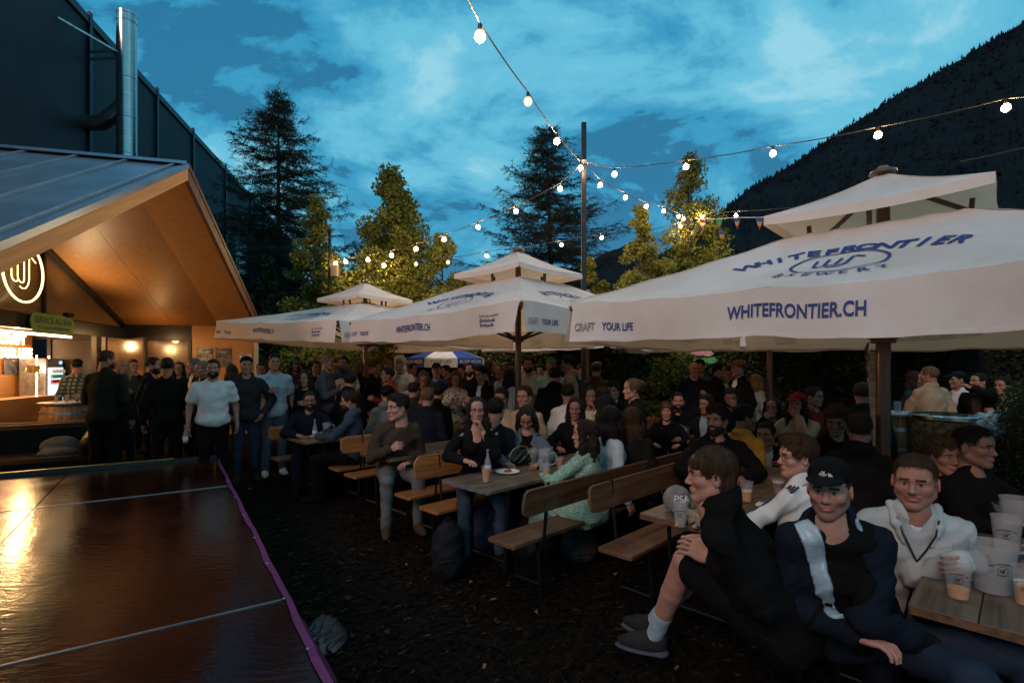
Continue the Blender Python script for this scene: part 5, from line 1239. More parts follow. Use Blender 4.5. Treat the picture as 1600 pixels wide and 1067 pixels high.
# black sofa and cushion beyond the stage
def sofa():
    c = at(22, 690, 6.9); e = empty('sofa', (c.x, c.y, 0), math.atan2(D2.y, D2.x) + PI, 'long low black sofa behind the stage at the left edge', 'sofa'); m = mat('black_leather', (.004, .004, .004), .55, 0, .2, 12, bump=.2, spec=.15)
    b = MB(); b.box(-2.0, -.1, .12, .95, .75, .42, None, .05); b.obj('seat', m, e); b = MB(); b.box(-2.0, .66, .30, .90, .84, .82, None, .06); b.obj('backrest', m, e)
    MB().tube([(-2.0, .75, .845), (.9, .75, .845)], .012, 6).obj('piping', mat('tan_piping', (.30, .17, .07), .4), e)
    V, F = sdf_mesh([CAP((.82, -.05, .55), (.82, .68, .62), .15, .15, .03), CAP((.82, -.05, .25), (.82, .68, .25), .14, .14, .06), CAP((.82, -.05, .4), (.82, .68, .4), .14, .14, .06)], .03); link('armrest', mesh_np('armrest', V, F), e, m)
    for x in (-1.9, .8): MB().box(x, 0, 0, x + .05, .05, .14).obj('leg', m, e)
    V, F = sdf_mesh([ELL((0, 0, 0), (.24, .12, .14), .02), ELL((0, -.14, -.08), (.25, .14, .07), .05)], .02, folds(.01)); o = link('throw_blanket', mesh_np('throw_blanket', V, F), None, cloth('grey')); M = e.matrix_basis
    o.location = Matrix.Translation((c.x, c.y, 0)) @ Matrix.Rotation(math.atan2(D2.y, D2.x) + PI, 4, 'Z') @ Vector((.42, .42, .52)); o.rotation_euler = (0, 0, math.atan2(D2.y, D2.x) + PI); tag(o, 'grey speckled blanket lying on the black sofa', 'blanket')
sofa()
# ============================================================ barrels
def barrel(label, x, y, r=.30, H_=.88, seed=0, top=None):
    e = empty('barrel', (x, y, 0), random.uniform(0, 1), label, 'barrel', 'oak barrels used as standing tables'); n = 20; wd = wood('barrel_stave', (.16, .085, .04), (.36, .21, .11), .5, 2, 2, 0, .2)
    me = None; prof = [(r*.84, 0), (r*.95, .2*H_), (r, .5*H_), (r*.95, .8*H_), (r*.84, H_)]
    b = MB(); da = 2*PI/n*.47
    for (rr, z) in prof:
        b.v += [(rr*math.cos(-da), rr*math.sin(-da), z), (rr*1.005*math.cos(0), 0, z), (rr*math.cos(da), rr*math.sin(da), z), ((rr-.03)*math.cos(da), (rr-.03)*math.sin(da), z), ((rr-.03)*math.cos(-da), (rr-.03)*math.sin(-da), z)]
    for k in range(4):
        for c in range(5): q = 5*k; b.f.append((q+c, q+(c+1) % 5, q+5+(c+1) % 5, q+5+c))
    b.f.append((20, 21, 22, 23, 24)); me = b.mesh('stave')
    for k in range(n): link('stave', me, e, wd, rot=(0, 0, 2*PI*k/n))
    for z in (.04, .22, .66, .86):
        rr = np.interp(z*H_, [p[1] for p in prof], [p[0] for p in prof]) + .004; MB().lathe([(rr, z*H_ - .02), (rr + .004, z*H_ - .02), (rr + .004, z*H_ + .022), (rr, z*H_ + .022)], 28).obj('hoop', M_['galv'], e, True)
    MB().lathe([(.001, H_ - .02), (r*.82, H_ - .02), (r*.82, H_ - .05)], 24).obj('head', wd, e)
    if top: MB().lathe([(.001, H_ + .02), (r*1.0, H_ + .02), (r*1.0, H_ + .001), (.001, H_ + .001)], 28).obj('tabletop', top, e, True)
    return e
c_ = at(108, 640, 8.6); barrel('oak barrel with metal rimmed top in front of the bar, cups on it', c_.x, c_.y, .40, 1.06, 1, M_['galv'])
barrel('oak barrel right of the nearest mast, holding an empty cup and papers', 4.55, 6.05, .30, 1.12, 2, mat('worn_white_top', (.42, .40, .38), .5, 0, .3, 6))
e = empty('metal_drum', (4.74, 5.55, 0), 0, 'low straw covered drum with shiny steel rim at the right', 'drum')
MB().lathe([(.33, 0), (.34, 1.1), (.345, 1.15), (.30, 1.16), (.29, 1.13), (.001, 1.13)], 30).obj('body', mat('straw_wrap', (.10, .06, .03), .8, 0, .7, 18, bump=.9, col2=(.30, .20, .10)), e, True); MB().lathe([(.342, 1.105), (.356, 1.12), (.356, 1.155), (.342, 1.165)], 30).obj('rim', M_['steel'], e, True)
V, F = sdf_mesh([ELL((0, 0, 0), (.36, .24, .22), .05), ELL((.25, .05, -.05), (.24, .20, .20), .05)], .02, folds(.03, 2.2)); o = link('foil_cover', mesh_np('foil_cover', V, F), None, mat('crumpled_foil', (.30, .30, .32), .3, .8, .3, 14, bump=.8), loc=(4.98, 5.25, 1.0)); tag(o, 'crumpled silvery foil cover heaped right of the steel rimmed drum', 'cover')
tag(MB().box(-.30, -.24, 0, .5, .24, .82, None, .02).obj('storage_box', mat('dark_box_board', (.03, .022, .018), .7, 0, .3, 8), None, loc=(5.02, 5.27, 0)), 'dark box under the crumpled foil cover', 'box')
# ============================================================ beer tables and benches
def plank_mesh(L_, w, t, rc=.0, nm='plank'):
    """board along x with rounded corners in plan"""
    b = MB(); r = max(rc, .012); pts = []
    for cx0, cy0, a0 in ((L_ - r, w/2 - r, 0), (r, w/2 - r, PI/2), (r, -w/2 + r, PI), (L_ - r, -w/2 + r, 1.5*PI)):
        for k in range(5): a = a0 + k*PI/8; pts.append((cx0 + r*math.cos(a), cy0 + r*math.sin(a), 0))
    b.slab(pts, (0, 0, 1), t); me = b.mesh(nm)
    bm = bmesh.new(); bm.from_mesh(me); ed = [e for e in bm.edges if len(e.link_faces) == 2 and e.calc_face_angle() > 1.2]
    bmesh.ops.bevel(bm, geom=ed, offset=min(.004, t*.2), segments=1, affect='EDGES'); bm.to_mesh(me); bm.free(); return me
_pl = {}
def plank(name, L_, w, t, rc, m, parent, loc, rot=(0, 0, 0)):
    k = (L_, w, t, rc)
    if k not in _pl: _pl[k] = plank_mesh(L_, w, t, rc)
    return link(name, _pl[k], parent, m, loc=loc, rot=rot)
_tp = {}
def table(label, a, b0, b1, L_=2.2, m='table', clips=True):
    p = ab(a, (b0+b1)/2); e = empty('beer_table', tuple(p), R(45), label, 'table', 'wooden beer tables in rows'); w = (b1-b0)/3
    for k in range(3): plank('plank', L_, w - .004, .03, .012, M_[m], e, (0, b0 - (b0+b1)/2 + w*(k+.5), .72))
    for x in (.22, L_ - .22): plank('cross_batten', (b1-b0) - .06, .08, .022, .0, M_['bench_old'], e, (x, -(b1-b0)/2 + .03, .697), (0, 0, PI/2))
    for x, s_ in ((.26, 1), (L_ - .26, -1)):
        for y in (-1, 1): b = MB(); b.tube([(x, y*((b1-b0)/2 - .07), .69), (x - .0*s_, y*((b1-b0)/2 - .10), .01)], .014, 8); b.obj('leg', M_['black_metal'], e, True)
        b = MB(); b.tube([(x, -(b1-b0)/2 + .09, .12), (x, (b1-b0)/2 - .09, .12)], .011, 6); b.obj('leg_brace', M_['black_metal'], e)
        b = MB(); b.tube([(x, 0, .42), (x + .34*s_, 0, .69)], .009, 6); b.obj('folding_stay', M_['black_metal'], e)
    # worn metal edging round the end
    for y0 in (0,):
        b = MB(); hw = (b1-b0)/2; b.box(-.004, -hw + .01, .716, -.0005, hw - .01, .748); b.obj('edge_strip', M_['galv'] if b0 == 2.84 else M_['bench_old'], e)
    return e
def bench(label, a, bs_, face=1, L_=2.2, m='bench', back=True, sw_=.27, h_=.45):
    """seat centre line at b = bs_; face +1: sitters look towards +b, the backrest is on the -b side"""
    p = ab(a, bs_); e = empty('beer_bench', tuple(p), R(45), label, 'bench', 'wooden beer benches in rows'); 
    plank('seat', L_, sw_, .03, .02, M_[m], e, (0, 0, h_ - .03))
    for x in (.28, L_ - .28):
        b = MB(); b.tube([(x, -.10, h_ - .035), (x, -.13, .01)], .013, 6); b.obj('leg', M_['black_metal'], e); b = MB(); b.tube([(x, .10, h_ - .035), (x, .13, .01)], .013, 6); b.obj('leg', M_['black_metal'], e)
        b = MB(); b.tube([(x, -.12, .10), (x, .12, .10)], .010, 6); b.obj('leg_brace', M_['black_metal'], e)
        if back: b = MB(); b.tube([(x, -face*.10, h_ - .035), (x, -face*(sw_/2 + .03), h_ - .02), (x, -face*(sw_/2 + .075), .86)], .013, 6); b.obj('back_support', M_['black_metal'], e)
    if back: plank('backrest', L_ + .0, .19, .024, .055, M_[m], e, (0, -face*(sw_/2 + .065) - .012*face, .755), (PI/2 + face*.12, 0, 0))
    return e
table('nearest table at the right edge, with pitchers and printed beer cups', 2.55, -.30, .33, 2.3)
table('table with the grey cap and crumpled paper wraps behind the boy in black', 2.90, 1.15, 1.75)
table('table with the white plate and black handbag', 2.60, 2.84, 3.43)
table('table of the older man with the beer cup', 2.78, 4.50, 5.13)
table('honey coloured table at the far left with a bottle and empty pitcher', 2.66, 6.24, 6.86, m='table_new')
bench('bench under the man in the black cap', 2.80, .56, -1, m='bench_old', back=False)
bench('bench seat below the boy in black, near side of the cap table', 2.75, .98, 1, m='bench_old', back=False)
bench('bench with a free end pointing at the mulch, far side of the cap table', 2.90, 1.94, -1, m='bench_old')
bench('long dark bench with the woman in green sitting on it', 2.50, 2.62, 1, 2.3, m='bench_old')
bench('bench of the woman in the black top', 2.62, 3.66, -1)
bench('bench with an empty seat end behind the woman in black top', 2.72, 4.22, 1)
bench('bench of the older man with the beer cup', 2.80, 5.42, -1)
bench('bench with orange seat end in the far left row, near side of the honey table', 2.85, 5.92, 1)
bench('bench of the seated man in glasses at the honey table', 2.60, 7.12, -1)
# second column of tables beyond
for (a_, b_, la, lb, lc_) in ((6.10, 3.10, 'orange table with empty cups and pitcher in front of the woman with a bob', 'bench in front of the orange table of the woman with a bob', 'bench behind the orange table of the woman with a bob'),
                         (5.35, 1.15, 'table hidden among the people near the nearest umbrella mast', 'bench near the nearest mast, near side', 'bench near the nearest mast, far side'),
                         (5.6, 4.8, 'table in the crowd right of the middle mast', 'bench in the crowd right of the middle mast, near side', 'bench in the crowd right of the middle mast, far side')):
    table(la, a_, b_, b_ + .6, 2.1, 'table_new', False); bench(lb, a_, b_ - .25, 1, 2.1); bench(lc_, a_, b_ + .85, -1, 2.1)
# ============================================================ lamp strings
BULB = emit('warm_bulb_glass', (1.0, .66, .33), 2600); BULBD = emit('dim_bulb_glass', (1.0, .80, .62), 12)
_bm = MB().lathe([(.001, -.060), (.016, -.058), (.030, -.044), (.036, -.022), (.031, -.002), (.020, .016), (.014, .028)], 12).mesh('bulb', True)
def glow_glass():
    m = newmat('glowing_bulb_glass'); b = bs(m); b.inputs['Base Color'].default_value = (1, .8, .5, 1); b.inputs['Alpha'].default_value = .45; b.inputs['Emission Color'].default_value = (1, .56, .18, 1); b.inputs['Emission Strength'].default_value = 1.6; m.cycles.emission_sampling = 'NONE'; return m
GLG = glow_glass()
_bg = MB().lathe([(.001, -.082), (.024, -.079), (.044, -.060), (.051, -.034), (.044, -.006), (.026, .016), (.016, .028)], 14).mesh('bulb_glass', True)
_bm = MB().lathe([(.001, -.052), (.012, -.049), (.021, -.036), (.022, -.024), (.016, -.008), (.006, .004), (.001, .006)], 10).mesh('filament', True)
_sm = MB().lathe([(.018, .022), (.020, .03), (.020, .075), (.006, .082), (.001, .082)], 10).mesh('socket', True)
CAB = mat('cable_rubber', (.035, .028, .022), .6, 0, .1)
def string(label, pts, bulbs, skip=(), dim=(), r=.008, cat='string lights'):
    """pts: cable as world points; bulbs: list of world points"""
    o = Vector(pts[0]); e = empty('string_light', tuple(o), 0, label, cat, 'strings of warm bulbs'); P = [Vector(p) - o for p in pts]
    b = MB(); b.tube(P, r, 6); b.obj('cable', CAB, e, True)
    for k, p in enumerate(bulbs):
        q = Vector(p) - o; s_ = link('socket', _sm, e, M_['black_plastic'], loc=tuple(q)); link('filament', _bm, s_, BULBD if k in dim else BULB); link('bulb_glass', _bg, s_, GLG)
def strung(label, pxs, sag=.05, ext0=None, ext1=None, dim=()):
    B_ = [at(*p) for p in pxs]; up = Vector((0, 0, .085)); C = [p + up for p in B_]
    pts = ([Vector(ext0)] if ext0 is not None else []) + C + ([Vector(ext1)] if ext1 is not None else []); out_ = []
    for a_, b_ in zip(pts[:-1], pts[1:]):
        for k in range(4): t = k/4; out_.append(a_*(1-t) + b_*t - Vector((0, 0, sag*.4*4*t*(1-t))))
    out_.append(pts[-1]); string(label, out_, B_, dim=dim)
PT = Vector((1.36, 9.7, 0)); AP = at(913, 252, 9.65)
strung('bulb string running overhead from the metal pole towards the camera', [(907, 260, 9.5), (870, 218, 8.0), (825, 155, 6.2), (750, 52, 4.5)], ext0=AP, dim=(2,))
string('continuation of the overhead bulb string above the stage, behind the camera', [at(750, 52, 4.5) + Vector((0, 0, .085)), (-.55, 3.2, 4.55), (-1.1, 1.4, 4.5), (-1.8, -.6, 4.55), (-2.5, -2.8, 4.8)], [(-.62, 2.95, 4.46), (-1.1, 1.4, 4.42), (-1.5, .2, 4.42), (-2.0, -1.2, 4.55)])
strung('bulb string running from the metal pole to the upper right corner', [(960, 270, 9.5), (1072, 258, 9.0), (1208, 237, 8.2), (1372, 208, 7.3), (1572, 165, 6.4)], ext0=AP, ext1=at(1700, 136, 5.8))
strung('bulb string falling from the metal pole to the loudspeaker pole', [(938, 287, 10.4), (977, 307, 11.5), (1010, 321, 12.6), (1037, 328, 13.7), (1060, 337, 14.8), (1068, 341, 15.6)], ext0=AP, ext1=at(1078, 330, 16.4))
strung('bulb string falling from the metal pole to the thin pole by the dark larch', [(875, 293, 9.9), (806, 328, 10.3), (747, 353, 10.8), (694, 372, 11.3), (650, 387, 11.8), (612, 397, 12.2), (575, 404, 12.6), (540, 407, 13.0), (524, 410, 13.3)], ext0=AP, ext1=at(515, 404, 13.4))
strung('faint far bulb string in front of the maples, behind the middle umbrella cap', [(1063, 352, 15.6), (1005, 366, 15.2), (940, 370, 14.6), (877, 381, 14.0), (760, 398, 13.6), (700, 408, 13.5), (650, 411, 13.5), (600, 413, 13.5)], ext0=at(1078, 338, 16.4), ext1=at(515, 408, 13.4), dim=(1, 5, 6))
strung('short bulb string from the loudspeaker pole to the right above the flags', [(1097, 337, 16.0), (1150, 335, 14.6)], ext0=at(1078, 328, 16.4), ext1=at(1260, 322, 11.5))
string('thin bare cable above the cap of the nearest umbrella', [at(1500, 253, 5.0), at(1550, 243, 4.8), at(1640, 222, 4.5)], [], cat='cable')
# poles
e = empty('lamp_pole', tuple(PT), 0, 'tall dark metal pole holding four bulb strings', 'pole'); MB().box(-.045, -.045, 0, .045, .045, 6.28, None, .006).obj('post', mat('dark_pole_steel', (.035, .033, .033), .4, .7, .2), e); MB().lathe([(.05, 5.50), (.075, 5.51), (.075, 5.56), (.05, 5.57)], 12).obj('collar', M_['galv'], e); MB().box(-.07, -.07, 0, .07, .07, .02).obj('foot', M_['galv'], e)
c_ = at(1078, 345, 16.5); e = empty('loudspeaker_pole', (c_.x, c_.y, 0), 0, 'dark pole with two loudspeakers hung among the maple leaves', 'pole'); MB().tube([(0, 0, 0), (0, 0, HC + (HY - 290)/FPX*16.5)], .05, 8).obj('post', M_['black_metal'], e, True)
SPK = mat('brown_grey_speaker', (.10, .075, .055), .6, 0, .2)
for px0, py0, rz in ((1069, 352, .5), (1077, 374, 0)):
    q = at(px0, py0, 16.3) - Vector((c_.x, c_.y, 0)); M = Matrix.Translation(q) @ Matrix.Rotation(rz, 4, 'Y') @ Matrix.Rotation(.15, 4, 'X'); b = MB(); b.box(-.16, -.16, -.24, .16, .16, .24, M, .03); s_ = b.obj('loudspeaker', SPK, e); b = MB(); b.box(-.13, -.172, -.20, .13, -.165, .20, M, .003); b.obj('grille', M_['black_plastic'], s_)
c_ = at(515, 400, 13.4); e = empty('thin_lamp_pole', (c_.x, c_.y, 0), 0, 'thin dark pole beside the dark larch, end of a bulb string', 'pole'); MB().tube([(0, 0, 0), (0, 0, HC + (HY - 358)/FPX*13.4)], .035, 8).obj('post', M_['black_metal'], e, True)
q = at(523, 424, 13.3) - Vector((c_.x, c_.y, 0)); MB().box(q.x - .1, q.y - .08, q.z - .16, q.x + .1, q.y + .08, q.z + .16, None, .02).obj('loudspeaker', SPK, e)
# bunting
FL = [(mat('flag_red', (.28, .03, .03), .7), mat('flag_white', (.65, .62, .6), .7), mat('flag_pink_red', (.45, .05, .08), .7)), (mat('flag_green', (.03, .28, .10), .7), mat('flag_green2', (.05, .30, .12), .7), mat('flag_red2', (.45, .03, .04), .7)), (mat('flag_blue', (.03, .06, .25), .7), mat('flag_yellow', (.42, .28, .05), .7), mat('flag_red3', (.5, .03, .02), .7))]
fp = [(1085, 341, 15.5), (1098, 343, 15.0), (1124, 342, 14.2), (1152, 340, 13.2), (1187, 340, 12.0), (1215, 338, 11.2)]
o0 = at(*fp[0]); e = empty('bunting', tuple(o0), 0, 'line of small coloured pennants right of the loudspeaker pole', 'bunting'); MB().tube([at(*p) - o0 for p in fp], .008, 5).obj('cord', WHC, e)
for k, (px0, py0, D) in enumerate(fp[1:5] + [(1128, 361, 14.0)]):
    c = at(px0, py0, D) - o0; w_ = .10; h_ = .29; cc = FL[(0, 1, 2, 2, 2)[k]]; f_ = MB(); z0 = 0
    for q in range(3):
        t0, t1 = q/3, (q+1)/3; b = MB(); y = .006*q; P = [c + Vector((-w_*(1-t0), 0, -h_*t0)), c + Vector((w_*(1-t0), 0, -h_*t0)), c + Vector((w_*(1-t1), .01, -h_*t1)), c + Vector((-w_*(1-t1), .01, -h_*t1))]
        b.slab(P, (0, 1, 0), .003); b.obj('pennant_stripe', cc[q], e)
# direction boards on a post behind the bald man
c_ = at(1098, 560, 11.6); e = empty('direction_sign', (c_.x, c_.y, 0), 0, 'post with one pink and one green arrow board behind the bald man', 'sign'); MB().tube([(0, 0, 0), (0, 0, 2.2)], .03, 8).obj('post', BARK, e)
for z, cc, dx, tl_, wd_ in ((1.98, mat('pink_board', (.50, .26, .24), .6, 0, .3, 9), -.03, .12, 'BIÈRE'), (1.79, mat('green_board', (.08, .28, .12), .6, 0, .3, 9), .06, -.10, 'WC')):
    b = MB(); P = [Vector((x*math.cos(tl_) + y*math.sin(tl_) + dx, -.05, -x*math.sin(tl_) + y*math.cos(tl_) + z)) for x, y in ((-.26, -.07), (.18, -.07), (.27, 0), (.18, .07), (-.26, .07))]; b.slab(P, (0, 1, 0), .015); b.obj('board', cc, e)
# pale wooden support leaning by the nearest mast
a_ = at(1361, 550, 4.7); b_ = at(1371, 700, 4.45); b = MB(); b.beam((0, 0, 0), a_ - Vector((b_.x, b_.y, b_.z)), .075, .03, up=(0, 1, 0), bev=.006); o = b.obj('wooden_prop', wood('pale_bare_wood', (.26, .17, .10), (.48, .35, .22), .7, 2, 0), None, loc=tuple(b_)); tag(o, 'pale bare wooden batten standing beside the nearest umbrella mast', 'batten')
b = MB(); pts = [at(1352, 560, 3.86), at(1357, 535, 3.88), at(1352, 545, 3.85), at(1358, 560, 3.85), at(1353, 575, 3.86), at(1357, 590, 3.86)]; b.tube([p - pts[0] for p in pts], .006, 6); o = b.obj('rope', M_['rib'], None, loc=tuple(pts[0])); tag(o, 'short brown rope hanging off the nearest umbrella hub', 'rope')
# ============================================================ cups, pitchers and small things
def plastic(al=.15, nm='frosted_cup_plastic'):
    m = newmat(nm); T = m.node_tree; b = bs(m); b.inputs['Base Color'].default_value = (.42, .42, .44, 1); b.inputs['Roughness'].default_value = .3; b.inputs['Alpha'].default_value = al; b.inputs['Specular IOR Level'].default_value = .5; return m
PLA = plastic(); PLP = plastic(.27, 'frosted_pitcher_plastic'); BEER = mat('amber_beer', (.62, .24, .03), .15, 0, .12, 14); BEERD = mat('red_beer', (.20, .04, .015), .15, 0, .1); FOAM = mat('beer_foam', (.70, .62, .48), .7, 0, .1)
_cup = {}
def cup(label, p, h_=.145, r=.042, fill=.0, kind='cup', print_=False, az=0, beer=BEER, foam=.0, group='plastic beer cups on the tables'):
    e = empty('beer_cup' if kind == 'cup' else 'pitcher', tuple(p), az, label, 'cup' if kind == 'cup' else 'pitcher', group if kind == 'cup' else 'plastic pitchers on the tables')
    r0 = r*.74
    k = (h_, r)
    if k not in _cup: _cup[k] = MB().lathe([(.001, .002), (r0, .002), (r, h_), (r + .0025, h_ + .001), (r + .0025, h_ - .004), (r - .0015, h_ - .005), (r0 - .0015, .006), (.001, .006)], 24).mesh('cup_body', True)
    link('cup_body' if kind == 'cup' else 'pitcher_body', _cup[k], e, PLA if kind == 'cup' and fill > 0 else PLP)
    if fill > 0:
        rf = r0 + (r - r0)*fill - .002; b = MB(); b.lathe([(.001, .007), (r0 - .003, .007), (rf - .001, h_*fill), (.001, h_*fill)], 22); b.obj('beer', beer, e, True)
        if foam: b = MB(); r2 = r0 + (r-r0)*(fill + foam) - .003; b.lathe([(rf - .002, h_*fill + .001), (r2, h_*(fill+foam)), (.001, h_*(fill+foam))], 22); b.obj('foam', FOAM, e, True)
    if kind != 'cup':
        b = MB(); b.tube([(r*.9, 0, h_*.82), (r + .035, 0, h_*.86), (r + .055, 0, h_*.70), (r + .045, 0, h_*.35), (r*.85, 0, h_*.25)], .007, 8); b.obj('handle', PLP, e, True)
    if print_:
        sc = h_/.145; rad = lambda z: r0 + (r - r0)*z/h_ + .0012
        def wrap(v, zc_, off=0): 
            z = zc_ + v.y; a = -PI/2 + (v.x + off)/rad(z); return Vector((rad(z)*math.cos(a), rad(z)*math.sin(a), z))
        b = MB(); s0 = 'WHITEFRONTIER'; n_ = len(s0); sp_ = .0048*sc
        for q, ch in enumerate(s0):
            x = (q - (n_-1)/2)*sp_; zc_ = h_*.66 - (x/sc)**2*9*sc
            V, F = text_vf(ch, .0052*sc, bold=.04); b.add([wrap(v, zc_, x) for v in V], F)
        s0 = 'BREWERY'; n_ = 7
        for q, ch in enumerate(s0):
            x = (q - 3)*sp_*.9; zc_ = h_*.42 + (x/sc)**2*14*sc; V, F = text_vf(ch, .0038*sc, bold=.04); b.add([wrap(v, zc_, x) for v in V], F)
        N_ = 24
        V = []
        for q in range(N_): t = 2*PI*q/N_; V += [wrap(Vector((.0125*sc*math.cos(t), .0125*sc*math.sin(t), 0)), h_*.54), wrap(Vector((.0135*sc*math.cos(t), .0135*sc*math.sin(t), 0)), h_*.54)]
        b.add(V, [(2*q, 2*q+1, (2*q+3) % (2*N_), (2*q+2) % (2*N_)) for q in range(N_)])
        for stt in monogram():
            V = []
            for q, (x, y) in enumerate(stt):
                x2, y2 = stt[min(q+1, len(stt)-1)]; x0, y0 = stt[max(q-1, 0)]; dx, dy = x2-x0, y2-y0; l = math.hypot(dx, dy); V += [wrap(Vector(((x - dy/l*.09)*.011*sc, (y + dx/l*.09)*.011*sc, 0)), h_*.54), wrap(Vector(((x + dy/l*.09)*.011*sc, (y - dx/l*.09)*.011*sc, 0)), h_*.54)]
            b.add(V, [(2*q, 2*q+1, 2*q+3, 2*q+2) for q in range(len(stt)-1)])
        b.obj('lettering', M_['black_plastic'], e)
    return e
def ontab(px0, py0, z=.752):
    """point where the line of sight meets a table top"""
    return ongr(px0, py0, z)
def az_cam(p): return math.atan2(p.y, p.x) - PI/2
p = ontab(1497, 934); cup('printed beer cup quarter full at the corner of the nearest table', p, .162, .048, .26, print_=True, az=az_cam(p))
p = ontab(1551, 922); cup('large printed empty pitcher on the nearest table', p, .200, .082, 0, 'pitcher', True, az=az_cam(p) + .45)
p = ontab(1507, 905); cup('amber beer cup hidden behind the printed cup on the nearest table', p, .150, .044, .42)
p = ontab(1603, 945); cup('beer cup cut by the right frame edge', p, .150, .044, .5, foam=.1, print_=True, az=az_cam(p))
p = ontab(1573, 862); cup('tall empty pitcher far back on the nearest table', p, .18, .062, 0, 'pitcher', True, az=az_cam(p))
p = ontab(1590, 833); cup('widest pitcher at the right frame edge, far end of the nearest table', p, .20, .078, 0, 'pitcher')
p = ontab(1563, 818); cup('small empty cup beside the folded hands on the nearest table', p, .12, .036)
p = ontab(1584, 868); tag(MB().box(-.075, -.035, 0, .075, .035, .009, None, .003).obj('phone', M_['black_plastic'], None, loc=tuple(p), rot=(0, 0, .5)), 'black phone lying beside the pitchers on the nearest table', 'phone')
p = ontab(1063, 822); cup('empty printed cup in front of the grey cap', p, .150, .042, print_=True, az=az_cam(p))
p = ontab(1102, 793); cup('empty cup behind the grey cap, beside the boy in black', p, .150, .042)
p = ontab(760, 753); cup('beer cup with bottle upside down in it, near corner of the plate table', p, .130, .040, .80)
def bottle(label, p, tilt=0.0, up=True, s=1.0):
    e = empty('bottle', tuple(p), 0, label, 'bottle', 'clear bottles on the tables'); GL = mat('clear_bottle_glass', (.30, .30, .34), .08, 0, 0, alpha=.55)
    pr = [(.001, 0), (.030, .002), (.031, .10), (.026, .135), (.013, .17), (.012, .215), (.014, .218), (.014, .228), (.001, .229)]
    b = MB(); b.lathe([(r_*s, z_*s) for r_, z_ in pr], 18); b.obj('glass', GL, e, True); b = MB(); b.lathe([(.0315*s, .03*s), (.0320*s, .03*s), (.0320*s, .088*s), (.0315*s, .09*s)], 18); b.obj('label_sleeve', WHC, e, True); MB().lathe([(.001, .236*s), (.0155*s, .234*s), (.0155*s, .222*s)], 12).obj('cap', M_['galv'], e); return e
bottle('small clear bottle standing behind the amber cup on the plate table', ontab(762, 742) , s=.95)
bottle('clear bottle with white label on the honey coloured table', ontab(492, 683))
p = ontab(510, 680); cup('empty pitcher next to the bottle on the honey coloured table', p, .17, .052, 0, 'pitcher')
p = ontab(621, 704); cup('amber beer in front of the older man', p, .150, .043, .72, foam=.08)
p = ontab(850, 735); cup('tall empty pitcher in front of the woman in the denim jacket', p, .19, .058, 0, 'pitcher', True, az=az_cam(p))
p = ontab(852, 737 + 5) + Vector((.05, -.05, 0)); 
p = ontab(853, 741); cup('half full amber cup in front of the tall pitcher', Vector((p.x, p.y - .09, .752)), .115, .036, .5)
p = ontab(875, 733); cup('full amber cup beside the sleeve of the woman in green', p, .110, .037, .85)
p = ontab(858, 722); cup('amber cup hidden behind the tall pitcher', p, .15, .04, .5)
p = ontab(838, 726); cup('wide pale pitcher left of the tall pitcher', Vector((p.x - .04, p.y + .05, .752)), .14, .06, 0, 'pitcher')
for px0, py0, hh_, la in ((1034, 681, .13, 'small cup at the left end of the orange table'), (1047, 681, .10, 'dark drink at the orange table'), (1059, 682, .17, 'pitcher on the orange table'), (1073, 683, .12, 'red tinted cup on the orange table')):
    D = 6.7 if px0 < 1070 else 6.8; q = at(px0, py0, D); cup(la, Vector((q.x, q.y, .752)), hh_, hh_*.30, .35 if px0 != 1059 else 0, 'pitcher' if px0 == 1059 else 'cup', beer=BEERD)
for px0, py0, D, hh_, fl_2, la in ((1167, 745, 3.55, .14, .5, 'beer cup beside the boy in black, on the cap table'), (1224, 748, 3.3, .14, .35, 'beer cup in front of the man with round glasses'), (1216, 722, 3.7, .12, .8, 'red beer cup behind the sandwich of the young man'), (1247, 678, 4.6, .12, .0, 'empty cup in front of the man in the red cap')):
    q = at(px0, py0, D); cup(la, Vector((q.x, q.y, .752)), hh_, .042, fl_2, beer=BEERD if 'red beer' in la else BEER, foam=.06 if fl_2 else 0)
q = at(1417, 636, 6.05); cup('empty cup standing on the right oak barrel', Vector((4.52, 6.0, 1.142)), .13, .04)
for k, la in enumerate(('first small glass on the barrel by the bar', 'second small glass on the barrel by the bar', 'brown cup on the barrel by the bar')): 
    cup(la, Vector((at(108, 640, 8.6).x - .12 + .17*k, 8.5, 1.082)), .10 + .02*k, .032, .5 if k == 2 else 0, beer=BEERD)
# plate with pizza end
p = ontab(793, 738); e = empty('plate', tuple(p), .3, 'white plate with a pizza crust on the plate table', 'plate'); MB().lathe([(.001, .004), (.075, .004), (.105, .014), (.107, .013), (.078, .001), (.001, .001)], 32).obj('dish', mat('white_plate', (.70, .68, .66), .4, 0, .04), e, True)
V, F = sdf_mesh([ELL((.0, .0, .016), (.035, .022, .012), .01), ELL((.02, .01, .018), (.02, .018, .012), .01)], .004, folds(.003, 5)); o = link('pizza_crust', mesh_np('pizza_crust', V, F), None, mat('pizza_crust', (.22, .07, .025), .6, 0, .4, 60), loc=tuple(p), rot=(0, 0, .4)); tag(o, 'reddish brown pizza crust left on the white plate', 'pizza')
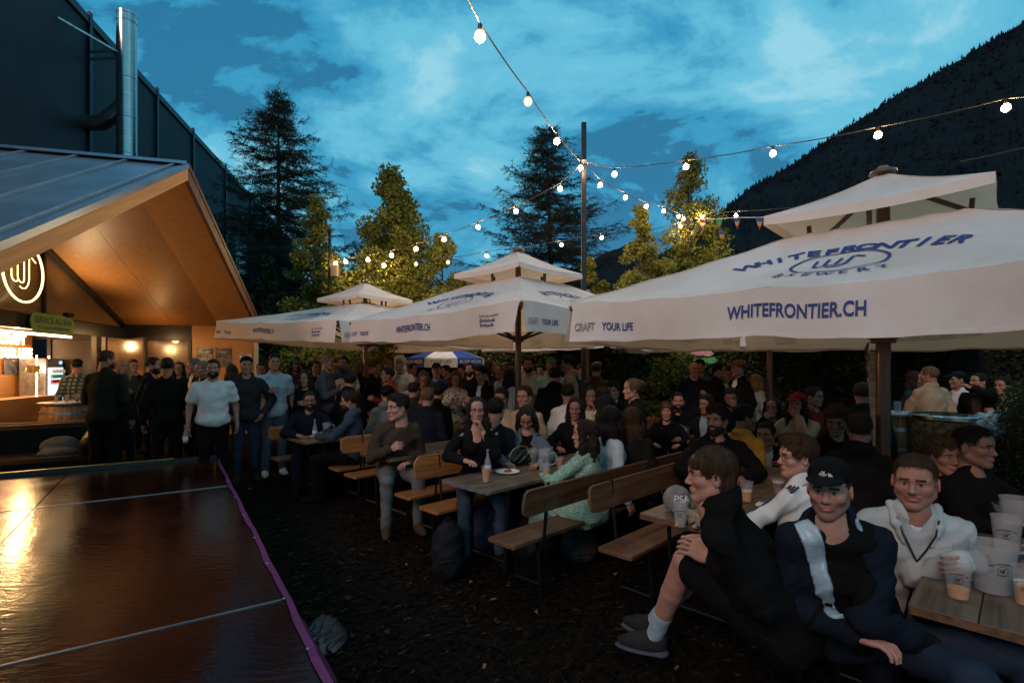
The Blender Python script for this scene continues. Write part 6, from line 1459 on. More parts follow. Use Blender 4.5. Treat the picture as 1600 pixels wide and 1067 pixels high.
# handbag
p = ontab(810, 727) + Vector((0, .05, 0)); V, F = sdf_mesh([ELL((0, 0, .07), (.14, .07, .075), .03), ELL((-.06, -.02, .05), (.08, .06, .05), .03), ELL((.08, -.02, .06), (.07, .06, .06), .03)], .008, folds(.014, 3.2)); e = empty('handbag', tuple(p), .5, 'slouchy black leather handbag on the plate table', 'handbag'); link('bag_body', mesh_np('bag_body', V, F), e, mat('black_bag_leather', (.010, .009, .009), .35, 0, .2, 20, bump=.3)); b = MB(); b.tube([(.12*math.cos(t), -.05, .08 + .10*math.sin(t)) for t in np.linspace(.1, PI - .1, 12)], .007, 6); b.obj('strap', mat('gold_chain', (.45, .33, .14), .3, .9), e, True)
# grey cap with white letters, wraps, sandwich tray
p = ontab(1066, 806) + Vector((.0, .10, 0)); e = empty('baseball_cap', tuple(p), 0, 'washed grey cap with white letters standing on the crumpled wraps', 'cap')
V, F = sdf_mesh([ELL((0, 0, .075), (.088, .095, .095), .01), ELL((0, 0, -.03), (.2, .2, .055), .002, None, 's'), ELL((0, -.11, .035), (.075, .07, .009), .01, rotm(0, .3))], .005, folds(.003, 2)); link('crown_cloth', mesh_np('crown_cloth', V, F), e, mat('washed_grey_cotton', (.15, .135, .125), .9, 0, .35, 22, bump=.4))
def capmap(v): 
    a = v.x/.09; z = .085 + v.y; rr = .0965*math.sqrt(max(.05, 1 - ((z - .075)/.095)**2)) + .006; return Vector((rr*math.sin(a), -rr*1.05*math.cos(a), z))
text_obj('PSA', .042, capmap, WHC, e, bold=.0)
p = ontab(1085, 815); V, F = sdf_mesh([CAP((-.16, .0, .015), (.2, .06, .02), .016, .02, .01), CAP((-.1, -.08, .012), (.18, -.05, .02), .016, .018, .01), CAP((0, .06, .03), (.16, .0, .04), .03, .02, .03), ELL((.03, .02, .02), (.12, .09, .02), .02)], .007, folds(.014, 3.5)); o = link('paper_wraps', mesh_np('paper_wraps', V, F), None, mat('brown_wrap_paper', (.30, .20, .12), .7, 0, .35, 15), loc=tuple(p), rot=(0, 0, .6)); tag(o, 'crumpled brown and white sandwich wraps beneath the grey cap', 'paper')
p = ontab(1108, 800) + Vector((.02, .02, .05)); e = empty('food_tray', tuple(p), -.6, 'yellow rimmed snack tray tilted on the wraps', 'tray'); b = MB(); b.box(-.075, -.045, 0, .075, .045, .022, Matrix.Rotation(.35, 4, 'X'), .006); b.obj('tray', mat('yellow_card', (.60, .34, .04), .6, 0, .1), e); b = MB(); b.box(-.05, -.03, .0225, .05, .03, .030, Matrix.Rotation(.35, 4, 'X'), .002); b.obj('window', M_['black_plastic'], e)
p = at(585, 672, 6.4); V, F = sdf_mesh([CAP((-.09, 0, .02), (.1, .02, .02), .02, .02, .02), CAP((-.06, .04, .03), (.06, -.03, .03), .016, .016, .02)], .008, folds(.01, 4)); o = link('snack_bag', mesh_np('snack_bag', V, F), None, mat('yellow_foil', (.45, .28, .04), .4, 0, .4, 30), loc=(p.x, p.y, .76)); tag(o, 'torn yellow snack bag on the honey coloured table', 'snack bag')
# backpacks under the plate table
def backpack(label, px0, py0, h_, w_, rot, seed, col=(.007, .008, .012)):
    c = ongr(px0, py0, 0); g = random.Random(seed); e = empty('backpack', (c.x, c.y, 0), rot, label, 'backpack', 'dark backpacks under the plate table'); m = mat('dark_nylon', col, .7, 0, .3, 14, bump=.3, bscale=60, spec=.15)
    V, F = sdf_mesh([ELL((0, 0, h_*.5), (w_*.5, w_*.34, h_*.52), .03), CAP((0, 0, .1), (0, 0, h_*.75), w_*.38, w_*.30, .05), ELL((0, -w_*.30, h_*.36), (w_*.36, w_*.14, h_*.26), .02)], .013, folds(.007, 1.3, seed)); link('bag_body', mesh_np('bag_body', V, F), e, m)
    for s_ in (-1, 1): b = MB(); b.tube([(s_*w_*.22, w_*.22, h_*.85), (s_*w_*.30, w_*.42, h_*.7), (s_*w_*.30, w_*.42, h_*.35), (s_*w_*.24, w_*.25, h_*.12)], .014, 6); b.obj('strap', m, e, True)
    b = MB(); b.tube([(-.04, 0, h_*.99), (0, 0, h_*1.07), (.04, 0, h_*.99)], .008, 6); b.obj('handle', m, e, True)
    b = MB(); b.tube([(-w_*.3, -w_*.42, h_*.40), (0, -w_*.465, h_*.42), (w_*.3, -w_*.42, h_*.40)], .004, 5); b.obj('zip', M_['black_metal'], e); return e
backpack('upright dark backpack leaning on the near end of the plate table', 700, 905, .46, .27, .3, 1, (.006, .007, .010))
backpack('slumped navy backpack beside the plate table leg', 765, 860, .42, .36, -.4, 2, (.012, .016, .035))
backpack('dark bag with white tags under the long dark bench', 830, 870, .32, .46, .7, 3)
backpack('brown grey shoulder bag at the far side under the long dark bench', 905, 875, .26, .34, .2, 4, (.035, .026, .022))
# ============================================================ everybody
GS = 'people standing at the back'; GT = 'people sitting at the tables'; GH = 'people standing by the hut'
def P(*a, **k): return person(*a, **k)
# --- by the hut
P('man in green plaid shirt seen from behind at the bar', 120, 572, 9.3, 180, hair='short', hc='black', top='shirt', tc='plaid', legs='trousers', lc='black', arms=('down', 'hold'), cap='capback', group=GH)
P('tall man in dark green sweater turned away beside the barrel', 167, 562, 7.1, 150, head=110, hair='short', hc='brown', beard=True, tc='darkgreen', lc='black', arms=('hold', 'down'), build=1.12, group=GH)
P('blond woman in olive quilted jacket and jeans facing the camera', 191, 573, 8.3, 10, sex='f', hair='longwave', hc='blond', top='puffer', tc='olive', lc='bluejean', arms=('hold', 'hold'), group=GH)
P('man looking out between the blond woman and the bearded man', 208, 572, 9.7, 20, hair='short', hc='dark', tc='offblack', group=GH)
P('bearded man in black looking right, in front of the lit doors', 239, 571, 7.9, 70, hair='short', hc='dark', beard=True, tc='black', top='jacket', group=GH)
P('man in plain black seen from behind with short dark hair, near the hut', 261, 573, 7.1, 175, hair='short', hc='black', tc='black', build=1.1, skin='brown', group=GH)
P('dark haired woman in glasses behind the man in plain black', 280, 576, 9.4, -10, sex='f', hair='long', hc='dark', glasses=True, tc='black', group=GH)
P('man with swept back grey hair and white collar in profile by the posters', 303, 572, 8.8, -70, hair='quiff', hc='grey', top='openjacket', tc='offblack', group=GH)
P('grey haired man close behind the left shoulder of the bearded man in the white tee', 316, 577, 7.9, -60, hair='short', hc='grey', tc='navy', top='jacket', group=GH)
J = P('bearded man in white tee shirt with a tattooed arm holding a bottle', 333, 576, 7.0, 0, head=-4, hair='short', hc='black', beard='black', top='tee', tc='white', lc='black', arms=('down', 'down'), build=1.22, skin='fair', group=GH)
q = J['W', 1] + J['O']; bottle('small bottle held by the bearded man in the white tee', (q[0], q[1] - .05, q[2] - .22))
P('brown haired woman seen from behind between the tee shirt man and the dark sweatshirt man', 362, 580, 8.9, 170, sex='f', hair='long', hc='brown', tc='brown', group=GH)
P('man in charcoal sweatshirt and jeans with both hands in his pockets', 385, 571, 7.4, 3, hair='short', hc='dark', top='hoodie', tc='charcoal', lc='bluejean', arms=('pocket', 'pocket'), cap='capback', build=1.08, group=GH, shoes='charcoal')
P('man peering over the shoulder of the dark sweatshirt man', 408, 578, 9.6, 0, hair='short', hc='brown', tc='grey', group=GS)
P('man in pale blue tee shirt with small print and jeans', 429, 566, 7.8, 8, hair='quiff', hc='dark', top='tee', tc='lightblue', lc='palejean', arms=('down', 'hold'), build=1.08, group=GS, shoes='white')
P('woman in green cap and purple sweater', 459, 570, 9.8, 30, sex='f', hair='long', hc='dark', cap='cap', capc='green', tc='purple', arms=('hold', 'hold'), group=GS)
P('woman with long dark curls looking left beside the pale blue tee shirt', 478, 592, 7.8, -25, sex='f', hair='longwave', hc='dark', tc='offblack', arms=('hold', 'down'), top='sweater', group=GS)
P('man in black half hidden left of the big grey haired man', 494, 574, 10.4, 10, hair='short', hc='black', tc='black', group=GS)
P('big grey haired man in grey blue shirt leaning right', 512, 566, 8.3, 70, hair='short', hc='grey', top='shirt', tc='greyblue', arms=('drink', 'hold'), build=1.18, lc='navy', group=GS)
P('young man in white tee holding a white cup left of the first umbrella mast', 537, 568, 9.2, -15, hair='short', hc='black', top='tee', tc='white', arms=('hold', 'down'), group=GS)
P('person in black jacket seen from behind right of the grey haired man', 548, 596, 7.5, 150, hair='messy', hc='black', top='hoodie', tc='black', group=GS)
P('blond person seen from behind just left of the first umbrella mast', 561, 575, 9.6, 175, sex='f', hair='bob', hc='light', tc='black', group=GS)
P('brown haired man just right of the first umbrella mast', 586, 574, 9.3, 60, hair='messy', hc='brown', tc='offblack', top='jacket', group=GS)
P('person in bright red jacket facing left', 606, 586, 8.3, -80, hair='short', hc='black', skin='brown', top='jacket', tc='red', arms=('hold', 'down'), group=GS)
P('man in dark cap behind the red jacket', 606, 571, 10.6, 10, hair='buzz', hc='dark', cap='cap', capc='grey', tc='grey', group=GS)
P('young man with white hood pulled up over his head', 625, 568, 8.8, -10, hair=None, cap='hood', capc='cream', top='hoodie', tc='cream', arms=('clasp', 'mouth'), group=GS, skin='tan')
P('person in lilac shirt behind the hooded man', 645, 577, 10.2, 40, sex='f', hair='short', hc='dark', top='shirt', tc='lilac', group=GS)
P('woman with long light hair looking down, pink top under black jacket', 662, 592, 7.8, 0, pitch=.5, sex='f', hair='long', hc='light', top='openjacket', tc='offblack', inner='pink', arms=('hold', 'hold'), group=GS)
P('man in blue polo and dark cap under the round parasol', 682, 579, 8.9, -5, hair='buzz', hc='dark', cap='cap', capc='black', top='shirt', tc='blue', group=GS, build=1.08)
P('woman with long auburn hair in a patterned blouse looking down at a cup', 712, 592, 7.7, 0, pitch=.45, sex='f', hair='long', hc='red', top='shirt', tc='check', arms=('hold', 'hold'), group=GS)
P('man in black behind the woman with auburn hair', 734, 577, 9.8, -20, hair='short', hc='black', beard=True, tc='black', group=GS)
P('young man in black jacket and white tee looking left and down', 753, 585, 7.6, -55, pitch=.2, hair='quiff', hc='black', top='openjacket', tc='black', inner='white', arms=('hold', 'down'), group=GS)
P('dark haired woman right of the young man in black jacket, far back', 767, 572, 9.6, 60, sex='f', hair='long', hc='dark', tc='charcoal', group=GS)
P('person in pale blue leaning in behind the long haired woman in white', 782, 581, 8.9, -60, hair='buzz', hc='light', top='tee', tc='lightblue', group=GS)
P('woman in white top with long dark hair seen from behind', 796, 588, 7.9, 165, sex='f', hair='long', hc='dark', top='shirt', tc='white', lc='black', group=GS)
P('tall dark haired man in cream hoodie beside the middle mast', 826, 570, 8.3, -10, hair='short', hc='black', beard=True, top='hoodie', tc='cream', build=1.1, arms=('hold', 'down'), group=GS)
P('man in green cap and white and green sweater', 861, 571, 8.2, 5, hair='buzz', hc='brown', cap='cap', capc='green', top='hoodie', tc='mint', group=GS)
P('man in black hoodie seen from behind in front of the green cap', 867, 587, 7.0, 178, hair='short', hc='black', top='hoodie', tc='black', build=1.15, group=GS)
P('man in beige hooded jacket facing left with hood down', 887, 569, 8.3, -85, hair='messy', hc='dark', top='hoodie', tc='beige', arms=('hold', 'hold'), group=GS)
P('person in brown coat behind the metal lamp pole', 932, 578, 8.7, 160, hair='messy', hc='brown', top='jacket', tc='brown', group=GS)
for (px0, py0, D, kw) in ((470, 577, 11.2, dict(hc='brown', tc='navy')), (523, 576, 11.4, dict(hc='black', tc='rust')), (572, 577, 11.0, dict(hc='dark', tc='offblack', top='jacket')), (640, 579, 11.5, dict(hc='light', tc='greyblue')), (697, 580, 11.2, dict(hc='dark', tc='brown')), (721, 579, 11.3, dict(hc='black', tc='olive')), (812, 578, 10.8, dict(hc='brown', tc='black')), (845, 579, 10.6, dict(hc='dark', tc='charcoal')), (908, 579, 10.4, dict(hc='brown', tc='teal'))):
    P('person in %s top in the deepest row, above the %s' % ({'navy': 'navy', 'rust': 'rusty orange', 'offblack': 'black', 'greyblue': 'grey blue', 'brown': 'brown', 'olive': 'olive', 'black': 'plain black', 'charcoal': 'charcoal', 'teal': 'teal'}[kw['tc']], {470: 'seated man in navy', 523: 'denim jacket', 572: 'grey hoodie', 640: 'older man', 697: 'light haired child', 721: 'black jacket', 812: 'curly haired woman', 845: 'pitcher table', 908: 'cream sweater'}[px0]), px0, py0, D, rng.choice([-70, -20, 30, 150, 80]), hair=str(rng.choice(['short', 'quiff', 'messy'])), group=GS, **kw)
# --- right hand back
P('bald man in black sweater holding a drink at his chest', 1085, 577, 8.5, 20, hair='bald', hc='brown', top='sweater', tc='navy', arms=('hold', 'down'), build=1.15, group=GS)
P('man in dark cap right behind the bald man', 1094, 572, 9.5, 40, hair='buzz', hc='dark', cap='cap', capc='navy', tc='grey', group=GS)
P('man in black with short hair and glasses looking right', 1124, 579, 8.6, 85, hair='short', hc='black', glasses=True, tc='black', top='jacket', group=GS)
P('person in white behind the two men talking', 1139, 586, 9.4, -30, hair='short', hc='dark', top='tee', tc='lightblue', group=GS)
P('tall man in brown cap and black jacket with white collar', 1153, 576, 8.0, -60, hair='buzz', hc='dark', cap='cap', capc='rust', top='openjacket', tc='black', inner='white', build=1.1, group=GS)
P('woman with long blond hair in white top and jeans, seen from behind', 1182, 596, 8.6, 140, sex='f', hair='long', hc='blond', top='sweater', tc='white', lc='palejean', group=GS)
P('dark haired woman in teal jacket facing the man in the beige jacket', 1429, 593, 7.5, 75, sex='f', hair='long', hc='dark', top='jacket', tc='teal', arms=('hold', 'hold'), group=GS)
P('man in beige corduroy jacket seen half from behind at the barrel', 1452, 587, 7.1, -140, head=-110, hair='short', hc='light', top='jacket', tc='beige', arms=('hold', 'down'), group=GS, build=1.1)
P('person in dark cap and white tee leaning on the right', 1496, 594, 7.6, -60, hair='buzz', hc='black', cap='cap', capc='navy', top='tee', tc='white', lc='palejean', group=GS)
P('man in black jacket drinking from a clear cup', 1529, 597, 7.1, -20, head=-50, pitch=-.15, hair='short', hc='black', beard=True, top='openjacket', tc='black', inner='brown', arms=('drink', 'down'), group=GS, build=1.1)
P('young man in yellowish jacket half behind the bush', 1568, 603, 7.0, -40, hair='short', hc='black', top='jacket', tc='beige', arms=('hold', 'lap'), group=GS)
# --- far seated
P('man with glasses and beard in navy coat at the honey coloured table', 484, 626, 7.0, 0, hair='short', hc='dark', beard='dark', glasses=True, top='jacket', tc='navy', lc='navy', sit=True, arms=('table', 'table'), group=GT, build=1.15)
P('man in blue denim jacket in profile at the honey coloured table', 546, 627, 6.5, -100, head=-95, hair='messy', hc='dark', glasses=True, beard=True, top='hoodie', tc='denim', sit=True, arms=('table', 'table'), group=GT)
P('person in grey hoodie and black cap seen from behind, right of the mast', 606, 617, 7.0, 160, hair='short', hc='black', cap='capback', top='hoodie', tc='grey', sit=True, group=GT)
P('older man with dark hair and brown jacket holding a beer', 622, 637, 5.35, 10, head=-62, lean=.25, hsc=1.10, hair='quiff', hc='dark', skin='pale', top='jacket', tc='brown', lc='grey', sit=True, arms=('lap', 'hold'), group=GT, build=1.16, shoes='brown')
P('child sized person in navy jacket with light brown hair, seen from behind', 668, 622, 6.7, 165, hair='messy', hc='light', top='jacket', tc='navy', sit=True, group=GT)
P('person in black jacket with dark messy hair seated beside the navy jacket', 684, 614, 7.2, 150, hair='messy', hc='black', top='hoodie', tc='black', sit=True, group=GT)
P('person in dark jacket seated left of the older man, back to the camera', 647, 610, 7.6, 150, hair='short', hc='dark', top='jacket', tc='charcoal', sit=True, group=GT)
P('woman in low black top with hand at her chin', 745, 641, 4.65, 8, head=3, sex='f', hair='long', hc='dark', skin='pale', top='tank', tc='black', lc='denim', sit=True, arms=('chin', 'table'), glasses=True, group=GT, build=1.18)
P('dark haired man seen from behind beside the woman in the black top', 775, 641, 5.1, 150, head=160, hair='short', hc='black', top='sweater', tc='navy', sit=True, group=GT)
P('young man in beige sweater looking down left of the middle mast', 784, 622, 6.1, -20, pitch=.2, hair='short', hc='black', skin='tan', top='sweater', tc='beige', sit=True, arms=('table', 'table'), group=GT)
P('woman with curly dark hair in denim jacket looking down at the pitcher', 823, 653, 5.1, -5, pitch=.55, sex='f', hair='longwave', hc='dark', top='openjacket', tc='denimtop', inner='black', sit=True, arms=('table', 'table'), group=GT)
P('man in beige top behind the curly haired woman', 820, 620, 5.9, -30, hair='short', hc='dark', top='sweater', tc='beige', sit=True, group=GT)
P('woman with long black hair and black jacket looking down, centre of the tables', 899, 638, 5.7, -5, pitch=.15, sex='f', hair='long', hc='black', skin='tan', top='jacket', tc='black', sit=True, arms=('table', 'table'), group=GT)
P('person in white shirt with dark hair seen from behind, above the black jacket', 888, 615, 6.4, 170, hair='short', hc='dark', top='shirt', tc='white', sit=True, group=GT)
P('woman with dark hair and cream sweater, hand at her mouth', 921, 620, 6.3, 15, sex='f', hair='long', hc='dark', skin='tan', top='sweater', tc='cream', sit=True, arms=('chin', 'table'), group=GT)
P('curly haired boy with hand on his forehead', 942, 621, 6.6, 0, pitch=.3, hair='curly', hc='brown', top='hoodie', tc='offblack', sit=True, arms=('mouth', 'table'), group=GT)
P('woman in green patterned dress in profile, head on her hand', 914, 678, 4.3, -128, head=-85, sex='f', hair='longwave', hc='dark', skin='pale', top='dress', tc='leafy', legs='skirt', lc='leafy', sit=True, arms=('table', 'cheek'), group=GT)
P('woman in pale blue top with very long black hair seen from behind', 954, 655, 4.6, 130, head=150, sex='f', hair='long', hc='black', top='shirt', tc='lightblue', sit=True, group=GT)
P('person in navy beanie right of the woman in the cream sweater', 947, 637, 5.2, 170, hair='long', hc='dark', sex='f', cap='beanie', capc='navy', top='jacket', tc='navy', sit=True, group=GT)
P('woman with brown hair and dark jacket from behind, right of the pale blue top', 988, 656, 4.75, 170, sex='f', hair='long', hc='brown', top='jacket', tc='offblack', sit=True, group=GT)
P('standing woman with pinned up light hair in profile, dark top', 988, 608, 5.8, -75, sex='f', hair='bun', hc='light', skin='pale', top='sweater', tc='offblack', group=GT)
P('dark haired person in shadow left of the standing woman', 958, 611, 7.0, -10, hair='messy', hc='black', top='hoodie', tc='black', sit=True, group=GT)
P('woman with brown bob facing the camera at the orange table', 1041, 642, 6.7, 0, sex='f', hair='bob', hc='brown', skin='pale', top='jacket', tc='black', sit=True, arms=('table', 'table'), group=GT)
P('bearded man in black behind the orange table', 1060, 627, 7.1, 0, hair='short', hc='black', beard='black', top='jacket', tc='black', sit=True, group=GT, build=1.1)
P('man with short dark hair in grey blue jacket looking left behind the tables', 1104, 632, 6.7, -35, hair='quiff', hc='dark', top='openjacket', tc='offblack', inner='lightblue', sit=True, arms=('table', 'table'), group=GT)
P('bearded man in dark hoodie bowing his head, hand at his mouth', 1142, 620, 6.9, 0, pitch=.35, hair='short', hc='black', beard=True, skin='tan', top='hoodie', tc='offblack', sit=True, arms=('mouth', 'table'), group=GT)
P('woman in glasses and black striped sleeve with hand at her mouth', 1208, 637, 6.2, -15, sex='f', hair='longwave', hc='dark', glasses=True, top='hoodie', tc='black', sit=True, arms=('table', 'mouth'), group=GT)
P('bearded man in red cap and beige jacket with hand at his mouth', 1246, 632, 5.7, -20, hair='longwave', hc='dark', beard='dark', cap='cap', capc='red', top='jacket', tc='beige', sit=True, arms=('mouth', 'table'), group=GT)
P('man in red sweater and glasses looking right', 1272, 620, 6.4, 60, hair='short', hc='dark', glasses=True, top='sweater', tc='red', sit=True, group=GT)
P('large man in olive jacket seen from behind right of the nearest mast', 1348, 616, 5.9, 165, hair='messy', hc='brown', top='jacket', tc='darkgreen', sit=True, group=GT, build=1.25)
P('bearded man in leather jacket looking left at the cap table', 1121, 656, 4.4, 5, head=-28, hair='messy', hc='dark', beard='dark', skin='tan', top='jacket', tc='black', sit=True, arms=('table', 'table'), group=GT, build=1.1)
P('dark haired man in yellow and red jacket turned to the right', 1164, 653, 4.9, 140, head=110, hair='short', hc='black', skin='brown', top='jacket', tc='yellow', sit=True, group=GT)
P('young man in white shirt holding a sandwich and looking left', 1197, 679, 5.2, 0, head=-20, hair='short', hc='dark', skin='fair', top='openjacket', tc='black', inner='white', sit=True, arms=('clasp', 'clasp'), group=GT)
P('young man with thick dark framed glasses looking down', 1307, 657, 4.5, 0, head=-5, pitch=.25, hair='curly', hc='brown', skin='tan', glasses=True, top='jacket', tc='black', sit=True, arms=('table', 'table'), group=GT)
P('person in black jacket with brown hair seen from behind beside the nearest mast', 1344, 672, 4.0, 172, hair='short', hc='brown', top='hoodie', tc='offblack', sit=True, group=GT)
P('woman laughing behind the man in the pale grey jacket, hand at her cheek', 1473, 712, 3.3, 40, sex='f', hair='messy', hc='brown', skin='tan', top='shirt', tc='offblack', sit=True, arms=('cheek', 'table'), group=GT)
# --- the nearest ones
p_ = ab(3.9, .40)
P('smiling dark haired man in black in profile at the far right', 1522, 698, 3.2, 60, head=66, hair='short', hc='black', skin='tan', top='sweater', tc='black', sit=True, arms=('table', 'table'), group=GT, build=1.12, hv='w')
J = P('young man with round glasses in white striped shirt between the boy and the black cap', 1246, 714, 3.1, -120, head=-66, hair='messy', hc='brown', skin='pale', glasses=True, top='shirt', tc='white', sit=True, arms=('table', 'table'), group=GT)
e = J['root']
for k, (off, m_) in enumerate(((0, 'blue'), (.022, 'red'), (.044, 'blue'))):
    b = MB(); rr = J['r']; pts = []
    for sd in (1, -1):
        pts = [J['S', sd]*(1-t) + J['E', sd]*t + np.array([0, 0, .064 - .012*t]) + J['f']*(.01 - off) for t in np.linspace(-.15, .95, 8)]
        b = MB(); b.tube(pts, .0065, 6); b.obj('sleeve_stripe', cloth(m_), e, True)
J = P('man in black cap and navy jacket over black hoodie glancing sideways', 1296, 764, 2.10, 20, head=-8, hair='short', hc='brown', skin='pale', beard='stubble', cap='cap', capc='black', top='sweater', tc='black', legs='trousers', lc='bluejean', sit=True,
      pelvis=(1.49, 2.24, .56), knees=((1.62, 1.80, .60), (1.90, 1.92, .60)), feet=((1.72, 1.55, .12), (2.1, 1.7, .12)), arms=(((1.60, 1.98, .62), (.8, -.3, -.5), (-.4, -.8, .3), .5, (-.7, -.4, -.5)), 'lap'), group=GT, build=.93, hv='m', hsc=.94)
def coat_prims(J, x):
    s = J['s']; p0, U, Ff, r = J['p0'], J['U'], J['Ff'], J['r']; Rb = np.column_stack([r, Ff, U]); nb = J['nb']; t = .040 + x
    pr = [ELL(p0 + U*.0, (.150*s + t, .108*s + t, .13*s), .05, Rb), ELL(p0 + U*.17*s, (.130*s + t, .095*s + t, .16*s), .05, Rb), ELL(p0 + U*.33*s, (.140*s + t, .100*s + t, .15*s), .05, Rb),
          CAP(J['S', -1], J['S', 1], .066*s + x, None, .04), CAP(nb, J['S', 1], .060*s + x, .062*s + x, .04), CAP(nb, J['S', -1], .060*s + x, .062*s + x, .04), ELL(nb + U*.03 - Ff*.03, (.10 + x, .085 + x, .05 + x), .03, Rb)]
    for sd in (-1, 1):
        A_, B_, C_ = J['S', sd], J['E', sd], J['W', sd]; pr += [CAP(A_, B_, .066*s + x, .064*s + x, .03), CAP(B_, C_ - N3(C_-B_)*.01, .062*s + x, .052*s + x, .015)]
    return pr
def open_coat(J, c, thick=.056, amp=.010, lining=None, drop=.30, nm='coat', gap=.058, shoulder_off=0.0):
    """a coat worn open over the hoodie: sleeves and two fronts"""
    s = J['s']; p0, U, Ff, r = J['p0'], J['U'], J['Ff'], J['r']; Rb = np.column_stack([r, Ff, U]); nb = J['nb']
    pr = coat_prims(J, 0)
    pr += [CAP(nb + U*.10 + Ff*.10, p0 + U*.02 + Ff*.19, .066, .080, .015, 's'), CAP(nb + U*.14, nb + U*.06, .085, .070, .015, 's')]
    V, F = sdf_mesh(pr, J['h'], folds(amp, 1.25, 2.0)); link(nm, mesh_np(nm, V, F), J['root'], cloth(c))
open_coat(J, 'navy')
# white mountain sign and words on the cap
def cap_logo(J):
    e = J['root']; M = J['Mh']
    def fn(v):
        a = v.x/.088; z = .068 + v.y; rr = 1 - ((z - .062)/.080)**2; rr = math.sqrt(max(rr, .05)); return M @ Vector((-math.sin(a)*.088*rr, -.012 + math.cos(a)*.1065*rr + .002, z))
    b = MB()
    for k, s_ in enumerate(('THE', 'NORTH', 'FACE')):
        V, F = text_vf(s_, .0058, bold=.06); b.add([fn(Vector((v.x - .012, v.y + .016 - .0085*k, 0))) for v in V], F)
    for r0 in (.006, .0105, .015):
        V = []
        for q in range(9): t = q/8*PI/2; V += [fn(Vector((.008 + r0*math.cos(t), -.0005 + r0*math.sin(t), 0))), fn(Vector((.008 + (r0+.0028)*math.cos(t), -.0005 + (r0+.0028)*math.sin(t), 0)))]
        b.add(V, [(2*q, 2*q+1, 2*q+3, 2*q+2) for q in range(8)])
    b.obj('cap_logo', WHC, e)
cap_logo(J)
# pale lining folded out over his shoulder
def lining(J):
    p0, U, Ff, r = J['p0'], J['U'], J['Ff'], J['r']; nb = J['nb']
    for sd, w_ in ((1, .040), (-1, .013)):
        cut = [CAP(nb + U*.10 + Ff*.10, p0 + U*.02 + Ff*.19, .064, .078, .015, 's'), CAP(nb + U*.14, nb + U*.06, .083, .068, .015, 's'), CAP(nb + r*sd*.10 + U*.06 + Ff*.02, p0 + U*.17 + r*sd*.085 + Ff*.17, w_, w_*1.1, .01, 'i')]
        V, F = sdf_mesh(coat_prims(J, .007) + cut, .0075, folds(.0100, 1.25, 2.0)); link('coat_lining', mesh_np('coat_lining', V, F), J['root'], mat('pale_shiny_lining', (.26, .34, .40), .35, 0, .2, 12, bump=.2))
lining(J)
J = P('man with moustache in pale grey zipped jacket, hands folded', 1430, 752, 2.42, 12, head=-6, hair='short', hc='brown', skin='fair', top='vjacket', tc='palegrey', inner='white', lc='navy', sit=True, pelvis=(1.98, 2.62, .56),
      arms=(((1.94, 2.20, .86), (.9, -.1, .0), (.1, -1, .4), .55, (-.7, -.3, -.7)), ((1.99, 2.19, .855), (-.9, -.1, -.05), (0, -1, .3), .55, (.8, -.2, -.6))), group=GT, build=1.10, hv='w')
link('moustache', extra_mesh('tash', .0022), J['root'], HR['light'], mtx=J['Mh'])
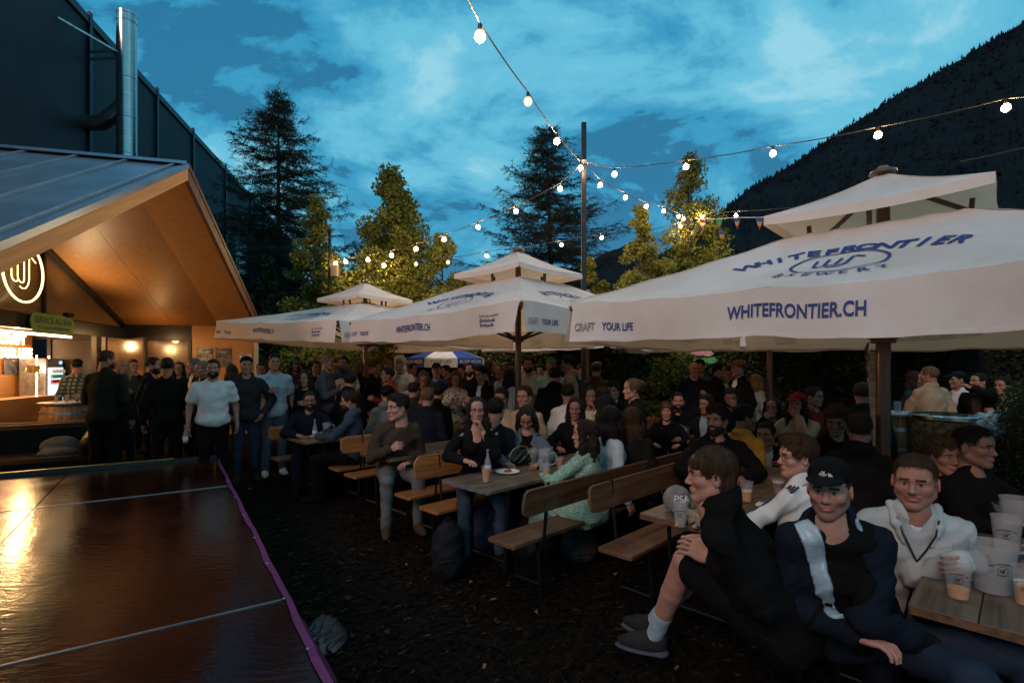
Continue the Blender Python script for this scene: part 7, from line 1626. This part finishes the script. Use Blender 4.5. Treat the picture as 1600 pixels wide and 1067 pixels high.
# zip, collar and pocket of the pale jacket
U, Ff, r = J['U'], J['Ff'], J['r']; nb = J['nb']; p0 = J['p0']; s = J['s']
join = nb - U*.135 + Ff*.150
for sd in (-1, 1):
    b = MB(); b.tube([nb + r*sd*.078 + U*.03 + Ff*.055, nb + r*sd*.060 - U*.02 + Ff*.110, nb + r*sd*.030 - U*.08 + Ff*.138, join + r*sd*.004], .0045, 6); b.obj('zip', M_['black_plastic'], J['root'], True)
    V, F = sdf_mesh([CAP(nb + r*sd*.088 + U*.030 - Ff*.03, nb + r*sd*.080 + U*.0 + Ff*.07, .024, .018, .02), CAP(nb + r*sd*.080 + U*.0 + Ff*.07, nb + r*sd*.052 - U*.07 + Ff*.118, .018, .010, .02)], .007, folds(.004, 3)); link('collar', mesh_np('collar', V, F), J['root'], cloth('palegrey'))
b = MB(); b.tube([join, p0 + U*.24*s + Ff*.160, p0 + U*.10*s + Ff*.160, p0 - U*.03 + Ff*.160], .0065, 6); b.obj('zip', M_['black_plastic'], J['root'], True)
b = MB(); q = p0 + U*.33*s + r*.105 + Ff*.150; b.beam(q, q - U*.03, .016, .012); b.obj('zip_pull', M_['black_plastic'], J['root'])
# the boy in black, watching the stage, hands folded over his bare knee
kn = np.array([.865, 2.63, .735]); an = np.array([.785, 2.84, .215])
J = P('boy in black hoodie and shorts in profile, hands folded over his bare knee', 1112, 742, 2.30, -100, head=-82, pitch=.03, hair='fringe', hc='brown', skin='pale', top='hoodie', tc='black', legs='shorts', lc='black', sit=True,
      pelvis=(1.20, 2.26, .55), knees=((.865, 2.56, .72), (1.00, 2.64, .70)), feet=((.785, 2.83, .20), (.84, 3.02, .19)), arms=(((.93, 2.36, .81), (-.86, .32, .36), (-.25, -.75, .6), .3, (.5, -.5, -.7)), ((1.0, 2.52, .83), (-.9, .0, .10), (.1, -.2, 1), .5, (.3, .4, -.8))), group=GT, build=.90, hv='n', shoes='charcoal')
z = np.array([0, 0, 1.])
for sd in (-1, 1):
    A_, K_ = J['A', sd], J['K', sd]; V, F = sdf_mesh([CAP(A_ + (K_ - A_)*.30, A_, .050, .044, .01), CAP(A_, A_ - z*.03 + J['f']*.02, .044, .044, .01)], .007, strands(.0022, 0, 1.5)); link('sock', mesh_np('sock', V, F), J['root'], cloth('lightblue'))
for sd in (-1, 1):
    A_ = J['A', sd]; fr = N3(J['f'] + J['r']*sd*.15); Rs = np.column_stack([np.cross(fr, z), fr, z]); e = J['root']; sid = Rs[:, 0]
    V, F = sdf_mesh([ELL(A_ + fr*.072 - z*.082, (.054, .146, .017), .01, Rs), ELL(A_ - fr*.03 - z*.080, (.046, .05, .020), .01, Rs)], .006); link('sole', mesh_np('sole', V, F), e, cloth('greyblue'))
    for k in range(5):
        c = A_ + fr*(.045 + .018*k) + z*(.022 - .011*k); b = MB(); b.tube([c - sid*.026 - z*.010, c + z*.004, c + sid*.026 - z*.010], .0028, 5); b.obj('lace', cloth('greyblue'), e, True)
